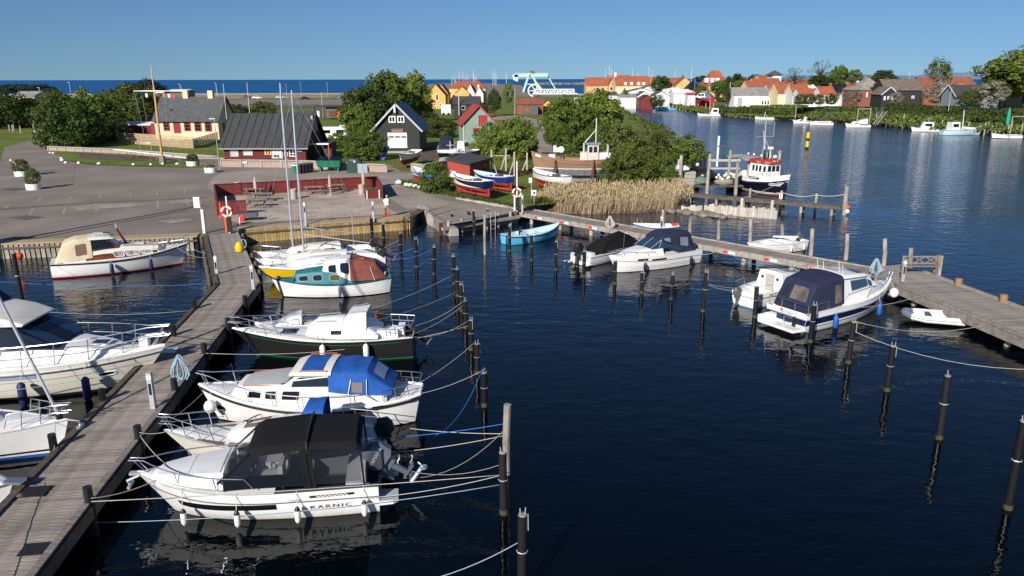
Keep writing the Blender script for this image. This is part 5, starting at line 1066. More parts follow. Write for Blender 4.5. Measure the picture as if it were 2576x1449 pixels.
# ---------------------------------------------------------------- buildings
def ang_front(o,rz=0):return o
class House:
 """a house given by picture columns x0..x1 of its front, rows of ridge, eaves and foot, and its distance"""
 def __init__(s,name,label,cat,x0,x1,yr,ye,yb,Y,Wd,wm,rm,gable=False,ov=.35,yaw=0,group=None,z0=None,gm=None,th=.16,ridge_at=None,hip=0,zb=None,bm=None):
  s.Y=Y;a=AT(x0,yb,Y);b=AT(x1,yb,Y);s.x0,s.x1=a.x,b.x;s.L=b.x-a.x;s.z0=zb if zb is not None else a.z;s.W=Wd
  s.c=V(((a.x+b.x)/2,Y,s.z0));s.t=t=thing(name,label,cat,s.c,yaw,group)
  L2=s.L/2;h=AT(x0,ye,Y).z-s.z0;r=AT((x0+x1)/2,yr,Y if gable else Y+Wd/2).z-s.z0;s.h,s.r=h,r
  b=MB();g=-5.0 if zb is None else -.3
  if gable:
   P0=[(-L2,0,g),(L2,0,g),(L2,0,h),(0,0,r),(-L2,0,h)]
   P1=[(x,Wd,z) for x,y,z in P0]
  else:
   P0=[(-L2,0,g),(-L2,Wd,g),(-L2,Wd,h),(-L2,Wd/2,r),(-L2,0,h)][::-1];P1=[(-x,y,z) for x,y,z in P0]
  if hip and not gable:
   b.box((0,Wd/2,(h+g)/2),(s.L,Wd,h-g))
  else:
   b.poly(P0,0);b.poly(P1[::-1],0)
   for i in range(5):
    j=(i+1) % 5
    if P0[i][2]>h+.01 or P0[j][2]>h+.01:continue
    b.poly([P0[j],P0[i],P1[i],P1[j]],0)
  b.build('wall',wm,t)
  m=MB()
  if gable:
   sl=(r-h)/L2
   for sg in (1,-1):
    e=V((sg*(L2+ov),0,h-sl*ov));k=V((0,0,r+.02))
    q=[k+V((0,-ov,0)),e+V((0,-ov,0)),e+V((0,Wd+ov,0)),k+V((0,Wd+ov,0))];s.slab(m,q,th)
  elif hip:
   sl=(r-h)/(Wd/2);e=h-sl*ov;k=L2-hip
   A=[(-L2-ov,-ov,e),(L2+ov,-ov,e),(L2+ov,Wd+ov,e),(-L2-ov,Wd+ov,e),(-k,Wd/2,r),(k,Wd/2,r)]
   m.add(A,[(0,1,5,4),(1,2,5),(2,3,4,5),(3,0,4),(3,2,1,0)])
  else:
   sl=(r-h)/(Wd/2)
   for y0,sg in ((-ov,1),(Wd+ov,-1)):
    q=[V((-L2-ov,Wd/2,r+.02)),V((-L2-ov,y0,h-sl*ov)),V((L2+ov,y0,h-sl*ov)),V((L2+ov,Wd/2,r+.02))];s.slab(m,q,th)
  s.roof=m.build('roof',rm,t);s.gable=gable;s.sl=sl;s.ov=ov
 def slab(s,m,q,th):
  n=(q[1]-q[0]).cross(q[3]-q[0]).normalized();n=n if n.z>0 else -n
  a=[p+n*th for p in q];m.add(a+list(q),[(0,1,2,3),(7,6,5,4),(0,4,5,1),(1,5,6,2),(2,6,7,3),(3,7,4,0)])
 def loc(s,x,y):p=AT(x,y,s.Y);return p.x-s.c.x,p.z-s.z0
 def opening(s,x0,y0,x1,y1,fm=None,pm=None,name='window',bars=0,cross=0,fw=.09,y=-.05,out=.06):
  ax,az=s.loc(x0,y1);bx,bz=s.loc(x1,y0);return s.open_m(ax,az,bx-ax,bz-az,fm,pm,name,bars,cross,fw)
 def open_m(s,ax,az,w,hh,fm=None,pm=None,name='window',bars=0,cross=0,fw=.09,face='f'):
  def T(p):
   if face=='f':return V((p[0],-p[1],p[2]))
   if face=='r':return V((s.L/2+p[1],p[0],p[2]))
   return V((-s.L/2-p[1],s.W-p[0],p[2]))
  m=MB()
  def bx(x0,x1,z0,z1,d):
   ps=[T(p) for p in ((x0,0,z0),(x1,0,z0),(x1,0,z1),(x0,0,z1),(x0,d,z0),(x1,d,z0),(x1,d,z1),(x0,d,z1))]
   m.add(ps,[(4,5,6,7),(0,4,7,3),(5,1,2,6),(7,6,2,3),(0,1,5,4)])
  bx(ax,ax+w,az,az+fw,.07);bx(ax,ax+w,az+hh-fw,az+hh,.07);bx(ax,ax+fw,az+fw,az+hh-fw,.07);bx(ax+w-fw,ax+w,az+fw,az+hh-fw,.07)
  for k in range(bars):c=ax+w*(k+1)/(bars+1);bx(c-fw*.35,c+fw*.35,az+fw,az+hh-fw,.06)
  for k in range(cross):c=az+hh*(k+1)/(cross+1);bx(ax+fw,ax+w-fw,c-fw*.3,c+fw*.3,.055)
  o=m.build(name,fm or M_offw,s.t)
  p=MB();p.poly([T((ax+fw*.5,.025,az+fw*.5)),T((ax+w-fw*.5,.025,az+fw*.5)),T((ax+w-fw*.5,.025,az+hh-fw*.5)),T((ax+fw*.5,.025,az+hh-fw*.5))]);p.build('pane' if name=='window' else 'panel',pm or M_glass,o)
  return o
 def chimney(s,fx,w,hh,m,d=None,y=None,cap=None):
  y=s.W/2 if y is None else y;b=MB();b.box((fx*s.L/2,y,s.r+hh/2-.6),(w,d or w,hh+1.2));o=b.build('chimney',m,s.roof)
  return o
 def verge(s,m,w=.16):
  b=MB();L2=s.L/2
  if s.gable:
   for yy in (-s.ov-.03,):
    for sg in (1,-1):b.bar((0,yy,s.r+.1),(sg*(L2+s.ov),yy,s.h-s.sl*s.ov+.06),.05,w+.1)
  else:
   for xx in (-L2-s.ov-.03,L2+s.ov+.03):
    for y in (-s.ov,s.W+s.ov):b.bar((xx,s.W/2,s.r+.1),(xx,y,s.h-s.sl*s.ov+.06),.05,w)
  return b.build('verge_board',m,s.t)
 def gutter(s,m):return MB().tube([(-s.L/2-s.ov,-s.ov-.06,s.h-s.sl*s.ov+.02),(s.L/2+s.ov,-s.ov-.06,s.h-s.sl*s.ov+.02)],.09,6).build('gutter',m,s.t)
 def battens(s,n,m,w=.07,hh=.07,name='batten',seam=True):
  """raised seams that run from ridge to eaves on the front slope"""
  L=s.L+2*s.ov
  for i in range(n):
   x=-L/2+L*(i+.5)/n;MB().bar((x,s.W/2-.02,s.r+.2),(x,-s.ov,s.h-s.sl*s.ov+.2),w,hh,up=(0,0,1)).build(name,m,s.t)
 def boards(s,m,pitch=.3,x0=None,x1=None,z0=0,z1=None,w=.05):
  """cover strips on the front wall"""
  z1=z1 or s.h;n=int(s.L/pitch);me=boxmesh('board_strip',(w,.04,1),m)
  for i in range(n):
   x=-s.L/2+(i+.5)*s.L/n;zt=z1 if not s.gable else min(z1,s.r-abs(x)*s.sl)
   place(s.t,'board_strip',me,Matrix.Translation((x,-.02,(z0+zt)/2))@Matrix.Diagonal((1,1,zt-z0,1)))
Mpl=M_offw
# red tarred-roof shed
hs=House('shed','long red boarded harbour shed with a dark grey felt roof and posters','shed',566,770,286,366,408,106,11,M_redw,M_felt,ov=.5,zb=1.0)
hs.battens(11,M_blk);hs.boards(M_redw,.22,w=.04);hs.gutter(M_galv)
def poster(h,x0,y0,x1,y1,m,name='poster',lines=0,lm=None,bw=.05):
 o=h.opening(x0,y0,x1,y1,M_offw,m,name,fw=bw)
 ax,az=h.loc(x0,y1);bx,bz=h.loc(x1,y0)
 if lines:
  b=MB()
  for k in range(lines):b.box(((ax+bx)/2-(bx-ax)*(.02+.06*((k*7) % 4)),-.085,bz-(bz-az)*(k+1)/(lines+1.2)),((bx-ax)*(.8-.12*((k*7) % 4)),.006,.03))
  b.build('printed_line',lm or M_galv,o)
 return o
poster(hs,580,371,598,392,M_offw,lines=9);o=poster(hs,612,371,634,389,mat('harbour map print',(.6,.7,.68),.6,col2=(.8,.82,.8),scale=4))
o=poster(hs,666,371,681,388,mat('yellow poster',(.85,.5,.01),.5));ax,az=hs.loc(673.5,381)
q=[(ax+.22*sin(k),-.085,az-.02+.26*cos(k)) for k in [(-2.5+.42*i) for i in range(13)]];MB().tube(q,.055,5).tube([(ax-.14,-.085,az-.3),(ax-.16,-.085,az-.42)],.06,5).tube([(ax+.14,-.085,az-.3),(ax+.16,-.085,az-.42)],.06,5).build('footprint_mark',mat('brown print',(.2,.08,.01),.6),o)
MB().box((ax,-.082,az+.5),(.7,.006,.05)).build('printed_line',M_offw,o)
o=poster(hs,684.5,370,709,397,mat('notice board glass',(.62,.66,.68),.25));ax,az=hs.loc(697,384)
MB().box((ax-.42,-.085,az),(.36,.006,1.1)).box((ax,-.085,az),(.36,.006,1.1)).box((ax+.42,-.085,az),(.36,.006,1.1)).build('notice',M_offw,o);MB().box((ax+.42,-.09,az-.1),(.2,.006,.2)).build('blue_notice',M_paleb,o);MB().box((ax-.42,-.09,az-.35),(.2,.006,.2)).build('dark_notice',M_dgrey,o)
hs.opening(728,369,745,393,bars=1,cross=2,fw=.12);o=hs.opening(715,382,724,392,M_galv,M_dgrey,'meter_box',fw=.1);poster(hs,748,376,760,380,M_offw,'name_board',1)
for k in range(3):hs.open_m(2+k*2.2,.9,.9,1.2,M_blk,M_glass,face='r',bars=1)
MB().box((hs.L/2+.08,hs.W*.5,hs.r-1.3),(.25,2.4,2.3)).build('gable_hatch',M_greys,hs.t);MB().box((hs.L/2+.02,hs.W/2,1.25),(.03,hs.W-.1,2.4)).build('dark_gable',M_blkw,hs.t)
MB().box((hs.L/2+1.5,4.2,2.35),(3.0,4.2,.12)).build('lean_to_roof',M_felt,hs.t);MB().box((hs.L/2+1.4,2.05,2.32),(2.8,.08,.2)).build('white_fascia',M_offw,hs.t)
MB().box((hs.L/2+2.7,2.3,1.15),(.16,.16,2.3)).build('red_post',M_redpl,hs.t);MB().box((hs.L/2+2.2,4.6,1.1),(1.4,3,2.2)).build('bin_store',M_blkw,hs.t)
# harbour cafe
hs=House('cafe','pale yellow rendered house with red windows, a slate roof and two chimneys','house',392,551,243.5,300,340,148,9.5,M_peach,M_slate,ov=.35,zb=1.0)
hs.gutter(M_slate);hs.battens(8,M_slate,.05,.03,'sheet_joint')
for a in ((412,302,425,327),(464,303,478,328),(490,303,505,328.5),(516,304,531,329)):hs.opening(*a,fm=M_wred,bars=0,cross=2,fw=.2)
hs.opening(438,302,452,333,M_wred,mat('red door',(.3,.01,.02),.5),'door',bars=2,fw=.2)
for f,w in ((-.23,.95),(.57,.95)):hs.chimney(f,w,1.3,M_peach)
hs.open_m(2.2,1.0,1.1,2.0,M_wred,M_glass,face='r',cross=1,fw=.12);hs.open_m(4.2,4.9,1.0,1.6,M_blk,M_glass,face='r');hs.verge(M_blk)
MB().box((-hs.L/2-.4,.4,1.5),(.8,.8,3)).build('porch',M_wred,hs.t);MB().bar((-hs.L*.28,1.9,hs.r-2.2),(-hs.L*.26,1.7,hs.r-2.6),.5,.4).build('roof_light',M_glass,hs.t)
# boathouse
hs=House('boathouse','black boarded boathouse with a white garage door and two white gable windows','boathouse',944,1056,263,322,376,120,10,M_blkw,mat('blue black roof',(.008,.011,.022),.45),gable=True,ov=.55,zb=1.0)
hs.boards(M_blkw,.28,z0=3.6);hs.verge(M_galv)
hs.opening(976,333,1023,371.5,M_offw,M_wall,'garage_door',fw=.1)
for k in range(3):hs.opening(977.5+15.2*k,341,991.5+15.2*k,346.5,M_offw,M_glass,fw=.06)
for x in (977.5,999.5):hs.opening(x,291,x+17,308,bars=1,fw=.17)
ax,az=hs.loc(993.5,274);MB().box((ax,-.6,az),(.28,.08,1.0)).build('finial',M_offw,hs.t);MB().box((0,-.3,.08),(hs.L+.3,.5,.3)).build('plinth',M_conc,hs.t)
o=hs.opening(985.5,323.5,1012.5,330,mat('tan sign wood',(.5,.3,.2),.8),mat('tan sign wood',(.5,.3,.2),.8),'sign_board',fw=.05);ax,az=hs.loc(999,326.6);text('KAMEY TAGE NÅS',.26,frame((ax,-.09,az),(1,0,0),(0,0,1)),M_dgrey,o,sx=.72)
MB().bar((-hs.L/2-.02,-.01,3.55),(hs.L/2+.02,-.01,3.55),.08,.12).build('band_board',M_blkw,hs.t)
# sage green hut
hs=House('hut','sage green boarded hut with a red roof and a red loft hatch','hut',1164,1246,266,309,352,138,8,M_sage,mat('faded red roof',(.3,.055,.04),.8,var=.2,scale=1),gable=True,ov=.45,yaw=R(9),zb=1.0)
hs.boards(M_sage,.3,w=.03);hs.verge(mat('red barge board',(.4,.03,.03),.6));hs.opening(1204,290,1225,317,M_wred,mat('red hatch',(.4,.03,.04),.6),'loft_hatch',fw=.1);hs.opening(1190,322,1206,338,M_wred,M_glass,fw=.3)
MB().box((1.6,-1.5,2.1),(3.4,3.0,.12)).box((1.6,-1.5,1.0),(3.2,2.8,2.1)).build('lean_to',M_felt,hs.t);MB().tube([(-hs.L/2+.2,-.1,0),(-hs.L/2+.2,-.1,hs.h)],.06,6).build('downpipe',M_offw,hs.t)
# flat roofed red shed by the boats
c=G(1182,452,1);t=thing('shed','small brick red shed with a low grey felt roof among the beached boats','shed',c)
e1=(G(1129,443,1)-c)*1.06;e2=(G(1232,441,1)-c)
def wallp(b,p,q,z0,z1,z2):b.poly([p+V((0,0,z0)),q+V((0,0,z0)),q+V((0,0,z2)),p+V((0,0,z1))])
b=MB();Z=V((0,0,0));e3=e1+e2;wallp(b,e1,Z,-.1,1.9,1.7);wallp(b,Z,e2,-.1,1.7,1.9);wallp(b,e2,e3,-.1,1.9,2.1);wallp(b,e3,e1,-.1,2.1,1.9);b.build('wall',M_redw2,t)
k=lambda p,z:p+(p-e3/2)*.12+V((0,0,z));q=[k(Z,1.72),k(e2,1.95),k(e3,2.18),k(e1,1.95)];b=MB();b.add(q+[p+V((0,0,.16)) for p in q],[(4,5,6,7),(3,2,1,0),(0,1,5,4),(1,2,6,5),(2,3,7,6),(3,0,4,7)]);b.build('roof',M_felt,t)
n1=V((e1.y,-e1.x,0)).normalized()*-1;n1=n1 if n1.y<0 else -n1;MB().bar(e1*.88+n1*.02+V((0,0,.35)),e1*.62+n1*.02+V((0,0,.35)),.04,.7).build('hatch',M_offw,t)
n2=V((e2.y,-e2.x,0)).normalized();n2=n2 if n2.y<0 else -n2
for f0 in (.15,.7):MB().bar(e2*f0+n2*.02+V((0,0,1.42)),e2*(f0+.2)+n2*.02+V((0,0,1.45)),.04,.42).build('window',M_glass,t)
MB().bar(e2*.5+n2*.02+V((0,0,.5)),e2*.75+n2*.02+V((0,0,.5)),.04,.9).build('dark_opening',M_blk,t)
# other buildings this side of the canal
hs=House('shelter','low red hut with a white flat roof left of the pale yellow house','hut',320,392,307,313,335,152,3.5,M_redw,M_wall,ov=.3,zb=1.0,th=.25);hs.boards(M_redw,.4)
hs=House('shed','black timber shed with a tall steel flue behind the sage green hut','shed',1141,1206,243,262,288,225,8,M_blkw,M_felt,ov=.3,zb=1.0);MB().tube([(-hs.L*.28,-1,1),(-hs.L*.28,-1,6.6)],.15,6).build('flue',M_galv,hs.t);hs.opening(1160,266,1170,276)
hs=House('hut','brown tiled hut with a white gable and a grey lean-to wall','hut',1300,1366,249,262,280,252,8,M_brick,M_tileo,ov=.3,zb=1.0)
MB().box((hs.L*.02,-1.6,1.4),(hs.L*.55,3,2.9)).build('lean_to',M_dgrey,hs.t);MB().tube([(hs.L*-.07+.55*cos(k*.6283),-3.15,1.3+.55*sin(k*.6283)) for k in range(10)],.16,6,closed=True).build('lifebuoy',M_orange,hs.t,smooth=50);MB().poly([(-hs.L/2-.03,-.0,hs.h),(-hs.L/2-.03,hs.W,hs.h),(-hs.L/2-.03,hs.W/2,hs.r-.3)]).build('white_gable',M_wall,hs.t)
hs=House('hut','small black hut with a yellow gable beside the brown tiled hut','hut',1366,1388,252,262,280,262,5,M_ylws,M_blk,gable=True,ov=.3,zb=1.0)
def yhouse(label,x0,x1,yr,ye,yb,Y,Wd,wm,rm,gable,wins,**k):
 h=House('house',label,'house',x0,x1,yr,ye,yb,Y,Wd,wm,rm,gable,**k)
 for a in wins:h.opening(*a,fw=.22)
 return h
yhouse('yellow gabled house with a tall white framed window, right of the big tree',1073,1121,212.5,240,268,300,12,M_ylws,M_tileo,True,[(1096,236,1103,253),(1076,237,1083,246),(1089,260,1096,266),(1104,260,1111,266)],ov=.2)
yhouse('second yellow gabled house half hidden behind the first one',1093,1128,212.5,236,262,325,12,M_ylws,M_tileo,True,[],ov=.2)
yhouse('yellow house with a long red tiled roof behind the black shed',1131,1222,204,222,262,345,12,M_ylw,M_tile,False,[(1150,232,1156,240)],ov=.2,hip=3)
yhouse('yellow gabled wing with one small window in front of the long red roof',1146,1180,218,234,262,335,9,M_ylws,M_tileo,True,[(1159,232,1164,239)],ov=.2)
yhouse('white gabled house with a dark roof beside the yellow wing',1172,1194,211,234,262,338,9,M_wall,M_slate,True,[],ov=.15)
yhouse('second narrow white gable with a chimney right of the yellow wing',1196,1216,219,236,262,336,8,M_wall,M_slate,True,[],ov=.15).chimney(-.3,.8,1,M_wall)
t=thing('container','orange steel shipping container beside the big tree','container',AT(864,299,215));MB().box((0,1.2,1.35),(3.1,2.4,2.7)).build('body',M_ctr,t);b=MB()
for i in range(9):b.box((-1.4+i*.35,-.03,1.35),(.12,.06,2.4))
b.build('corrugation',M_ctr,t);text('TOPAS',.5,frame((.2,-.08,2.2),(1,0,0),(0,0,1)),M_offw,t)
t=thing('kiosk','dark open kiosk with a flat roof left of the orange container','kiosk',AT(825,296,222));MB().box((0,2,3.3),(8,5,.25)).build('roof',M_blkw,t);MB().box((1.6,2.5,1.6),(4.4,3.6,3.2)).build('wall',M_dgrey,t);MB().box((-3.7,-.2,1.6),(.2,.2,3.2)).box((-1.6,-.2,1.6),(.2,.2,3.2)).build('post',M_blk,t);MB().box((-2.6,-.3,1.2),(.7,.6,1.6)).build('machine',M_offw,t);MB().box((1.2,.64,1.2),(2,.1,1.6)).build('counter',M_rust,t)
t=thing('workshop_van','white box trailer standing by the black timber shed','trailer',AT(1122,289,215));MB().box((0,1,1.5),(2.6,2,2.6)).build('body',M_offw,t);MB().tube([(-.7,-.05,.25),(-.7,.2,.25)],.4,10).tube([(.7,-.05,.25),(.7,.2,.25)],.4,10).build('wheel',M_blk,t)
for i,(x0,x1,yt,yb) in enumerate(((410,470,212,243),(420,540,232,243))):
 hs=House('beach_hut',['dark beach kiosk with a white roof edge behind the pale yellow house','low grey beach building with a white roof edge'][i],'kiosk',x0+20,x1,yt+14,yt+16,yb,300+20*i,8,M_dgrey,M_wall,ov=.8,th=.5)
hs=House('house','white house with a grey roof among the trees at the far left','house',40,90,228,238,262,240,8,M_wall,M_tileg,ov=.4)
# ---------------------------------------------------------------- the town across the water
yhouse('apricot warehouse with a long red tiled roof, left end of the town',1474,1543,195.5,217,240,500,14,M_orl,M_tile,False,[(1500,219,1506,228),(1513,219,1518,226),(1526,219,1531,226)],ov=.15)
yhouse('taller red roof behind the apricot warehouse',1530,1585,190,206,235,525,12,M_orl,M_tile,False,[],ov=.15)
yhouse('apricot gabled wing with white windows between the two long red roofs',1531,1549,199,214,236,494,9,M_orl,M_tileo,True,[(1534,219,1541,228),(1537,208,1543,213)],ov=.1)
h=yhouse('pale yellow warehouse with a long red roof and four white dormers',1548,1636,192.5,217,238,420,14,M_ylwp,M_tile,False,[(1568,220,1573,226)],ov=.12);h.chimney(-.95,1.3,2,M_ylwp);h.verge(M_ylwp,.6)
for x in (1574,1589,1607,1620):ax,az=h.loc(x,213);p=MB().box((ax,1.5,az+.2),(1.5,2.2,1.9)).build('dormer',M_offw,h.roof)
yhouse('red roofed house half hidden behind the dark round tree',1634,1665,195,214,238,432,12,M_ylwp,M_tile,False,[],ov=.15)
yhouse('strong yellow gabled house with small dark windows',1698,1745,196,217,238,395,12,M_ylws,M_tileo,True,[(1721,203,1726,208),(1713,213,1719,219),(1731,213,1737,219),(1706,225,1713,233),(1722,225,1730,236)],ov=.15).chimney(.0,1,1.4,M_brick)
yhouse('old brown tiled barn roof left of the strong yellow gable',1681,1712,197,226,242,402,10,M_brick,M_tileo,False,[],ov=.2)
h=yhouse('black hipped house with white ground floor windows',1728,1763,206,226,240,370,9,M_wall,M_blk,False,[(1730,227,1735,237),(1738,227,1743,237)],ov=.3,hip=2.5);
h=yhouse('large house with a steep red hipped roof and three dormers',1776,1836,178,215,232,390,16,M_ylw,M_tile,False,[],ov=.2,hip=4)
for x in (1779,1793,1806):ax,az=h.loc(x,203);MB().box((ax,1.9,az),(1.6,3.2,2.2)).build('dormer',M_offw,h.roof)
yhouse('pale yellow gable in front of the steep hipped roof',1777,1790,216,228,240,365,8,M_ylw,M_tile,True,[],ov=.15)
hs=House('boathouse','red gabled boathouse with a blue loft door at the waterfront','boathouse',1762,1797,231,247,260,305,9,mat('crimson boards',(.26,.02,.03),.8),M_tileg,True,ov=.4);hs.opening(1777,236,1785.5,249,mat('blue hatch',(.04,.2,.4),.6),mat('blue hatch',(.04,.2,.4),.6),'loft_hatch',fw=.1)
yhouse('low white shed with a red roof beside the red boathouse',1730,1768,235,240,250,325,6,M_wall,M_redw2,False,[],ov=.2)
for i,(x0,x1,yr,ye,yb,Y,rm,wm) in enumerate([(1580,1645,223,231,246,345,M_slate,M_wall),(1607,1657,217,226,240,362,M_slate,M_wall),(1640,1684,231,243,260,325,M_slate,M_lgrey),(1601,1637,231,243,262,328,M_slate,M_lgrey),(1667,1712,222,232,244,350,M_wall,M_wall),(1694,1735,226,236,250,335,M_wall,M_wall),(1520,1552,232,240,262,340,M_dgrey,M_wall),(1560,1600,237,245,262,326,M_tileg,M_wall),(1613,1641,240,249,264,316,M_blk,M_redw)]):
 yhouse(['low white fish house with a slate roof on the quay, left of the dark gables','white gabled building with one square window above the quay','grey gabled fish house on the quay, right of the other grey gable','grey gabled fish house on the quay, left of the other grey gable','flat white building between the quay and the yellow gable','white garage building right of the quay gables','white shed with a dark roof at the canal mouth','low white shed on the quay behind the posts','small dark red shed on the quay between the grey gables'][i],x0,x1,yr,ye,yb,Y,9,wm,rm,i in (0,1,2,3,8),[((x0+x1)/2-3,ye+1,(x0+x1)/2+3,ye+6)] if i in (1,2,3) else [],ov=.25)
hs=House('warehouse','long white building with a weathered grey roof and a flat annex on the far bank','building',1846,1938,222,241,258,284,12,M_wall,M_tileg,ov=.3);hs.open_m(5.5,3.5,.6,3.5,M_offw,M_blk,face='l')
MB().box((2.2,-3,hs.loc(1900,254)[1]-3.1),(hs.L*1.15,6,8.2)).build('annex',M_wall,hs.t);
for x in (1905,1912,1919,1926,1948):ax,az=hs.loc(x,254);MB().box((ax,-6.05,az-.6),(.5,.06,1.2)).build('window',M_glass,hs.t)
yhouse('white gabled cottage end with a dark slate roof right of the long white building',1958,2004,230,250,262,282,8,M_wall,mat('black slate',(.035,.037,.042),.7),False,[],ov=.25).chimney(.1,.8,1.2,M_wall)
reds=[(1880,1935,205,222,236,300,0),(1896,1965,199,214,232,330,0),(1935,1978,214,232,245,290,0),(1956,2010,215,238,250,270,0),(1994,2040,216,236,250,262,0),(2014,2062,224,240,254,255,0),(1960,2010,203,213,226,350,0),(2000,2068,203,216,232,320,0),(2068,2106,220,240,252,250,0),(1910,1950,191,200,215,380,0),(1850,1885,200,214,230,340,0)]
words=['red tiled cottage roof, %s' % w for w in ('left end of the cottage row','broad one above the cottage row','next to the yellow gutter wall','with roof windows in the middle of the row','with a yellow gable wall','with a white gable and chimney','highest behind the row, by the bare tree','long one behind the bare tree','beside the weathered grey roof','small one near the sky line','behind the tall dark tree')]
for i,(x0,x1,yr,ye,yb,Y,g) in enumerate(reds):
 h=yhouse(words[i],x0,x1,yr,ye+(6 if i in (4,5,8) else 0),yb,Y,10,(M_ylwp,M_wall,M_wall)[i % 3],M_tile,False,[(x0+5,ye+2,x0+9,ye+8),(x0+14,ye+2,x0+18,ye+8)],ov=.1,group='red roofed cottages across the water')
 if i in (3,5,8):h.chimney(.7,.8,1.2,M_wall if i==5 else M_brick)
 if i in (3,4):h.verge(M_ylwp,.4)
yhouse('white house with a square dark roof turret above the red roofs',1943,1965,178,188,205,350,8,M_wall,M_slate,False,[(1946,189,1949,195),(1952,189,1955,195),(1958,189,1961,195)],ov=.8,hip=2)
h=yhouse('house with a pale weathered sheet roof and three brick chimneys',2080,2150,205,232,252,285,10,M_wall,mat('pale sheet roof',(.4,.36,.33),.9,col2=(.5,.46,.42),scale=.4),False,[],ov=.15)
for f in (-.6,.25,.7):h.chimney(f,.7,1,M_brick)
yhouse('white gabled cottage with a red roof and a dark window',2138,2166,214,231,252,272,7,M_wall,M_tile,True,[(2145,229,2152,237)],ov=.15).chimney(.8,.7,1.2,M_wall)
yhouse('small white gable end low in front of the pale sheet roof',2073,2106,232,247,255,270,5,M_wall,M_tileg,True,[(2086,238,2090,243)],ov=.1)
h=yhouse('red brick house with a large grey slate roof',2160,2255,197,227,252,265,13,M_brick,M_tileg,False,[(2178,234,2183,246),(2190,234,2195,246),(2203,234,2209,246)],ov=.3,hip=5);h.chimney(-.1,.9,.9,M_brick);h.chimney(.55,.8,.7,M_brick)
h=yhouse('black house with a thatched roof and white gable doors',2225,2318,202,228,256,243,9,M_blkw,M_thatch,False,[(2292,243,2300,250)],ov=.4)
h2=House('porch_house','lower black gabled front of the thatched house with white doors','house',2216,2256,222,239,254,234,7,M_blkw,M_thatch,True,ov=.35);h2.verge(M_paleb)
for x in (2222,2231,2240):h2.opening(x,244,x+6,254,M_offw,M_lgrey,'door',fw=.12)
yhouse('long brown tiled roof behind the blossoming tree',2325,2460,197,226,245,262,13,M_brick,M_tileo,False,[],ov=.2).chimney(.2,.9,1.4,M_conc)
yhouse('small orange tiled gable roof before the long brown roof',2395,2432,213,224,240,250,7,M_wall,mat('orange tiles',(.5,.17,.04),.8),False,[],ov=.1)
hs=House('bungalow','dark shed roofed bungalow with a long white fascia by the hedge','house',2405,2512,217,243,258,222,8,mat('blue grey boards',(.2,.25,.28),.8),M_felt,ov=.6);hs.verge(M_offw,.3);hs.opening(2479,233,2489,256,M_offw,M_paleb,'door',fw=.15)
yhouse('flat grey garage at the right edge behind the hedge',2532,2590,228,236,256,228,6,M_greys,M_tileg,False,[],ov=.3)
# lift bridge, footbridge, marina masts
t=thing('lift_bridge','mint green bascule bridge tower with a white counter wheel','bridge',AT(1337,238,330));q=lambda x,y:AT(x,y,330)-t.location
b=MB()
for dy in (-2,2):
 o=V((0,dy,0));b.bar(q(1316,232)+o,q(1331,184)+o,.7,.8).bar(q(1361,232)+o,q(1335,184)+o,.7,.8).bar(q(1326,212)+o,q(1346,212)+o,.4)
b.build('tower',M_mint,t);MB().bar(q(1294,190),q(1378,189),3.2,1.3).build('balance_beam',M_mint,t);MB().bar(q(1377,190),q(1397,224),.5).build('pull_rod',M_mint,t)
p0,p1,p2,p3=q(1289,188),q(1303,188),q(1303,206),q(1291,201);b=MB();b.add([p+V((0,-1.6,0)) for p in (p0,p1,p2,p3)]+[p+V((0,1.6,0)) for p in (p0,p1,p2,p3)],[(3,2,1,0),(4,5,6,7),(0,1,5,4),(1,2,6,5),(2,3,7,6),(3,0,4,7)]);b.build('counterweight',mat('pale mint steel',(.55,.68,.6),.6),t)
b=MB();c=q(1345,222);Rr=(q(1377,222)-c).x*.45;b.tube([c+V((Rr*cos(k*pi/10)*1.15,-2.3,Rr*sin(k*pi/10)-1)) for k in range(20)],.3,5,closed=True)
for k in range(3):b.tube([c+V((Rr*cos(k*pi/3),-2.3,Rr*sin(k*pi/3)-1)),c-V((Rr*cos(k*pi/3),2.3,Rr*sin(k*pi/3)+1))],.2,4)
b.build('wheel',M_offw,t);b=MB()
b.tube([q(1294,184),q(1375,184)],.08,4)
for x in range(1296,1376,8):b.tube([q(x,184),q(x,189)],.06,4)
b.build('handrail',M_mint,t);MB().box(q(1339,186),(2,2,2.4)).build('machine_house',M_dgrey,t);c=q(1335,240);MB().box((c.x,0,1.6-t.location.z),(7,7,5)).build('pier',M_conc,t)
t=thing('footbridge','white steel truss bridge deck over the canal mouth','bridge',AT(1340,236,325));q=lambda x,y:AT(x,y,325)-t.location
for dy in (-1.8,1.8):
 b=MB();o=V((0,dy,0));b.bar(q(1344,225)+o,q(1444,225)+o,.35).bar(q(1340,236)+o,q(1452,236)+o,.45)
 n=12
 for k in range(n+1):x=lerp(1344,1444,k/n);b.bar(q(x,236)+o,q(x,225)+o,.2);b.bar(q(x,236 if k % 2 else 225)+o,q(min(1444,x+100/n),225 if k % 2 else 236)+o,.2) if k<n else None
 b.build('truss',M_offw,t)
MB().bar(q(1338,237.5),q(1510,238),3.4,.4).build('deck',M_conc,t);c=q(1452,240);MB().box((c.x,0,1.8-t.location.z),(3,4.4,6)).build('pier',M_conc,t)
t=thing('breakwater','long dark stone breakwater in the sea left of the apricot warehouse','breakwater',AT(1430,213,620));b=MB()
for i in range(40):b.box((-24+i*1.5,rnd.uniform(-1,1),.6),(2,4,rnd.uniform(1.2,2.4)),rz=rnd.uniform(0,3))
b.build('boulders',M_rock,t,kind='stuff')
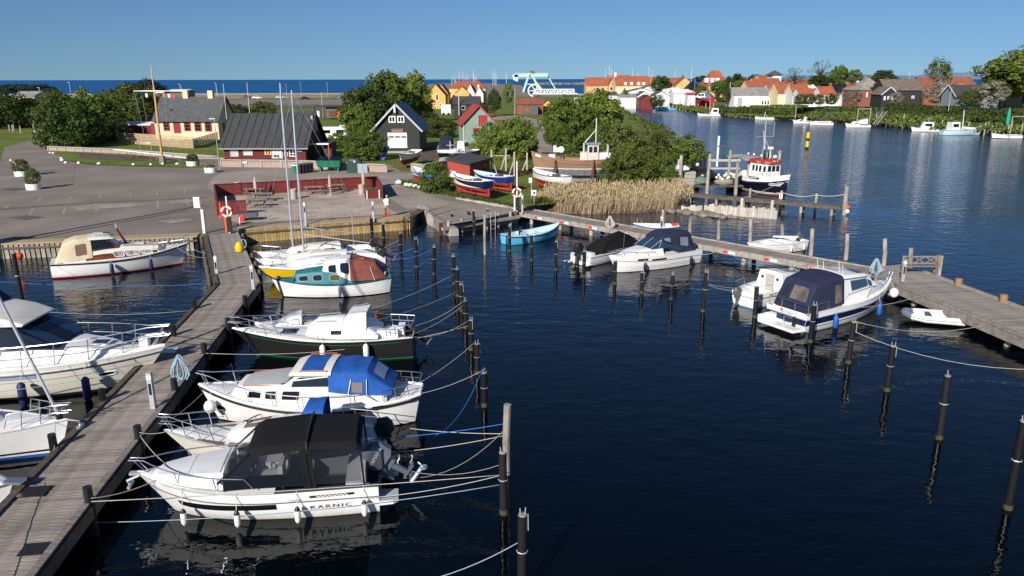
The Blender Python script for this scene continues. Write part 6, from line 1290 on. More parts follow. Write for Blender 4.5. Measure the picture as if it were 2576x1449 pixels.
def marina_mast(x,yt,yb,Y,label,group):
 p=AT(x,yb,Y);q=AT(x,yt,Y);h=q.z-p.z;t=thing('yacht_mast',label,'mast',p,0,group);MB().tube([(0,0,0),(0,0,h)],[.2,.15],6).build('spar',M_alu,t);MB().tube([(-1,0,h*.6),(1,0,h*.6)],.05,4).build('spreader',M_alu,t);MB().tube([(0,0,h),(3.2,0,0)],.025,3).build('stay',M_steel,t)
for i,(x,yt) in enumerate([(1137,195),(1143,188),(1156,178),(1165,181),(1146,200),(1171,191),(1177,186),(1191,176),(1193,187),(1198,190),(1183,201),(1240,180),(1245,173),(1248,184),(1274,182),(1150,202)]):marina_mast(x,yt,214,560+rnd.uniform(-20,20),'pale yacht mast beyond the red roof near the big tree, counted from the left: %s' % ['one','two','five','seven','three','eight','nine','eleven','twelve','thirteen','ten','fourteen','fifteen','sixteen','last','four'][i],'yacht masts of the far marina')
for i,(x,yt) in enumerate([(1522,177),(1532,166),(1537,176),(1590,176),(1631,168),(1639,178),(1697,178),(1738,170),(1604,182)]):marina_mast(x,yt,215,520,'yacht mast above the town roofs, '+['left of the group of three','tallest of the group of three','right of the group of three','above the four dormers','left of the pair by the dark round tree','right of the pair by the dark round tree','leaning one near the yellow gable','thick white one beside the yellow gable','thin one between the dormers and the pair'][i],'yacht masts over the town roofs')
# ---------------------------------------------------------------- trees, bushes, hedges, reeds
def rv(r):
 z=r.uniform(-1,1);a=r.uniform(0,2*pi);k=math.sqrt(1-z*z);return V((k*cos(a),k*sin(a),z))
def leaf(b,p,n,s,r):
 a=n.cross(rv(r));a=a.normalized() if a.length>.01 else n.orthogonal().normalized();c=n.cross(a)
 s1=s*r.uniform(.7,1.3);s2=s1*r.uniform(.5,.9)
 b.add([p-a*s1,p-c*s2,p+a*s1,p+c*s2],[(0,1,2,3)])
def crown_mesh(name,m,seed,shape,K=46,n=95,ls=.055,cl=.27,flat=1.0):
 """unit crown: radius about 1, height from 0 to 2; clumps of leaves round limb ends with gaps between them"""
 r=random.Random(seed);b=MB();cs=[]
 for i in range(K):
  for _ in range(40):
   d=rv(r);k=r.uniform(.45,1)**.6;p=V((d.x*k,d.y*k,d.z*k))
   if shape=='dome':z=(p.z+1)*.95;p=V((p.x*(.72+.35*sin(min(1,z/1.3)*pi*.85)),p.y*(.72+.35*sin(min(1,z/1.3)*pi*.85)),z))
   elif shape=='bush':p=V((p.x,p.y,max(.06,(p.z+.75)*1.1)))
   elif shape=='tall':z=(p.z+1)*.98;p=V((p.x*.8,p.y*.8,z))
   elif shape=='pine':z=1.0+abs(p.z)*.9*(1-.5*abs(p.x));p=V((p.x*1.05,p.y*1.05,z))
   elif shape=='umb':p=V((p.x,p.y,1.45+p.z*.28))
   elif shape=='weep':z=(p.z+1)*.98;p=V((p.x*.85*(1.1-.25*z),p.y*.85*(1.1-.25*z),z))
   if all((p-q[0]).length>.17 for q in cs):break
  cs.append((p,cl*r.uniform(.65,1.35)))
 for p,rad in cs:
  c0=V((0,0,p.z*.75+.2))
  for j in range(n):
   d=rv(r)*r.random()**.45;q=p+V((d.x,d.y,d.z*.75))*rad
   if shape=='weep':q.z -= abs(r.gauss(0,.12))
   if q.z<.0:continue
   nn=((q-c0).normalized()*.9+rv(r)+V((0,0,.35))).normalized();leaf(b,q,nn,ls,r)
 o=b.build(name,m);me=o.data;bpy.data.objects.remove(o);return me,cs
def trunk_mesh(cs,seed,r0,m,top=1.2,lean=0,nl=14,zb=0):
 r=random.Random(seed);b=MB();t0=V((lean,0,top));b.tube([(0,0,zb-.2),(lean*.2,0,zb+(top-zb)*.3),(lean*.6,.01,zb+(top-zb)*.65),t0],[r0*1.25,r0,r0*.7,r0*.4],7)
 for p,rad in cs[:nl]:
  k=r.uniform(.25,.9);s=V((lean*k,0,zb+(top-zb)*k));mid=s.lerp(p,.5)+V((0,0,.06));b.tube([s,mid,p],[r0*.45,r0*.28,r0*.1],5)
 o=b.build('trunk',m,smooth=1);me=o.data;bpy.data.objects.remove(o);return me
LIB={}
def lib(key,m,seed,shape,r0=.05,top=1.2,bark=None,**k):
 me,cs=crown_mesh('crown',m,seed,shape,**k);LIB[key]=(me,trunk_mesh(cs,seed,r0,bark or M_bark,top,zb=-.35 if shape in ('dome','tall','weep') else 0))
for i in range(3):
 lib('mid%d' % i,LF_mid,10+i,'dome',K=78,n=85,cl=.27);lib('dark%d' % i,LF_dark,20+i,'dome',K=74,n=80,cl=.27);lib('bush%d' % i,LF_mid,30+i,'bush',K=80,n=78,ls=.05,cl=.27,r0=.03,top=.5);lib('ol%d' % i,LF_ol,40+i,'bush',K=72,n=72,ls=.048,cl=.26,r0=.04,top=.6)
 lib('lite%d' % i,LF_lite,50+i,'dome',K=76,n=82,cl=.27);lib('lbush%d' % i,LF_lite,60+i,'bush',K=80,n=80,ls=.05,cl=.27,r0=.03,top=.5);lib('dbush%d' % i,LF_dark,65+i,'bush',K=76,n=75,cl=.27,ls=.05,r0=.03,top=.5)
lib('pine',LF_pine,70,'pine',K=40,n=95,ls=.04,cl=.22,r0=.05,top=1.3);lib('umb',LF_pine,71,'umb',K=34,n=90,ls=.035,cl=.2,r0=.05,top=1.4)
lib('bloss',LF_bloss,72,'bush',K=54,n=100,ls=.04,cl=.2,r0=.04,top=.6);lib('willow',LF_dark,73,'weep',K=60,n=80,ls=.04,cl=.2);lib('birch',LF_ol,74,'weep',K=54,n=90,ls=.035,cl=.2,r0=.03,top=1.5,bark=mat('birch bark',(.4,.38,.35),.8));lib('greyw',LF_willow,75,'dome',K=44,n=80)
lib('tall',LF_lite,76,'tall',K=44,n=90);lib('bare',LF_brown,77,'dome',K=60,n=34,ls=.018,cl=.17,r0=.045,top=.9);lib('bare2',LF_ol,78,'dome',K=60,n=50,ls=.02,cl=.18,r0=.045,top=1.0)
for k in ('bare','bare2'):
 me,cs=crown_mesh('crown',LF_brown if k=='bare' else LF_ol,79,'dome',K=60,n=40,ls=.02,cl=.16);LIB[k]=(me,trunk_mesh(cs,79,.05,M_bark,1.0,nl=60,zb=-.35))
tr=random.Random(5)
def tree(key,xc,yb,w,yt,label,name=None,cat=None,group=None,z=1.0,Y=None,bot=0.0,lean=0):
 """crown w picture columns wide from row yt down; foot at row yb on level z, or at the distance Y"""
 base=AT(xc,yb,Y) if Y else G(xc,yb,z);d=base.y*cos(TH)+(HC-base.z)*sin(TH);hw=w/2/F*d;zt=AT(xc,yt,base.y).z-base.z
 bush=key[:2] in ('bu','ol','lb','db','bl');name=name or ('bush' if bush else 'tree')
 t=thing(name,label,cat or ('bush' if bush else 'tree'),base,tr.uniform(0,6.28),group)
 me,tm=LIB[key];cb=zt*(0 if bush else .14)+bot;sz=(zt-cb)/(1.72 if bush else 2.05)
 for nm,m in (('crown',me),('trunk',tm)):
  o=bpy.data.objects.new(nm,m);COL.objects.link(o);o.parent=t;o.location=(0,0,cb);o.scale=(hw,hw,sz)
 return t
T=tree
# left of the quay
T('umb',62,268,120,200,'dark wind-bent pine with a flat top at the far left',name='pine_tree');T('dbush0',25,320,130,236,'large dark green bush at the left picture edge');T('pine',20,262,70,205,'dark pine cut by the left picture edge',name='pine_tree');T('dbush2',75,312,90,252,'dark bush below the flat-topped pine')
T('pine',122,286,78,201,'dark pine between the flat-topped pine and the big roadside bush',name='pine_tree');T('ol0',140,300,90,230,'olive bush in front of the middle dark pine')
T('dbush0',175,368,150,245,'big leafy bush by the bend of the asphalt path');T('mid0',230,350,130,216,'round green tree beside the path bend');T('bush1',210,362,130,280,'low dark green bush right of the path bend');T('dbush1',275,352,100,300,'dark shaded bush next to the slatted fence')
T('ol1',330,315,130,222,'tall olive bush behind the red hut with a white roof');T('mid1',290,310,110,225,'green tree left of the semaphore mast');T('ol2',385,305,70,230,'olive bush at the end of the pale yellow house')
T('pine',330,285,70,196,'left of the two dark pines behind the semaphore mast',name='pine_tree');T('pine',380,285,90,187,'right of the two dark pines behind the semaphore mast',name='pine_tree');T('greyw',275,290,50,218,'grey-green willow behind the roadside bushes')
T('bloss',270,338,80,290,'white blossoming bush by the slatted fence');T('ol0',665,290,78,257,'olive bush above the roof of the red harbour shed');T('dbush2',600,300,60,265,'dark bush behind the pale yellow house')
for i in range(9):T('dbush%d' % (i % 3),-40+i*26,296+rnd.uniform(-4,4),50,246+rnd.uniform(-4,6),'dark bush of the thicket along the far left lawn, %s from the left' % on[i],group='thicket bushes at the far left')
# middle
T('dark0',925,346,130,208,'dark lower left part of the tree group behind the boathouse');T('mid1',975,332,115,168,'tallest green tree left of the boathouse roof');T('lite0',1042,322,96,172,'yellow-green tree right of the tallest tree');T('mid2',905,350,90,252,'green tree beside the orange container');T('dark1',985,338,120,255,'dark green tree just behind the boathouse');T('lbush1',1060,318,60,255,'pale bush with autumn leaves by the yellow house')
T('bush0',930,402,88,330,'round bush beside the left wall of the boathouse');T('bush2',890,402,60,338,'second round bush next to the dumpsters');T('bush1',850,372,50,335,'low hedge bush by the caravan');T('mid0',905,365,70,290,'small tree between caravan and boathouse')
T('ol1',1105,345,92,300,'olive bush right of the boathouse');T('dbush0',1080,330,60,285,'dark bush behind the boathouse');T('ol2',1065,305,50,262,'bush between the boathouse and the yellow house')
T('willow',1244,292,46,214,'dark weeping tree left of the lift bridge');T('tall',1279,268,32,207,'light green tree at the foot of the lift bridge');T('dbush1',1210,285,40,258,'dark bush behind the sage green hut')
T('lbush0',1235,398,80,318,'yellow-green bush in front of the sage green hut, left one');T('lbush2',1295,402,110,308,'large yellow-green bush before the gravel path');T('lbush1',1265,400,70,340,'yellow-green bush low between the two larger ones');T('bush0',1330,396,50,345,'small bush at the edge of the gravel path')
T('bush1',1097,484,82,415,'round bush among the beached rowing boats');
T('mid0',1412,380,96,238,'green tree left of the bright tree on the gravel path');T('lite1',1498,345,132,220,'large bright green tree by the canal');T('mid2',1450,378,110,252,'broad green tree above the wooden boat');T('mid1',1405,388,70,300,'low green tree at the path above the wooden boat');T('bush2',1455,420,110,345,'green bush behind the bow of the wooden boat')
T('dark2',1540,330,50,262,'dark tree at the canal edge');T('ol0',1545,440,120,318,'olive bush behind the wheelhouse of the wooden boat');T('bare2',1640,420,130,292,'wind-bent half bare tree over the canal');T('ol1',1620,445,130,345,'broad olive bush by the net sheds');T('mid0',1725,438,100,334,'green tree leaning over the canal water');T('ol2',1590,468,130,390,'low olive bush behind the reeds');T('bush2',1672,468,64,396,'dense small green bush beside the tarpaulin heap');T('ol0',1530,470,60,400,'olive bush behind the stern of the wooden boat');T('bush1',1500,400,90,320,'green bush between the wooden boat and the bright tree')
# town
def TT(key,xc,yb,w,yt,Y,label,**k):return tree(key,xc,yb,w,yt,label,Y=Y,**k)
TT('dark0',1662,240,50,188,355,'dark green round tree between the long red roof and the yellow gable');TT('dark1',1847,240,60,184,330,'dark green tree beside the steep red roof');TT('mid1',1808,246,44,200,310,'green tree in front of the steep red roof');TT('mid2',1860,246,40,200,318,'second green tree right of the steep red roof');TT('dbush0',1818,258,42,217,290,'dark bush right of the red boathouse',name='bush');TT('mid0',1762,242,36,214,320,'small green tree left of the red boathouse');TT('bare',1995,232,56,160,290,'bare dark tree above the red roofs');TT('bare2',2061,228,62,140,290,'tall thin-leaved tree on the sky line');TT('mid1',2110,226,48,162,280,'green tree right of the tall thin-leaved tree');TT('tall',2148,226,40,174,280,'light green tree behind the weathered sheet roof');TT('dark2',2062,226,60,188,285,'dark bushy tree below the thin-leaved tree');TT('dark0',2220,222,60,175,260,'round dark tree behind the slate roof');TT('birch',2352,244,86,138,270,'tall drooping birch on the sky line');TT('lite2',2575,262,200,110,222,'huge green tree at the right picture edge');TT('mid0',2520,262,100,165,224,'lower left crown under the huge tree at the right edge')
TT('bloss',2366,262,86,205,236,'white blossoming tree before the long brown roof',name='blossom_tree',cat='tree');TT('bloss',2250,262,36,236,228,'small blossoming bush at the thatched house');TT('bloss',2485,264,80,212,216,'thin blossoming tree before the bungalow',name='blossom_tree',cat='tree');TT('bloss',2142,262,50,232,255,'pinkish blossoming bush before the red brick house');TT('lite0',2068,262,60,220,262,'young yellow-green tree before the weathered sheet roof');TT('ol1',2435,264,50,232,218,'olive bush left of the bungalow door');TT('dbush1',2400,262,60,236,230,'dark bush below the blossoming tree');TT('ol0',1572,262,22,228,330,'brown bush on the quay by the white fish houses');TT('dbush2',1652,268,38,243,300,'dark bush at the right end of the quay')
TT('dbush0',1900,212,40,190,420,'far dark bush on the sky line left of the bare tree');TT('dark1',1765,210,40,190,430,'far dark tree behind the black hipped house')
for i,(x,k) in enumerate(((2012,'dbush0'),(2034,'dbush1'),(2060,'ol0'),(2090,'dbush2'))):TT(k,x,264,30,240,225,'garden bush before the white cottage walls, %s from the left' % on[i])
# hedges and scrub on the far bank
def leafmass(name,label,pts,m,n,ls,cat=None,kind=None,h=1,wd=1,jag=.3,seed=1):
 """foliage along a line: pts (x, y, z), height h, width wd"""
 r=random.Random(seed);b=MB();pts=[V(p) for p in pts];L=[(pts[i+1]-pts[i]).length for i in range(len(pts)-1)];tot=sum(L)
 ph=[r.uniform(0,6) for _ in range(4)]
 for i in range(n):
  d=r.random()*tot;k=0
  while d>L[k] and k<len(L)-1:d -= L[k];k+=1
  p=pts[k].lerp(pts[k+1],min(1,d/L[k]));s=p.x+p.y*.7;hh=h*(1-jag+jag*(.5+.3*sin(s*.9+ph[0])+.3*sin(s*.37+ph[1])+.2*sin(s*2.3+ph[2])))
  a=r.uniform(0,pi);q=p+V((r.uniform(-.25,.25)*wd-.38*cos(a)*wd*.6,-cos(a)*wd*.5,sin(a)**.6*hh*r.uniform(.75,1.05)))
  leaf(b,q,(V((0,-cos(a),sin(a)))+rv(r)*.8).normalized(),ls,r)
 o=b.build(name,m,kind=kind)
 if cat:tag(o,label,cat)
 return o
bankx=lambda x,y,dd,z:(G(x,y,0)+V((dd*.75,dd*.66,z)))
leafmass('hedge','long clipped dark hedge along the gardens on the far bank',[bankx(2130,316,24,3.0),bankx(2300,335,22,3.0),bankx(2560,354,20,3.0)],LF_dark,9000,.3,'hedge',h=2.2,wd=2,jag=.1)
leafmass('hedge','bright yellow-green hedge before the long white building',[bankx(1845,299,9,2.0),bankx(1975,306,12,2.6)],LF_lite,3600,.26,'hedge',h=1.9,wd=2,jag=.15)
leafmass('hedge','dark hedge row below the long white building',[bankx(1770,294,8,.9),bankx(1890,302,8,1.4),bankx(2140,317,14,2.4)],LF_dark,7000,.32,'hedge',h=2.6,wd=3,jag=.4)
for i,(a,b_,dd,z,h,m,n) in enumerate(((0,1,10,1.4,2.2,LF_mid,7500),(0,1,6.5,.8,1.5,LF_ol,5500),(0,1,15,2.4,1.8,LF_dark,7000))):
 leafmass('bank_scrub','',[bankx(1800,296,dd,z*.7),bankx(1900,302,dd,z),bankx(2100,314,dd,z),bankx(2300,335,dd,z),bankx(2576,355,dd,z),bankx(2700,368,dd,z)],m,n,.3,kind='stuff',h=h,wd=5,jag=.6,seed=i+3)
leafmass('bank_scrub','',[G(1660,271,0)+V((3,3,.6)),G(1762,293,0)+V((4,4,.8))],LF_ol,1800,.3,kind='stuff',h=1.6,wd=3,jag=.6,seed=9)
leafmass('shore_scrub','',[G(1422,244,1),G(1490,256,1),G(1540,272,1),G(1585,300,1),G(1630,322,1),G(1690,350,1)],LF_ol,5200,.3,kind='stuff',h=2.0,wd=3,jag=.7,seed=11)
# reeds
r=random.Random(3);b=MB();ra=[G(1356,532,-.1),G(1400,541,-.1),G(1520,543,-.1),G(1690,534,-.1),G(1735,512,-.1)];rb=[G(1345,508,.5),G(1400,500,.5),G(1540,492,.3),G(1690,488,.3),G(1735,492,.2)]
for i in range(19000):
 k=r.random()*3.999;i0=int(k);f=k-i0;g=r.random()**.8;p=ra[i0].lerp(ra[i0+1],f).lerp(rb[i0].lerp(rb[i0+1],f),g)
 hh=r.uniform(.95,1.75)*(1 if k>.45 else .55)*(1 if k<3.5 else .6);d=V((r.gauss(.1,.12),r.gauss(-.05,.1),1));a=r.uniform(0,pi);w=V((cos(a),sin(a),0))*r.uniform(.01,.022)
 q=p+d*hh*.6;e=p+d*hh+V((r.gauss(.05,.06),r.gauss(0,.05),0));b.add([p-w,p+w,q+w*.8,q-w*.8,e],[(0,1,2,3),(3,2,4)])
 if r.random()<.4:b.add([e-w*2.5-V((0,0,.05)),e+w*2.5-V((0,0,.05)),e+w+V((0,0,.16)),e-w+V((0,0,.16))],[(0,1,2,3)])
b.build('reeds',M_reed,kind='stuff')
# grass tufts near the slip, the wall and the hut
b=MB()
def tufts(pts,n,hgt,wd):
 pts=[G(x,y,ZQ) for x,y in pts]
 for i in range(n):
  k=r.random()*(len(pts)-1);i0=int(k);p=pts[i0].lerp(pts[i0+1],k-i0)+V((r.gauss(0,wd),r.gauss(0,wd),0));d=V((r.gauss(0,.3),r.gauss(0,.3),1));a=r.uniform(0,pi);w=V((cos(a),sin(a),0))*.03;h=hgt*r.uniform(.5,1.3)
  b.add([p-w,p+w,p+d*h],[(0,1,2)])
tufts([(1010,455),(1080,480),(1150,492),(1230,508),(1300,522)],3500,.3,.35);tufts([(560,414),(660,414),(760,412)],1800,.22,.5);tufts([(1215,380),(1300,392),(1345,440)],2600,.5,1.2);tufts([(1100,470),(1230,480),(1330,470)],2500,.22,1.5);tufts([(150,400),(250,414),(470,419)],1200,.15,.3);tufts([(1340,512),(1420,500),(1550,490)],2000,.5,.6)
b.build('grass_tufts',M_grassb,kind='stuff')
# ---------------------------------------------------------------- terrace, quay and yard furniture
def gz(x,y,z=ZQ):return G(x,y,z)
M_pc=mat('weathered picnic wood',(.16,.14,.12),.85,col2=(.27,.24,.21),scale=3,rnd=.15)
t=thing('terrace_fence','low dark red board fence around the gravel terrace','fence')
fp=[V((-26.2,65.6,0)),V((-29.3,75.2,0)),V((-14.2,83.6,0)),V((-12.2,72.0,0))];fp=[V((p.x,p.y,0)) for p in (gz(548,541),gz(541,493),gz(948,472),gz(963,500))];fp.insert(0,V((*gz(619,538)[:2],0)))
meb=boxmesh('board',(.186,.03,1.12),M_redw)
def boardrun(a,b,zb=.05):
 d=b-a;L=d.length;d.normalize();an=math.atan2(d.y,d.x);n=int(L/.19)
 for i in range(n):p=a+d*(i+.5)*L/n;place(t,'board',meb,yaw_m((p.x,p.y,ZQ+.6),an))
 MB().bar(a+V((0,0,ZQ+1.2)),b+V((0,0,ZQ+1.2)),.16,.06).bar(a+V((0,0,ZQ+.3)),b+V((0,0,ZQ+.3)),.06,.1).build('rail',M_redw,t)
 for i in range(int(L/2.4)+1):p=a+d*min(L,i*2.4);MB().box((p.x,p.y,ZQ+.6),(.12,.14,1.2),rz=an).build('post',M_redw,t)
for i in range(4):boardrun(fp[i],fp[i+1])
def picnic():
 t=thing('picnic_table','','picnic table',(0,0,0),0,'picnic tables on the terrace and lawn')
 me=boxmesh('board',(1.9,.13,.04),M_pc)
 for k in range(5):place(t,'board',me,Matrix.Translation((0,-.3+.15*k,.75)))
 for s in (-1,1):
  for k in range(2):place(t,'seat_board',me,Matrix.Translation((0,s*(.68+.14*k),.45)))
 for x in (-.65,.65):
  b=MB();b.bar((x,-.22,.73),(x,-.62,0),.05,.1).bar((x,.22,.73),(x,.62,0),.05,.1).bar((x,-.8,.41),(x,.8,.41),.05,.1).bar((x,-.3,.7),(x,.3,.7),.05,.08);b.build('leg_frame',M_pc,t)
 return t
pt=picnic();first=True
for x,y,a,l in ((612,484,.1,'picnic table in the fence corner behind the inner red panel'),(640,492,.15,'picnic table under the left closed parasol'),(660,505,.2,'picnic table right of the left parasol, second row'),(645,520,.1,'picnic table nearest the trolley on the terrace'),(790,487,.15,'picnic table beside the masts, against the red fence'),(845,482,.15,'picnic table under the right closed parasol'),(470,410,.1,'picnic table on the lawn by the semaphore mast'),(530,408,1.2,'picnic table by the dark planter left of the red shed')):
 p=gz(x,y)
 if first:pt.location=p;pt.rotation_euler.z=a;pt['label']=l;first=False
 else:dup(pt,p,a,l)
def parasol(x,y,yt,m,l,pole=M_offw):
 p=gz(x,y);q=AT(x,yt,p.y);h=q.z-p.z;t=thing('parasol',l,'parasol',p);MB().tube([(0,0,0),(0,0,h)],.03,6).build('pole',pole,t);MB().lathe([(.03,h),(.1,h-.25),(.17,h*.62),(.14,h*.5),(.2,h*.42),(.05,h*.4)],n=9).build('canopy',m,t,smooth=50);MB().lathe([(.01,0),(.3,0),(.3,.1),(.01,.1)],n=12).build('base',M_conc,t)
parasol(644,493,443,mat('pale pink canvas',(.5,.4,.38),.9),'closed pale pink parasol at the left picnic tables');parasol(831,490,438,mat('beige canvas',(.42,.33,.25),.9),'closed beige parasol at the right picnic tables');parasol(565,338,310,mat('grey lilac canvas',(.4,.37,.4),.9),'closed grey parasol in front of the red hut with a white roof')
def bin_(x,y,l,m=mat('pebbled concrete',(.42,.36,.3),.95,var=.2,scale=30)):
 t=thing('litter_bin',l,'litter bin',gz(x,y));MB().lathe([(.01,0),(.3,0),(.32,.9),(.32,1.0),(.24,1.0),(.22,.7),(.01,.7)],n=14).build('body',m,t,smooth=40);MB().lathe([(.33,.78),(.34,.78),(.34,.83),(.33,.83)],n=14).build('band',M_conc,t)
bin_(739,500,'round pebble concrete bin left of the masts on the terrace');bin_(910,488,'round pebble concrete bin beside the sign on the terrace');bin_(599,480,'round concrete bin in the left fence corner')
t=thing('planter','red wooden planter with heather in the right fence corner','planter',gz(936,498),R(25));MB().box((0,0,.4),(1.3,.7,.8)).build('box',M_redw,t);MB().box((-.6,-.37,.42),(.1,.06,.84)).box((.6,-.37,.42),(.1,.06,.84)).build('corner_board',M_offw,t);leafmass('plant','',[(-.55,0,.75),(.55,0,.75)],LF_ol,260,.06,h=.4,wd=.5).parent=t
t=thing('sign','blue-grey square sign on a pole behind the red fence','sign',gz(914,478));MB().tube([(0,0,0),(0,0,2.6)],.035,6).build('pole',M_galv,t);MB().box((0,.05,2.25),(1.0,.03,.95)).build('panel',mat('sign grey',(.3,.36,.42),.5),t);MB().box((0,-.02,1.0),(.25,.06,2.0)).build('post',M_conc,t)
t=thing('boat_trolley','grey hand trolley with two wheels behind a pipe barrier','trolley',gz(626,553),R(10));MB().box((0,0,.45),(1.4,.8,.3)).build('tray',M_dgrey,t);MB().tube([(-.5,-.45,.25),(-.5,-.35,.25)],.25,12).tube([(-.5,.45,.25),(-.5,.35,.25)],.25,12).build('wheel',M_redpl,t)
p,q=gz(603,566)-V((0,0,0)),gz(674,553);t=thing('pipe_barrier','low bent steel pipe barrier in front of the trolley','barrier',p);d=q-p;MB().tube([(0,0,0),(0,0,.6),d*.06+V((0,0,.78)),d*.94+V((0,0,.78)),d+V((0,0,.6)),d],.035,7).build('pipe',M_galv,t,smooth=50)
t=thing('traffic_post','orange-red plastic traffic post at the fence corner','traffic post',gz(556,545));MB().lathe([(.22,0),(.2,.08),(.1,.1),(.1,1.1),(.05,1.25),(.01,1.28)],n=10).build('body',M_redpl,t,smooth=40);MB().lathe([(.105,.6),(.105,.8)],n=10).build('band',M_orange,t)
def lifepost(x,y,yt,l):
 p=gz(x,y);h=AT(x,yt,p.y).z-p.z;t=thing('lifebuoy_post',l,'lifebuoy',p);MB().tube([(0,0,0),(0,0,h)],.06,7).build('post',M_offw,t)
 b=MB();n=24;b.tube([(.0+.36*cos(k*2*pi/n),-.16,1.65+.36*sin(k*2*pi/n)) for k in range(n)],.09,7,closed=True);o=b.build('ring',[M_white,M_redpl],t,smooth=50);o.data.polygons.foreach_set('material_index',[1 if ((i//7) % 6)<2 else 0 for i in range(len(o.data.polygons))])
 MB().box((.05,.0,.7),(.3,.16,1.2)).build('box',M_black,t);MB().box((-.22,0,.7),(.12,.1,1.3)).build('marker',M_orange if x<700 else M_offw,t)
lifepost(577,585,492,'lifebuoy post with an orange marker where the plank pier meets the quay');lifepost(1300,532,405,'tall white post with a red and white lifebuoy at the pontoon end')
def signpost(x,y,yt,l,pan,m,z=ZQ,name='sign',pz=None,arrow=False):
 p=G(x,y,z);h=AT(x,yt,p.y).z-p.z;t=thing(name,l,'sign',p);MB().tube([(0,0,0),(0,0,h)],.035,6).build('pole',M_galv,t);z1=h-pan[1]/2
 MB().box((pan[2],-.05,z1),(pan[0],.03,pan[1])).build('panel',m,t);
 return t,z1
t,z1=signpost(511,585,494,'leaning white pennant-shaped sign at the left head of the plank pier',(.45,.8,-.25),M_white);MB().box((.1,0,.9),(.2,.25,1.8)).build('hose_box',M_gel2,t)
t,z1=signpost(1343,525,478,'small white number sign on a thin pole beside the reeds',(.5,.5,0),M_white,.6);MB().box((0,-.07,z1),(.2,.01,.2)).build('symbol',M_dgrey,t)
signpost(1336,500,447,'small white pennant sign by the bow of the beached white boat',(.3,.5,-.1),M_white);signpost(1396,408,365,'double dark sign on a thin pole by the gravel path',(.35,.5,0),M_dgrey)
def pedestal(x,y,yt,l,z=.95,num='5'):
 p=G(x,y,z);h=AT(x,yt,p.y).z-p.z;t=thing('service_pedestal',l,'power pedestal',p);MB().box((0,0,h/2),(.16,.16,h)).build('column',M_galv,t);MB().box((0,-.0,h-.16),(.175,.175,.14)).build('lamp',M_gel2,t);MB().box((0,-.085,h-.6),(.09,.02,.42)).build('socket_plate',M_navyp,t)
for a in ((385,1025,935,'grey power pedestal nearest on the plank pier, beside the coiled rope'),(545,688,641,'grey power pedestal on the left edge of the plank pier'),(637,728,664,'grey power pedestal at the bend of the plank pier'),(769,568,507,'grey power pedestal on the yellow quay by the masts'),(939,556,505,'grey power pedestal on the yellow quay near the standing person'),(1313,536,490,'grey power pedestal beside the lifebuoy at the pontoon end'),(1662,585,543,'grey power pedestal on the pontoon behind the navy canopy'),(2268,710,655,'grey power pedestal at the pontoon corner by the bench')):pedestal(*a)
def coil(x,y,yt,l,m,z=.9):
 p=G(x,y,z);h=AT(x,yt,p.y).z-p.z;t=thing('rope_coil',l,'rope coil',p);MB().box((0,0,h*.48),(.09,.09,h*.96)).build('stake',M_dgrey,t)
 for k in range(7):
  w=.07+.022*k;MB().tube([(w*1.5*sin(i*.5236)*(1-.72*cos(i*.5236))+.05*sin(k*2.1),-.06+.05*sin(k*1.7)-.1*(1-cos(i*.5236))*(k % 3)*.3,h*.5+h*.48*cos(i*.5236)*(1-.05*(k % 4))+.03*sin(k*3)) for i in range(12)],.024,5,closed=True).build('rope_loop',m,t,smooth=50)
coil(457,955,888,'pale blue rope hung in loops on a stake on the plank pier',M_ropet);coil(1533,574,542,'white rope hung in loops on the pontoon behind the black covered boat',M_rope);coil(2199,692,650,'pale blue rope hung in loops on the pontoon at the navy cruiser bow',M_ropet)
t=thing('hose_bag','yellow bag with a hose at the right edge of the plank pier','bag',G(602,632,.95));MB().lathe([(.03,0),(.26,.05),(.3,.35),(.18,.62),(.05,.7)],n=9).build('body',M_yellow,t,smooth=60);MB().tube([(.3+.18*cos(k*.7854),.05,.55+.3*sin(k*.7854)) for k in range(8)],.03,5,closed=True).build('hose',M_ropet,t)
for x,y,w,d,m,l in ((420,880,.75,.6,M_offw,'white board lying on the left edge of the plank pier'),(72,1235,.95,.55,M_black,'dark mat on the left edge of the plank pier'),(95,1378,.8,.5,M_black,'dark mat at the near right edge of the plank pier')):
 tag(MB().box((0,0,0),(w,d,.03)).build('mat',m,loc=G(x,y,.99),rz=R(8)),l,'mat')
t=thing('bench','weathered wooden bench with crossed backrest at the pontoon corner','bench',G(2310,688,.9),R(-2));b=MB();b.box((0,-.1,.45),(2.0,.45,.05)).build('seat',M_pc,t);b=MB();b.bar((-1,.15,.95),(1,.15,.95),.05,.08).bar((-1,.15,.55),(1,.15,.55),.05,.08)
for k in range(3):x=-1+k*.667;b.bar((x,.15,.55),(x+.667,.15,.95),.03,.05).bar((x,.15,.95),(x+.667,.15,.55),.03,.05)
b.build('backrest',M_pc,t)
for x in (-.95,.95):MB().box((x,.15,.5),(.07,.07,1.0)).box((x,-.28,.32),(.07,.07,.65)).box((x,-.08,.65),(.07,.5,.05)).build('leg',M_pc,t)
for x,y,yt,l in ((2357,690,645,'thick square wooden post at the right end of the bench'),):p=G(x,y,.2);h=AT(x,yt,p.y).z;tag(MB().box((0,0,h/2),(.28,.28,h)).build('post',M_pileg,loc=(p.x,p.y,0)),l,'post')
for x,y,l in ((2409,718,'short orange-brown mooring stump nearer the bench'),(2522,760,'short orange-brown mooring stump nearer the right edge')):tag(MB().lathe([(.2,-.1),(.2,.32),(.16,.36),(.01,.36)],n=10).build('bollard',M_old,loc=G(x,y,.9),smooth=40),l,'bollard')
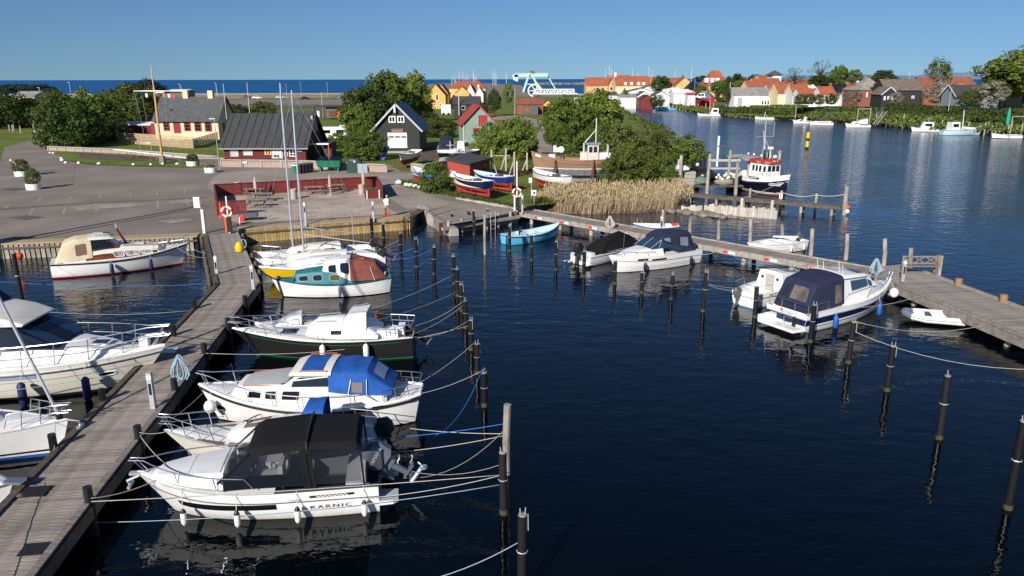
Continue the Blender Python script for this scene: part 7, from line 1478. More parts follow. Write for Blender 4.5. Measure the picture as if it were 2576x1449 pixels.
# a person on the yellow quay
def person():
 p=G(974,543,ZQ+.1);t=thing('person','person standing on the quay edge in a white t-shirt, khaki shorts and grey cap','person',p,R(-60))
 V_=[(0,0,.95),(0,0,1.2),(.0,0,1.42),(.02,0,1.52),(.05,0,1.66),(0,.1,.92),(.02,.11,.5),(-.02,.12,.09),(.13,.13,.04),(0,-.1,.92),(0,-.11,.5),(-.04,-.12,.09),(.11,-.13,.04),(0,.19,1.4),(-.03,.25,1.12),(.14,.16,.98),(0,-.19,1.4),(-.03,-.25,1.12),(.14,-.16,.98)]
 E_=[(0,1),(1,2),(2,3),(3,4),(0,5),(5,6),(6,7),(7,8),(0,9),(9,10),(10,11),(11,12),(2,13),(13,14),(14,15),(2,16),(16,17),(17,18)]
 Rr=[.15,.14,.14,.06,.1,.09,.06,.045,.04,.09,.06,.045,.04,.06,.045,.035,.06,.045,.035]
 me=bpy.data.meshes.new('body');me.from_pydata(V_,E_,[]);o=bpy.data.objects.new('body',me);COL.objects.link(o);o.parent=t;me.materials.append(M_skin)
 sk=o.modifiers.new('skin','SKIN')
 for v,r_ in zip(me.skin_vertices[0].data,Rr):v.radius=(r_,r_)
 me.skin_vertices[0].data[0].use_root=True;sb=o.modifiers.new('sub','SUBSURF');sb.levels=sb.render_levels=2
 b=MB();b.lathe([(.2,.92),(.21,1.05),(.2,1.2),(.22,1.36),(.15,1.46),(.075,1.5)],n=14,sy=1.15).tube([(0,.14,1.41),(0,.22,1.34),(-.02,.255,1.2)],[.09,.085,.08],9).tube([(0,-.14,1.41),(0,-.22,1.34),(-.02,-.255,1.2)],[.09,.085,.08],9);b.build('shirt',M_white,t,smooth=60)
 MB().tube([(0,.09,1.0),(.01,.11,.5)],[.13,.11],10).tube([(0,-.09,1.0),(.0,-.11,.5)],[.13,.11],10).lathe([(.16,.85),(.2,.95),(.19,1.02)],n=12,sy=1.15).build('shorts',mat('khaki cotton',(.3,.24,.15),.9),t,smooth=60)
 MB().ball((.05,0,1.7),.115,n=10,k=6,sz=.75).box((.17,0,1.69),(.12,.14,.02)).build('cap',M_greys,t,smooth=60)
 for s in (1,-1):MB().tube([(.0,s*.12,.06),(.02,s*.11,.34)],[.062,.07],9).build('boot',M_redpl,t,smooth=50);MB().ball((.08,s*.125,.05),.06,sx=1.9).build('boot',M_redpl,t,smooth=60)
 for s in (1,-1):
  b=MB()
  for k in range(4):b.tube([(.14,s*(.16-.02*k),.97-.01*k),(.19,s*(.14-.02*k),.95-.012*k),(.2,s*(.12-.02*k),.91-.01*k)],[.013,.012,.009],5)
  b.tube([(.13,s*.14,.98),(.16,s*.1,.98),(.19,s*.09,.96)],[.014,.013,.01],5);b.build('hand',M_skin,t,smooth=60)
 MB().ball((.16,0,1.645),.02).build('nose',M_skin,t,smooth=60)
person()
# white stones, planters, lamps, masts in the yard
def stones(L,l,grp,r0=.28):
 for i,(x,y) in enumerate(L):rock('stone',gz(x,y)+V((0,0,.08)),r0*rnd.uniform(.8,1.2),M_stone,l[i] if isinstance(l,list) else l,grp,'stone',.65,i+40)
edge_s=[(126,383),(134,384),(154,397),(156,402),(165,408),(198,409),(249,411),(335,413),(379,413),(409,412),(446,412)]
on=['first','second','third','fourth','fifth','sixth','seventh','eighth','ninth','tenth','eleventh','twelfth','thirteenth','fourteenth','fifteenth','sixteenth','seventeenth','eighteenth']
stones(edge_s,['whitewashed stone on the lawn edge, %s from the left' % o for o in on[:11]],'whitewashed stones along the lawn')
stones([(27,402),(34,406),(38,411),(39,416)],['small white stone by the round bushes at the left, %s' % w for w in ('farthest','second farthest','second nearest','nearest')],'white stones at the left lawn',.2)
stones([(748,432),(757,427)],['white boulder beside the green bin, the front one','white boulder beside the green bin, the rear one'],None,.42);stones([(1003,460),(1022,466),(1033,468),(1045,470),(1056,474)],['white boulder in the row by the beached boats, %s from the left' % o for o in on[:5]],'white boulders by the beached boats',.42)
def pot(x,y,l,plant,pm=None,s=1):
 t=thing('planter',l,'planter',gz(x,y));MB().lathe([(.01,0),(.72*s,0),(.76*s,.62*s),(.66*s,.62*s),(.6*s,.5*s),(.01,.5*s)],n=18).build('tub',M_stone,t,smooth=40)
 if plant:o=bpy.data.objects.new('shrub',LIB[plant[0]][0]);COL.objects.link(o);o.parent=t;o.location=(0,0,.45);o.scale=(plant[1],plant[1],plant[2])
pot(85,474,'white round tub with a double ball shrub, nearest on the car park',('ol0',.75,.95));pot(54,440,'white round tub with a ball shrub behind the double one',('ol1',.95,.8));pot(484,415,'white tub with a small conifer at the lawn corner',('dbush0',.7,.62));pot(530,432,'white tub with low heather at the light pole',('ol2',.6,.25))
def lamp(x,y,yt,l,z=ZQ,Y=None,r=.06,head=True,m=None):
 p=AT(x,y,Y) if Y else G(x,y,z);h=AT(x,yt,p.y).z-p.z;t=thing('street_lamp',l,'street lamp',p);MB().tube([(0,0,0),(0,0,h)],[r,r*.7],7).build('pole',m or M_galv,t,smooth=50)
 if head:MB().box((-.25,0,h),(.75,.25,.12)).build('lamp_head',M_galv,t)
lamp(552,427,297,'wooden light pole with a flat lamp at the left end of the red shed',m=M_greys)
for i,(x,y,yt,Y) in enumerate([(182,262,205,280),(105,262,218,250),(155,260,222,300),(455,243,210,330),(545,238,207,420),(722,248,212,420),(758,244,207,460),(825,244,208,430),(1450,345,248,150),(2112,268,238,215),(2385,282,224,190)]):lamp(x,y,yt,'grey street lamp, '+['by the dark pine above the thicket','beside the flat-topped pine','thin one between pines and bushes','behind the pale yellow house roof','over the beach parking by the flagpoles','at the left of the beach parking','in the middle of the beach parking','at the right of the beach parking','rising from the canal trees','on the far bank at the clipped hedge','leaning one on the far bank by the blossoming tree'][i],Y=Y,r=.09)
def flagpole(x,y,yt,l,Y=None,m=M_offw,r=.06):p=AT(x,y,Y) if Y else gz(x,y);h=AT(x,yt,p.y).z-p.z;t=thing('flagpole',l,'flagpole',p);MB().tube([(0,0,0),(0,0,h)],[r,r*.6],7).build('pole',m,t,smooth=50);MB().ball((0,0,h+.05),r*1.3).build('knob',M_redpl,t);return t,h
for i,a in enumerate([(574,340,210,150),(632,330,206,160),(458,245,212,300),(547,244,208,350),(812,297,232,230),(1295,300,222,240),(1572,262,222,345),(1604,262,203,330),(1635,260,193,330),(1690,262,213,320),(1745,262,200,360),(1776,262,218,310),(1784,292,243,262),(1935,270,193+32,240),(2000,300,250,225),(2240,225,180,270),(2283,225,182,262)]):
 flagpole(a[0],a[1],a[2],'white pole, '+['flagpole at the gable of the pale yellow house','tall flagpole above the red shed roof','flagpole with a small flag behind the left chimney','flagpole behind the right chimney','red-topped flagpole by the dark kiosk','thin white pole left of the lift bridge','pole with a blue flag at the canal mouth','mast on the quay left of the grey gables','mast on the quay before the grey gables','pole by the strong yellow gable','pole with a flag at the black hipped house','short mast left of the red boathouse','mast at the white pilot boat','pole before the long white building','leaning pole on the far bank','pole on the slate roof, left of two','pole on the slate roof, right of two'][i],Y=a[3])
p=gz(409,410);h=AT(380,160,p.y).z-p.z;t=thing('signal_mast','tall varnished signal mast with a white yard and small flags on the lawn','mast',p);lx=AT(380,160,p.y).x-p.x
yz=AT(395,227,p.y).z-p.z;MB().tube([(0,0,0),(lx*.3,0,h*.3),(lx*.72,0,yz+.4)],[.17,.16,.13],9).build('lower_mast',mat('varnished spruce',(.55,.29,.1),.5,var=.15,scale=3),t,smooth=50);MB().tube([(lx*.7+.1,-.15,yz-.4),(lx*.82,-.1,h*.85),(lx,0,h)],[.1,.09,.06],8).build('topmast',mat('painted spruce',(.5,.36,.24),.5),t,smooth=50)
yx=AT(338,227,p.y).x-p.x,AT(434,229,p.y).x-p.x;MB().tube([(yx[0],-.25,yz),((yx[0]+yx[1])/2,-.25,yz),(yx[1],-.25,yz)],[.05,.09,.05],7).build('yard',M_offw,t,smooth=50);b=MB()
for x in (yx[0]+.1,yx[0]+1,yx[1]-1,yx[1]-.1):b.tube([(x,-.25,yz),(x+(0-x)*.3,-.2,1.2)],.012,3)
b.tube([(yx[0],-.25,yz),(lx*.85,-.1,h*.72)],.015,3).tube([(yx[1],-.25,yz),(lx*.85,-.1,h*.72)],.015,3).build('rigging',M_steel,t)
for i,(x,z,m) in enumerate(((-.9,-.5,M_navyp),(-.4,-.55,M_offw),(1.9,-.5,M_orange),(2.6,-.6,M_offw),(3.2,-.7,M_redpl))):MB().bar((yx[0]+1.9+x,-.25,yz+z),(yx[0]+2.2+x,-.25,yz+z),.02,.5,up=(0,0,1)).build('flag',m,t)
b=MB();b.box((0,0,.55),(.6,.6,1.1)).build('foot',M_pc,t)
# long spar on trestles, stone wall, tank wall rails
a,b_=gz(287,388),gz(478,412);t=thing('spare_mast','long white spare mast lying on wooden trestles on the lawn','mast',a);d=b_-a;MB().tube([(0,0,.85),d*.5+V((0,0,.85)),d+V((0,0,.8))],[.09,.11,.07],8).build('spar',M_white,t,smooth=50)
for k in (.28,.55,.93):q=d*k;MB().bar(q+V((-.35,0,.8)),q+V((-.5,0,0)),.08).bar(q+V((.35,0,.8)),q+V((.5,0,0)),.08).bar(q+V((-.5,0,.76)),q+V((.5,0,.76)),.1).build('trestle',M_pc,t)
def floodwall(label,pts,hgt,pitch=1.9,m=None):
 """low timber wall: posts, cap and panel between"""
 t=thing('timber_wall',label,'wall');
 for a,b in zip(pts[:-1],pts[1:]):
  d=b-a;L=d.length;d.normalize();an=math.atan2(d.y,d.x);n=max(1,round(L/pitch));nn_=V((d.y,-d.x,0))
  for i in range(n):
   q=a+d*((i+.5)*L/n);MB().box((q.x,q.y,ZQ+hgt*.42),(L/n-.2,.1,hgt*.84),rz=an).build('panel',m or M_greys,t);q=a+d*(i*L/n)+nn_*.03;MB().box((q.x,q.y,ZQ+hgt*.43),(.2,.24,hgt*.86),rz=an).build('post',M_greys,t)
  MB().bar(a+V((0,0,ZQ+hgt*.93)),b+V((0,0,ZQ+hgt*.93)),.4,.13).build('cap_board',M_greys,t)
 q=pts[-1];MB().box((q.x,q.y,ZQ+hgt*.43),(.22,.24,hgt*.86)).build('post',M_greys,t);return t
brk=mat('pinkish wall boards',(.3,.22,.18),.9,col2=(.42,.33,.28),scale=2,stretch=(1,1,5))
floodwall('low grey timber flood wall behind the lawn at the left',[*[V((*gz(*q)[:2],0)) for q in ((122,376),(300,384),(548,404))]],.72,m=brk)
floodwall('low timber flood wall with white plates in front of the red shed',[V((*gz(*q)[:2],0)) for q in ((557,418),(760,421),(972,433))],1.0,2.6,m=brk);b=MB()
for x in (617,665,735):q=gz(x,419)+V((0,-.16,.62));tag(MB().box((0,0,0),(.6,.03,.25)).build('plate',M_offw,loc=q),'small white plate on the timber flood wall, %s' % {617:'left',665:'middle',735:'right'}[x]+' of three','plate')
floodwall('timber flood wall corner between the slip and the flat-roofed red shed',[V((*gz(*q)[:2],0)) for q in ((1037,433),(1066,436),(1130,424))],1.15,1.9,m=M_greys)
t=thing('slat_fence','pale horizontal slat fence in front of the pale yellow house','fence');fa,fb,fc=gz(296,357),gz(487,372),gz(548,352)
def slats(a,b,n,hgt):
 d=b-a
 for k in range(n):z=.1+k*hgt/n;MB().bar(a+V((0,0,z)),b+V((0,0,z)),.03,hgt/n*.68).build('slat',M_slat,t)
 m=max(2,int(d.length/1.8))
 for i in range(m+1):q=a+d*(i/m);MB().box((q.x,q.y+.06,ZQ+hgt*.5),(.09,.09,hgt),rz=0).build('post',M_slat,t)
slats(fa,fb,11,1.9);slats(fb,fc,9,1.6)
t=thing('planter','dark timber raised bed between the lawn and the red shed','planter',gz(530,415));MB().box((0,.8,.45),(3.4,1.4,.9)).build('box',M_beam,t);MB().box((0,.8,.92),(3.5,1.5,.08)).build('cap',M_greys,t)
for i,(x,y) in enumerate([(24,320),(32,322),(35,318),(52,324),(85,318),(90,337),(107,312),(122,312),(128,310),(170,334)]):p=gz(x,y+8);tag(MB().tube([(0,0,-.1),(0,0,1.5)],.12,6).build('bollard',M_greys,loc=p),'grey wooden bollard on the far left lawn, %s from the left' % on[i],'bollard','wooden bollards on the left lawn')
t=thing('football_goal','small white goal frame in the shade of the bushes','goal',gz(364,372));b=MB();q=V((-.8,0,0));t.location=gz(366,375);b.tube([(-.9,0,0),(-.9,0,1.1),(.9,0,1.1),(.9,0,0)],.04,5).build('frame',M_galv,t)
# bins and containers
t=thing('dumpster','open green steel dumpster with black lids by the flood wall','dumpster',gz(829,430));b=MB();pr=[(-1.35,.55),(1.35,.55),(1.5,1.4),(-1.5,1.4)];b.add([(x,-.7 if z>1 else -.5,z) for x,z in pr]+[(x,.9,z) for x,z in pr],[(0,1,2,3),(7,6,5,4),(0,3,7,4),(1,5,6,2),(0,4,5,1)]);b.box((-1.1,.2,.25),(.2,1,.5)).box((1.1,.2,.25),(.2,1,.5)).bar((-1.4,-.55,.75),(1.4,-.55,.75),.1).build('body',M_dumpg,t)
for k in range(2):MB().add([(-1.4+1.42*k,-.65,1.43),(-.04+1.42*k,-.65,1.43),(-.04+1.42*k,.85,1.75),(-1.4+1.42*k,.85,1.75)],[(0,1,2,3),(3,2,1,0)]).build('lid',M_blk,t)
t=thing('recycling_bin','dark green bottle bank with a domed top','bin',gz(893,433));MB().prism([(-.85,-.6),(.85,-.6),(.85,.6),(-.85,.6)],0,1.35).build('body',M_dgreen,t);Body([(-.85,1.3,1.4,.6,.4,.05),(-.6,1.3,1.8,.6,.5,.3),(.6,1.3,1.8,.6,.5,.3),(.85,1.3,1.4,.6,.4,.05)]).mesh(t,'hood',M_dgreen);MB().box((.1,-.61,1.4),(.2,.04,.2)).build('slot',M_offw,t)
t=thing('wheelie_bin','green wheelie bin with a white lid beside the white boulders','bin',gz(742,436));MB().box((0,0,.5),(.6,.7,1.0)).build('body',M_dumpg,t);MB().box((0,0,1.05),(.66,.78,.12)).build('lid',M_offw,t)
for i,x in enumerate((752,759,766,773,780)):t=thing('wheelie_bin','black wheelie bin in the row at the masts, %s from the left' % on[i],'bin',gz(x,436-i*.8),R(10*i),'black wheelie bins');MB().box((0,0,.55),(.6,.7,1.1)).build('body',M_blk,t);MB().box((0,0,1.14),(.66,.78,.1)).build('lid',M_dgrey,t)
# vehicles
def car(label,x,y,Y,yaw,m,s=1,van=False):
 t=thing('parked_car',label,'van' if van else 'car',AT(x,y,Y) if Y else gz(x,y),yaw,None);t.location.z=max(ZQ,t.location.z) if not van else t.location.z
 h1=1.95 if van else 1.42;bd=Body([(-2.15,.35,.8,.8,.78,.1),(-2.0,.3,.92,.86,.82,.1),(2.0,.3,.85,.86,.8,.12),(2.2,.35,.65,.78,.7,.1)]);bd.mesh(t,'body',m,sub=1)
 cb=Body([(-2.05 if van else -1.7,.85,.95,.82,.78,.05),(-1.9 if van else -1.1,.85,h1,.82,.66,.12,.03),(.5,.85,h1,.82,.66,.12,.03),(1.4 if van else 1.25,.85,.9,.82,.76,.05)]);cb.mesh(t,'cabin',m,sub=2)
 for sg in (1,-1):cb.win(t,'side_window',M_glass,1.1,1.55,.15,.95,sg);cb.win(t,'side_window',M_glass,1.6,2.25,.15,.9,sg)
 cb.topp(t,'windscreen',M_glass,2.1,2.9,-.95,.95);cb.topp(t,'rear_window',M_glass,.15,.9,-.9,.9)
 for px in (-1.3,1.35):
  for sg in (1,-1):MB().tube([(px,sg*.7,.32),(px,sg*.88,.32)],.32,10).build('wheel',M_black,t)
 return t
car('white hatchback on the beach car park, left one',647,247.5,372,.2,M_white);car('pale mint car on the beach car park',706,247,365,.2,M_mint);car('black estate car on the beach car park',768,250,352,.3,M_blk);car('grey car behind the black flagpole on the beach car park',849,247,362,2.9,M_dgrey);car('dark red car beside the grey one on the beach car park',884,247,380,2.9,mat('dark red car paint',(.06,.005,.01),.2));car('black car at the right of the beach car park',906,247,370,3.1,M_blk);car('black car left of the tall flagpole at the dunes',620,245.5,395,.1,M_blk)
car('white van parked on the far quay by the red roofed shed',1762,249,300,2.5,M_white,van=True);car('white estate car parked behind the caravan',870,330,170,.1,M_white)
t=thing('caravan','white caravan with a small window behind the red shed','caravan',gz(842,352),R(8));cv_=Body([(-3.1,.5,1.6,1.1,.9,.2),(-2.8,.5,2.5,1.15,1.0,.25,.05),(2.6,.5,2.5,1.15,1.0,.25,.05),(3.1,.5,1.5,1.1,.9,.2)]);cv_.mesh(t,'body',M_offw,sub=2);cv_.win(t,'window',M_glass,1.1,1.4,.5,.85,-1);cv_.win(t,'window',M_glass,1.6,1.85,.5,.85,-1);MB().tube([(0,-1.1,.35),(0,-.85,.35)],.35,10).tube([(0,1.1,.35),(0,.85,.35)],.35,10).build('wheel',M_black,t);cv_.topp(t,'roof_hatch',M_lgrey,1.2,1.5,-.3,.3,.06);MB().box((3.13,0,1.5),(.06,1.2,.6)).build('window',M_glass,t)
t=thing('mast_crane','mast crane on the car park quay just outside the left picture edge','crane',(-38.8,47.9,ZQ));MB().tube([(0,0,0),(.4,0,12)],[.22,.16],8).build('post',M_galv,t);MB().tube([(.6,-1,0),(.9,-1,11)],[.15,.12],8).build('stay_post',M_galv,t);MB().box((.2,.4,2.6),(1.6,.9,1.5)).build('winch_box',M_dgrey,t)
# boats on land
def dory(label,bow,stern,z,B,fb,sb,topm,botm,inm,name='rowing_boat',tw=.6,keel=True,stripe=None,e1=.6):
 a,b=G(*bow),G(*stern);c=(a+b)/2;d=a-b;L=math.hypot(d.x,d.y);t=thing(name,label,'boat',(c.x,c.y,z),math.atan2(d.y,d.x));h=Hull(L,B,fb,sb,fb+.12,dr=.45,tw=tw,um=.42,p=2.2,rake=.5,e1=e1,e0=.3)
 hull_mesh(t,h,[(.0,0),(9,1)],[botm,topm]);well_mesh(t,h,.02,.97,.05,inm,'inside',.08,18);rub(t,h,stripe or M_blk,.04,-.04)
 MB().box((-L*.12,0,fb-.15),(.35,B*.8,.05)).box((L*.15,0,fb-.12),(.3,B*.75,.05)).build('thwart',inm,t);MB().box((-L*.2,0,fb-.05),(.7,.6,.35)).build('engine_box',M_dgrey,t)
 if keel:MB().prism([(-L*.48,-.05),(L*.38,-.05),(L*.38,.05),(-L*.48,.05)],-.75,-.3).build('keel',botm,t);MB().box((-L*.5-.08,0,-.35),(.22,.06,.8)).build('rudder',botm,t)
 b=MB()
 for x in (-L*.22,L*.2):b.bar((x,-B*.5,-.98),(x,B*.5,-.98),.18,.2).bar((x,-B*.42,-.95),(x,-B*.38,-.1),.08).bar((x,B*.42,-.95),(x,B*.38,-.1),.08)
 b.build('cradle',M_rust,t);return t,h,L
dory('white beached rowing boat with a red bottom beside the wooden boat',(1338,440,2.2),(1427,462,2.0),ZQ+1.0,1.9,.62,.95,M_white,M_redp,M_white);dory('navy beached boat with a red bottom and cream inside, nearest the lawn',(1140,452,2.3),(1228,474,2.1),ZQ+1.05,2.1,.68,1.0,M_navyp,M_redp,M_gel2,stripe=M_offw);dory('dark blue beached boat with a pale blue inside behind the navy one',(1192,442,2.2),(1284,460,2.0),ZQ+.95,2.0,.62,.9,mat('marine blue paint',(.012,.035,.2),.3),M_redp,M_paleb,stripe=M_offw);dory('small mid blue boat with a white inside behind the round bush',(1037,434,2.0),(1098,452,1.8),ZQ+.9,1.7,.55,.85,mat('mid blue paint',(.02,.15,.42),.4),M_redp,M_white,stripe=M_offw);dory('white open boat on a red trailer in front of the boathouse',(1006,398,2.4),(1048,383,2.4),ZQ+1.1,2.0,.6,.9,M_white,M_redp,M_white,tw=.8)
t,h,L=dory('black hulled boat with a white cabin ashore, registration on its bow',(1102,395,2.5),(1200,385,2.2),ZQ+.9,2.1,.75,1.15,M_blk,M_blk,M_white,'cabin_boat');deck_mesh(t,h,.45,1,M_white,.02,.08);c_=Body([(1.9,.95,1.0,.5,.4,.05),(1.4,.9,1.3,.7,.55,.2,.05),(.2,.85,1.4,.8,.62,.2,.05)]);c_.mesh(t,'cabin',M_white,sub=2);w_=Body([(-.6,.8,2.2,.6,.52,.1,.04),(-1.6,.75,2.25,.65,.55,.1,.04)]);w_.mesh(t,'wheelhouse',M_white);hull_text(t,h,'NB PR',.78,.75,1,.32,M_white,off=.05)
for sg in (1,-1):w_.win(t,'window',M_glass,.1,.42,.55,.92,sg);w_.win(t,'window',M_glass,.55,.9,.55,.92,sg);c_.win(t,'window',M_glass,1.2,1.6,.35,.75,sg)
MB().tube([(2.0,0,1.2),(2.0,0,2.4)],.04,5).tube([(1.7,.4,1.9),(2.3,-.4,1.9)],.03,4).build('bow_frame',M_white,t)
t,h,L=dory('white motorboat with a navy canopy standing ashore, stern to the camera',(1128,345,3.2),(1120,376,3.0),ZQ+1.0,2.5,.9,1.1,M_white,M_white,M_white,'motorboat',.9);hpatch(t,h,'dark_band',M_black,0,.9,.5,.62);c_=Body([(1.2,.95,1.2,.95,.9,.05),(.3,.9,2.1,1.05,.85,.2,.05),(-L*.42,.9,2.0,1.05,.9,.2,.05),(-L*.47,.9,1.0,1.05,1.0,.05)]);c_.mesh(t,'canopy',M_navy,sub=2);c_.topp(t,'vinyl_window',M_clear,2.2,2.85,-.7,.7)
# wooden fishing boat on stands
t,L=boat_at('fishing_boat','old wooden fishing boat with bare brown planks standing ashore on props',6.6,84.4,9.0,176,ZQ+1.35)
h=Hull(L,3.1,1.15,2.0,1.3,dr=.95,tw=.35,um=.42,p=2.4,rake=.55,srake=.3,e0=.35,e1=.6,sp=.7);hull_mesh(t,h,[(.18,0),(.3,1),(9,2)],[M_oldb,M_offw,M_old],lap=5);deck_mesh(t,h,0,1,M_old,-.35);rub(t,h,M_old,.06,.02,-.02,'gunwale');rub(t,h,M_old,.05,-.35)
MB().prism([(-L*.5,-.12),(L*.36,-.12),(L*.36,.12),(-L*.5,.12)],-1.35,-.7).build('keel',M_oldb,t);MB().box((-L*.5-.2,0,-.65),(.5,.1,1.3)).build('rudder',M_oldb,t);b=MB()
for k in range(3):b.box((-L*.46,.28*cos(k*2.09),-.75+.28*sin(k*2.09)),(.06,.16,.36),M=Matrix.Rotation(k*2.09,3,'X'))
b.build('propeller',mat('bronze',(.4,.28,.12),.4,.8),t)
w_=Body([(-.9,1.0,1.95,1.0,.9,.1,.05),(-1.7,.95,2.0,1.0,.9,.1,.05)]);w_.mesh(t,'engine_casing',M_palep);w_=Body([(-1.7,.95,2.85,.85,.8,.04),(-2.9,.95,2.9,.85,.8,.04)]);w_.mesh(t,'wheelhouse',M_palep)
for sg in (1,-1):w_.win(t,'window',M_glass,.12,.45,.55,.9,sg,fr=M_palep,fw=.025);w_.win(t,'window',M_glass,.53,.88,.55,.9,sg,fr=M_palep,fw=.025)
MB().box((-2.3,0,2.92),(1.6,2.0,.12)).build('roof',mat('blue grey roof',(.2,.27,.33),.6),t);MB().box((-3.6,0,1.5),(1.2,1.4,.9)).box((-3.9,0,2.3),(.08,1.8,1.0)).build('aft_shelter',M_lgrey,t);MB().tube([(-2.6,0,2.9),(-2.6,0,5.6)],.05,6).tube([(-2.6,0,4.4),(-1.4,.4,3.0)],.03,5).tube([(-2.6,0,4.4),(-1.4,-.4,3.0)],.03,5).build('mast',M_offw,t);MB().tube([(-1.3,.5,2.0),(-1.3,.5,3.0)],.1,8).build('exhaust_pipe',M_mint,t)
MB().tube([(1.2,-.6,.9),(1.2,-.6,1.9)],.07,6).build('hauler_post',M_rust,t);MB().tube([(1.2,-.75,2.2),(1.2,-.45,2.2)],.35,12).tube([(1.9,-.8,2.45),(1.9,-.5,2.45)],.2,10).box((1.5,-.6,2.15),(1.1,.2,.5)).build('net_hauler',M_lgrey,t,smooth=40);MB().box((2.2,.3,1.3),(.7,.7,.9)).build('hatch',M_lgrey,t)
for sg in (1,-1):hpatch(t,h,'name_board',M_offw,.88,.95,1.45,1.75,(sg,),.03)
for x in (1.9,-2.3):
 for sg in (1,-1):MB().bar((x,sg*1.9,-1.35),(x-.1,sg*1.5,1.25),.12,.16).bar((x+.3,sg*1.75,-1.35),(x-.05,sg*1.45,.6),.1,.12).build('prop',M_rust,t)
MB().bar((4,-.6,-1.3),(-4,-.6,-1.3),.25,.2).bar((4,.6,-1.3),(-4,.6,-1.3),.25,.2).build('cradle',M_rust,t)
# slip posts, rails
for i,(x,y,yt) in enumerate([(1236,440,376),(1272,430,372),(1293,447,382),(1325,437,384)]):
 p=gz(x,y);hh=AT(x,yt,p.y).z-p.z;t=thing('slip_post','tall grey timber post with a slanting brace at the slip, %s from the left' % on[i],'post',p,0,'tall posts of the boat slip');MB().box((0,0,hh/2),(.18,.2,hh)).build('post',M_greys,t);MB().bar((.7 if i==0 else -.7,.1,0),(0,.1,hh*.7),.12).build('brace',M_greys,t)
t=thing('slip_rails','rusty slip rails on timber sleepers behind the beached boats','slip rails',gz(1290,455));a,b_=gz(1230,450)-t.location,gz(1345,432)-t.location
for o in (-.8,.8):MB().bar(a+V((0,o,.3)),b_+V((0,o,.3)),.2,.3).build('rail',M_rust,t)
for k in range(6):q=a.lerp(b_,k/5);MB().box((q.x,q.y,.12),(.2,2.4,.2)).build('sleeper',M_beam,t)
for i in range(22):k=i/21;p=gz(lerp(1150,1300,k),lerp(500,526,k));rock('kerb_stone',p+V((0,0,.02)),rnd.uniform(.18,.32),M_conc,'kerb stone of the low edge along the slip, number %d from the left' % (i+1),'stones edging the slip','stone',.6,200+i)
t=thing('pallet_stack','tilted blue board leaning at the round bush by the boathouse','board',gz(968,402),R(20));MB().bar((-.5,0,0),(.4,.6,1.9),1.2,.12).build('board',mat('blue board',(.04,.1,.28),.6),t)
t=thing('sawhorse','grey trestle with a beam behind the red shed','trestle',gz(1258,408));MB().bar((-1.3,0,.9),(1.3,0,.9),.12).bar((.3,-.3,0),(.5,0,.9),.06).bar((.8,.3,0),(.5,0,.9),.06).build('frame',M_greys,t)
# net landing stage
t=thing('landing_stage','cluttered old timber landing stage with grey posts','landing stage',(21.3,83.5,0));MB().box((0,0,.85),(7.5,3.6,.15)).box((6.3,2.3,1.05),(5.4,2.2,.12)).build('deck',M_beam,t)
for i,(x,y,hh) in enumerate([(-3.2,-1.9,4.2),(-.2,-1.9,2.9),(2.9,-1.9,3.6),(3.0,1.6,4.4),(.8,1.7,4.0),(5.0,.9,3.6),(8.3,1.0,4.4),(7.8,3.4,4.0),(-2.6,1.8,3.4)]):MB().tube([(x,y,-1),(x,y,hh)],[.2,.17],8).build('post',M_pileg,t)
MB().bar((.6,1.6,3.3),(4.2,1.5,3.3),.12,.25).bar((.6,1.6,2.4),(4.2,1.5,2.4),.1,.2).build('rail',M_greys,t)
def lump(name,label,p,s,m,cat,seed,mats=None):
 rr=random.Random(seed);b=MB();b.ball((0,0,0),1,n=10,k=7);b.v=[tuple(V(v)*rr.uniform(.8,1.15)) for v in b.v];o=b.build(name,m,smooth=45,loc=p);o.scale=s;return tag(o,label,cat)
lump('tarpaulin_heap','grey-green tarpaulin over a heap at the canal bank',gz(1700,432)+V((0,0,.9)),(1.7,1.5,1.5),mat('grey green tarpaulin',(.16,.17,.12),.9,var=.2,scale=1),'tarpaulin',1);lump('tarpaulin_heap','grey sheet over a crate at the left of the landing stage',V((17.4,83.6,1.6)),(1.0,1.1,.9),mat('grey sheet',(.2,.19,.15),.9,var=.3,scale=2),'tarpaulin',2);lump('white_sheet','crumpled white sheet hanging on the first post of the landing stage',V((18.3,82.4,2.7)),(1.0,.5,.4),M_offw,'sheet',4)
lump('net_pile','dark pile of fishing nets at the back of the landing stage',V((21.6,84.7,1.6)),(1.3,.8,.8),M_blk,'net pile',5);lump('net_pile','grey-green net pile in the middle of the landing stage',V((20.6,82.6,1.3)),(.9,.7,.5),mat('sea green net',(.12,.17,.14),.9,var=.4,scale=8),'net pile',6);lump('net_pile','brown rope heap under the white floats',V((23.0,82.4,1.2)),(1.1,.6,.4),M_ropeg,'rope heap',7)
for i in range(10):tag(MB().ball((0,0,0),.16).build('net_float',M_gel2,loc=V((22.2+.22*i*.9,82.2+rnd.uniform(-.2,.2),1.75+.25*sin(i*1.7)+.02*i)),smooth=60),'cream net float in the bunch on the landing stage, number %d from the left' % (i+1),'net float','net floats on the landing stage')
t=thing('fish_crates','grey stacked crates on the landing stage','crate',V((19.3,82.8,.93)))
for k in range(4):MB().box((.02*k,0,.18+.36*k),(1.2,.8,.33)).build('crate',M_greys,t)
t=thing('fish_box','black plastic box on the landing stage with a white tag','box',V((20.6,85.0,2.6)));MB().box((0,0,.3),(1.0,.7,.6)).build('body',M_blk,t);MB().box((0,-.36,.3),(.3,.02,.3)).build('tag',M_offw,t)
tag(MB().tube([(0,0,0),(0,0,3.5)],.14,8).build('post',M_white,loc=AT(1803,420,88.5),smooth=50),'thick white pipe standing behind the landing stage','post')
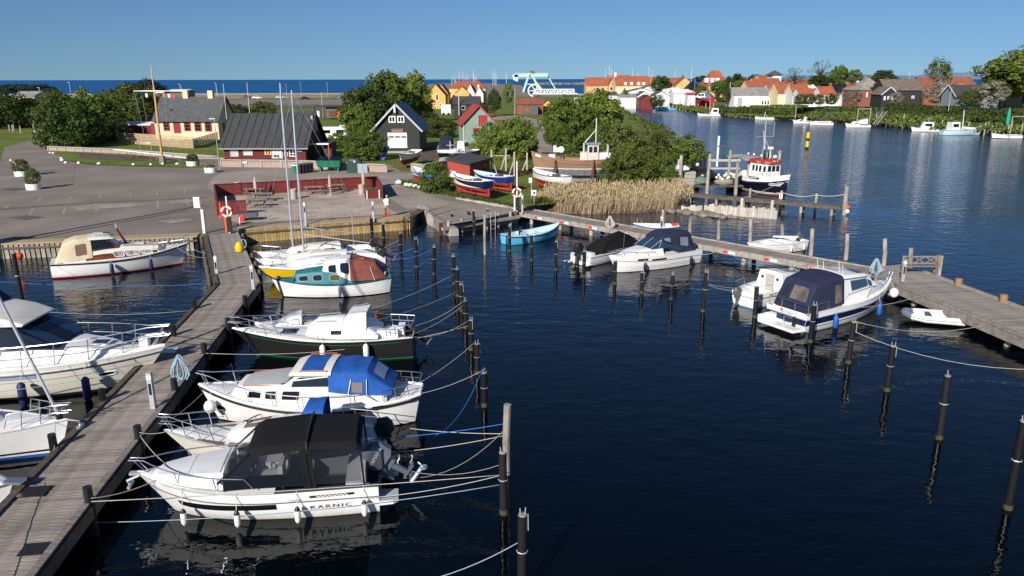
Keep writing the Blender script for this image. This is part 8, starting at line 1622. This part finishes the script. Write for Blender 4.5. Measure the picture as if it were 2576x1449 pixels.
t=thing('street_lamp','dark lamp post with a flat head at the landing stage','street lamp',AT(1811,428,87));MB().tube([(0,0,0),(0,0,2.6)],.05,6).build('pole',M_dgrey,t);MB().box((0,0,2.65),(.8,.4,.15)).build('lamp_head',M_dgrey,t)
# yellow beacon
p=G(2029,377,0);t=thing('beacon_buoy','slim yellow and black spar buoy with a topmark in the canal','buoy',p)
yz=[AT(2033,y,p.y).z for y in (377,371,356,349,334)];MB().lathe([(.28,-.8),(.3,0),(.3,yz[0]),(.3,yz[1]),(.3,yz[2]),(.3,yz[3]),(.3,yz[4]),(.01,yz[4])],n=10,mf=lambda i:1 if i in (0,1,2,4) else 0).build('body',[M_yellow,M_blk],t,smooth=40);MB().tube([(-.2,0,yz[4]),(0,0,yz[4]+1.2),(0,0,yz[4]+2)],.05,5).tube([(.2,0,yz[4]),(0,0,yz[4]+1.2)],.05,5).build('topmark',M_blk,t)
# floats and buoys
for x,y,yy,l,m,r_ in ((46,642,48.5,'orange ball buoy hanging on the pile at the car park quay',M_orange,.27),(1808,561,64,'small pink float on a grey pile beyond the pontoon',mat('pink float',(.75,.2,.16),.5),.14)):tag(MB().ball((0,0,0),r_,n=12,k=8).tube([(0,0,r_),(0,0,r_+.25)],.02,4).build('float',m,loc=AT(x,y,yy),smooth=60),l,'buoy')
# boats at the far bank
M_ltb=mat('pale ice blue paint',(.5,.68,.76),.4)
def farboat(label,x,y,Lm,deg,topm,botm=M_blk,cab=None,B=2.2,fb=.75,sb=1.2,mst=0,cab2=None,win=True,name='motorboat'):
 p=G(x,y+2,0);t=thing(name,label,'boat',p,R(deg));h=Hull(Lm,B,fb,sb,fb,tw=.6,rake=.6);hull_mesh(t,h,[(.06,0),(9,1)],[botm,topm],nu=14)
 if cab:deck_mesh(t,h,.0,1,M_offw,n=8);b=Body([(cab[0],fb,fb+.3,B*.3,B*.2,.05),(cab[0]-.4,fb,fb+cab[2],B*.36,B*.3,.1,.04),(cab[1],fb,fb+cab[2],B*.38,B*.32,.1,.04)]);b.mesh(t,'cabin',cab[3] if len(cab)>3 else M_white,sub=1);[b.win(t,'cabin_window',M_glass,1.15,1.85,.4,.85,sg) for sg in (1,-1)]
 else:well_mesh(t,h,.02,.97,.15,M_white,'inside',.1,10);MB().box((0,0,fb-.2),(.4,B*.8,.08)).build('thwart',M_white,t)
 rub(t,h,M_blk,.04,-.05,n=12)
 if cab2:b=Body([(cab2[0],fb+.2,fb+cab2[2]*.7,B*.3,B*.28,.05),(cab2[1],fb+.2,fb+cab2[2],B*.32,B*.3,.06,.03)]);b.mesh(t,'canopy',cab2[3])
 if mst:MB().tube([(0,0,fb),(-.2,0,fb+mst)],.07,6).build('mast',M_offw,t)
 return t
farboat('white pilot boat with an upright cabin and dark outboard at the far bank',1782,292,7.5,172,M_white,cab=(-.6,-3.0,1.9),B=2.6);farboat('small white boat with a yellow frame behind the pilot boat',1806,288,5,170,M_white,cab=(-.3,-1.5,1.2));farboat('white open rowing boat with a brown mast stump at the far bank',1922,301,5.6,172,M_white,name='rowing_boat',mst=1.6);farboat('small white boat with a light frame, left of the white boat with a grey cover',2017,311,5.2,175,M_white,cab=(-.2,-1.0,1.1));farboat('white open boat with a pale grey cover at the far bank',2064,315,6.2,172,M_white,B=2.2,name='rowing_boat',cab=(2,-2.4,.35,M_lgrey))
farboat('white cabin boat with a grey spray canopy by the steps',2156,321,6.2,176,M_white,cab=(1.6,-.2,.75),cab2=(-.2,-2.2,1.5,M_lgrey));farboat('white cruiser with a navy band before the square grey posts',2330,332,7,168,M_white,M_navyp,cab=(1.4,-1.2,1.5));farboat('light blue and white fishing boat with a lattice mast, largest at the far bank',2418,340,9.2,2,M_ltb,M_blue,cab=(-.8,-3.0,1.7),B=3,fb=1.1,sb=2.1,mst=4.2,name='fishing_boat',cab2=(2.4,.3,.7,M_white));farboat('white open boat with a goal-shaped frame at the right picture edge',2530,349,5.8,172,M_white,name='rowing_boat');farboat('light blue boat at the quay corner of the town',1672,277,8,172,M_sky,B=2.6,fb=1,sb=1.5,cab=(2,-2,.3,M_lgrey));farboat('strong blue fishing boat at the canal mouth',1571,263,9,10,mat('strong blue hull',(.01,.16,.5),.4),B=3,fb=1.3,sb=1.9,cab=(-.5,-3,1.8,mat('strong blue hull',(.01,.16,.5),.4)),name='fishing_boat',mst=5);farboat('small turquoise boat behind the strong blue one',1584,265,6,5,mat('turquoise paint',(.12,.5,.55),.4));farboat('white boat end at the left of the far bank row',2006,309,2,0,M_white);farboat('white motorboat at the tree behind the wooden boat',1437,303,5,20,M_white,cab=(1,-1.2,.9))
MB_p=tubemesh('bank_pile',.17,.15,-1,2.3,M_pileg,7)
kk=0
for x0,x1,n in ((1585,1760,26),(1765,1800,4),(1806,1990,24),(1995,2180,20),(2190,2320,18),(2330,2570,24)):
 for i in range(n):
  x=lerp(x0,x1,(i+rnd.uniform(0,.8))/n);y=lerp(266.5,350,(x-1572)/1000)+rnd.uniform(-1,2.2)-(3 if x>1900 and x<2250 else 0);p=G(x,y,0);o=bpy.data.objects.new('bank_pile',MB_p);COL.objects.link(o);o.location=p;o.scale=(1,1,rnd.uniform(.6,1.6));tag(o,'grey far bank pile %s, %s' % ({1585:'before the town fish houses',1765:'at the pilot boat',1806:'by the white rowing boat',1995:'by the two open white boats',2190:'by the square grey boards',2330:'by the light blue fishing boat'}[x0],(on[i] if i<18 else on[n-1-i]+' from its right end' if n-1-i<8 else 'number %d' % (i+1))+('' if i>=18 and n-1-i<8 else ' from the left')),'mooring pile','grey piles along the far bank')
for i,(x0,x1,y) in enumerate(((1960,2090,299),(2190,2290,313),(2310,2480,325),(2490,2590,337),(1800,1890,289),(1600,1680,268))):
 a,b_=G(x0,y,.0),G(x1,y+(x1-x0)*.1,.0);t=thing('bank_jetty','low dark timber landing along the far bank, '+['below the green shed','by the square grey posts','behind the light blue fishing boat','at the right picture edge','between pilot boat and rowing boat','in front of the town fish houses'][i],'jetty',a);d=b_-a;MB().bar(V((0,1,.8)),d+V((0,1,.8)),2.2,.15).build('deck',M_beam,t)
 for k in range(7):MB().tube([d*(k/6)+V((0,0,-1)),d*(k/6)+V((0,0,.8))],.13,6).build('leg',M_beam,t)
for i,(x,y,w,hh,m,l) in enumerate([(2090,307,3.6,1.9,mat('dark green shed',(.05,.075,.055),.8),'dark green low box shed on the far bank landing'),(2085-20,300,2.2,1.9,M_blkw,'small black box shed beside the green one on the far bank'),(2452,330,5.2,2.3,M_blkw,'black board screen behind the light blue fishing boat'),(2250,312,2.8,2.6,M_greys,'square frame of grey boards on the far bank'),(2190-103,300-9,2.4,1.7,M_blkw,'black hut on the bank left of the rowing boats'),(2375,322,1.8,2.2,mat('dark olive shed',(.09,.1,.06),.8),'olive box shed beside the white cruiser')]):
 p=G(x,y-7,1.0);t=thing('bank_shed',l,'shed',p);MB().box((0,.8,hh/2),(w,1.6,hh)).build('wall',m,t);MB().box((0,.8,hh+.06),(w+.3,1.9,.1)).build('roof',M_felt,t)
t=thing('parasol','closed green parasol at the right picture edge on the far bank','parasol',G(2530,335,.9));MB().tube([(0,0,0),(0,0,5.0)],.05,6).build('pole',M_offw,t);MB().lathe([(.05,5.2),(.3,4.2),(.42,2.6),(.36,1.6),(.1,1.5)],n=9).build('canopy',mat('green parasol cloth',(.01,.3,.16),.8),t,smooth=50)
t=thing('stairway','grey wooden steps with a rail on the far bank','stairs',G(2196,315,.8));MB().bar((0,0,0),(4.5,5,3.0),.12,.3).bar((.9,-.4,0),(5.4,4.6,3.0),.12,.3).bar((0,0,1.1),(4.5,5,4.1),.06).build('stringer',M_greys,t);[MB().box((.45+.45*k,-.2+.5*k,.1+.3*k),(1.0,.3,.05)).build('tread',M_greys,t) for k in range(10)]
for x,y,l in ((2157,316,'tall white frame beside the cabin boat with a grey spray canopy'),(2545,346,'pale goal-shaped timber frame at the right picture edge')):t=thing('davit_frame',l,'frame',G(x+13,y,.5));MB().tube([(-1.6,0,0),(-1.6,0,4)],.1,6).tube([(1.6,0,0),(1.6,0,4)],.1,6).tube([(-1.6,0,4),(1.6,0,4)],.1,6).build('frame',M_greys,t)
# ---------------------------------------------------------------- mooring lines
def rope(label,a,b,m=None,d=.15,r=.0105,group=None):
 a,b=V(a),V(b);o=MB().tube([p-a for p in sag(a,b,d)],r,5).build('mooring_line',m or M_rope,loc=a,smooth=1);return tag(o,label,'rope',group)
def hp(t,h,u,sd,dz=.05):p=h.sheer(u,sd,.1,dz);return wld(t,p)
def pl(k,z=1.5):return PIL[k]+V((0,0,z))
pr_=[G(224,1268,.95),G(348,1108,.95),G(439,985,.95),G(514,893,.95),G(574,826,.95),G(617,768,.95)];pz=[p+V((.05,0,.2)) for p in pr_]
WR='white mooring line '
rope(WR+'from the stern of the white cruiser to its pile, upper one',wld(T_kar,(-2.9,1.35,.7)),pl('a7',1.25),d=.1);rope('pale mooring line passing in front of the white cruiser to the nearest dock post',pl('a7',.95),pz[0]-V((0,0,.75)),M_ropet,d=.25);rope(WR+'along the hull of the white cruiser to the dock post',pl('a7',1.25),pz[0]+V((0,0,-.1)),d=.06,r=.01)
rope('grey bow line of the white cruiser to the dock',hp(T_kar,H_kar,.9,1),pz[0],M_ropeg,.1);rope(WR+'from the bow of the white cruiser back to the second dock post',hp(T_kar,H_kar,.9,-1),pz[1],d=.1)
rope('pale blue line from the nearest pile out of the lower frame edge',pl('a8',1.55),G(950,1480,.3),M_ropet,.25)
rope('blue line from the bare wooden pile to the cream sailing boat',PIL['w']+V((0,0,1.75)),hp(T_cre,H_cre,.03,1),M_ropeb,.08);rope('blue slack line between the bare wooden pile and the next black pile',pl('a6',1.7),PIL['w']+V((-2.2,0,1.35)),M_ropeb,.5);rope(WR+'from the bare wooden pile to the cream sailing boat, upper one',PIL['w']+V((0,0,1.4)),hp(T_cre,H_cre,.02,-1),d=.1);rope(WR+'from the bare wooden pile to the cream sailing boat, lower one',PIL['w']+V((0,0,1.35)),wld(T_kar,(-3.1,-1.1,.8)),d=.1);rope('dark slack line from the bare wooden pile to the outboard',PIL['w']+V((0,0,1.6)),wld(T_kar,(-4.1,0,.5)),M_ropeg,.5);rope('grey slack line from the white cruiser to its black pile',wld(T_kar,(-3.2,-.6,.9)),pl('a7',1.6),M_ropeg,.45)
rope(WR+'from the stern of the blue canopy cruiser to a black pile',hp(T_mon,H_mon,.02,1),pl('a6',1.5),d=.12);rope('pale line from the blue canopy cruiser to the row of piles',hp(T_mon,H_mon,.02,-1),pl('a5',1.5),M_rope,.12);rope(WR+'passing between the black hull and the blue canopy',pz[3]+V((0,0,-.1)),pl('a4',1.2),d=.5);rope(WR+'from the black hulled boat to the piles, upper one',hp(T_blk,H_blk,.02,-1),pl('a3',1.5),d=.2);rope(WR+'from the black hulled boat to the piles, lower one',hp(T_blk,H_blk,.04,1),pl('a3',1.3),d=.2);rope('grey line from the black hulled boat to its black pile',hp(T_blk,H_blk,.02,1),pl('a4',1.5),M_ropeg,.3);rope('pale line from the small speedboat to the piles',hp(T_spd,H_spd,.03,-1),pl('a1',1.4),M_ropet,.2);rope('grey thin line from the small speedboat to the pile row',hp(T_spd,H_spd,.03,1),pl('a2',1.2),M_ropeg,.25)
rope('blue mooring line of the teal clinker boat to the short pile row',hp(T_tea,H_tea,.03,-1),pl('c4',1.2),M_ropeb,.3);rope('blue mooring line from the low white sailing boat to the short pile row',hp(T_B,H_B,.02,-1),pl('c3',1.4),M_ropeb,.2);rope('second blue mooring line from the low white sailing boat',hp(T_B,H_B,.02,1),pl('c4',1.7),M_ropeb,.35);rope('blue-green line from the white sailing boat by the yellow quay',hp(T_A,H_A,.02,-1),pl('c2',1.4),M_ropet,.3)
rope('grey bow line of the blue canopy cruiser to the dock',hp(T_mon,H_mon,.95,1),pz[1],M_ropeg,.2);rope('grey bow line of the cream sailing boat to the dock',hp(T_cre,H_cre,.97,1),pz[1]+V((0,0,.1)),M_rope,.08)
pl_=[G(258,1012,.95),G(359,912,.95),G(489,778,.95)]
rope('pale bow line of the cream canopy cruiser, upper one',hp(T_crm,H_crm,.97,1),A.lerp(B_,.45)+V((-1.2,-.5,1.0)),M_ropet,.15);rope('pale blue bow line of the cream canopy cruiser, lower one',hp(T_crm,H_crm,.9,-1),A.lerp(B_,.5)+V((-1.3,-.5,.9)),M_ropet,.25);rope('pale stern line of the cream canopy cruiser to its pile',pl('l0',1.3),hp(T_crm,H_crm,.02,-1),M_ropet,.1);rope('blue stern line of the cream canopy cruiser to the quay',hp(T_crm,H_crm,.02,1),V((-33,52.3,1.0)),M_ropet,.4)
rope('long pale blue line crossing the water before the cream canopy cruiser',V((-31,41.5,1.2)),A.lerp(B_,.93)+V((-1.3,-.5,.8)),M_ropeb,.25,.012);rope('long pale line behind the motor yacht to the dock',V((-24,34.0,1.8)),pl_[2],M_ropet,.3,.012);rope('pale blue line along the motor yacht hull to the dock',V((-22,25.0,1.0)),pl_[0]+V((-.3,3.2,0)),M_ropet,.15,.012)
rope('dark bow line of the motor yacht to the dock',hp(T_yac,H_yac,.9,-1),pl_[1]+V((0,-.5,.2)),M_black,.1);rope('white bow line of the sailing yacht to the dock',hp(T_lsy,H_lsy,.96,-1),G(134,1130,1.1),M_ropet,.05);rope('grey wire across the near end of the plank pier',V((-14.3,17.6,2.0)),V((-11.0,14.0,.9)),M_galv,.02,.012)
rope('white line from the black covered speedboat to a pile',wld(T_bcv,(-3.0,1,.8)),pl('b2',1.4),mat('pinkish rope',(.55,.4,.45),.9),.15);rope('pair of white lines from the small cabin boat to a pile, upper',wld(T_sml,(-3,.6,.9)),pl('b7',1.6),d=.06);rope('pair of white lines from the small cabin boat to a pile, lower',wld(T_sml,(-3,.3,.8)),pl('b7',1.55),d=.1);rope('white line tied round the pile at the navy cruiser stern',hp(T_jen,H_jen,.03,-1),pl('b9',1.3),d=.1);rope('grey line from the navy cruiser stern to the next pile',wld(T_jen,(-4.1,0,.6)),pl('b8',1.2),M_ropeg,.2)
rope('pale bow line of the navy cruiser to the pontoon',hp(T_jen,H_jen,.45,-1)+V((0,0,-.3)),V((22.4,39.4,.8)),M_rope,.15);rope('second pale bow line of the navy cruiser',hp(T_jen,H_jen,.96,-1),V((22.0,41.5,.8)),M_rope,.08);rope('long slack pale line from a pile to the pontoon, right',pl('b10',1.5),V((24.0,29.0,.7)),M_rope,.75);rope('pale line from the pile past the inflatable dinghy to the pontoon',pl('b10',1.95),V((22.9,34.3,.8)),M_rope,.45);rope('pale line of the blue and white boat to a grey pile',wld(bpy.data.objects['rowing_boat.001'],(2.1,0,.6)),G(1734,590,1.1),M_rope,.2);rope('dark line from the open motorboat to a grey pile',wld(T_opn,(-2,-.6,.7)),G(2038,645,1.0),M_black,.1);rope('pale line from the fishing boat bow to the plank jetty',wld(T_trw,(4.6,-.9,1.7)),J1+dj*9.0+V((0,0,.9)),M_ropet,.1,.025)
dP=(C2-C1).normalized();nP=V((dP.y,-dP.x,0))
for i in range(5):p=C1+dP*(9+4.1*i)+nP*1.08;rope('slack blue-white spare line hung under the pontoon edge, %s from the lifebuoy' % on[i],p+V((0,0,.55)),p+dP*2.6+V((0,0,.5)),(M_ropeb,M_rope,M_ropet)[i % 3],.3,.02,'spare lines under the pontoon')
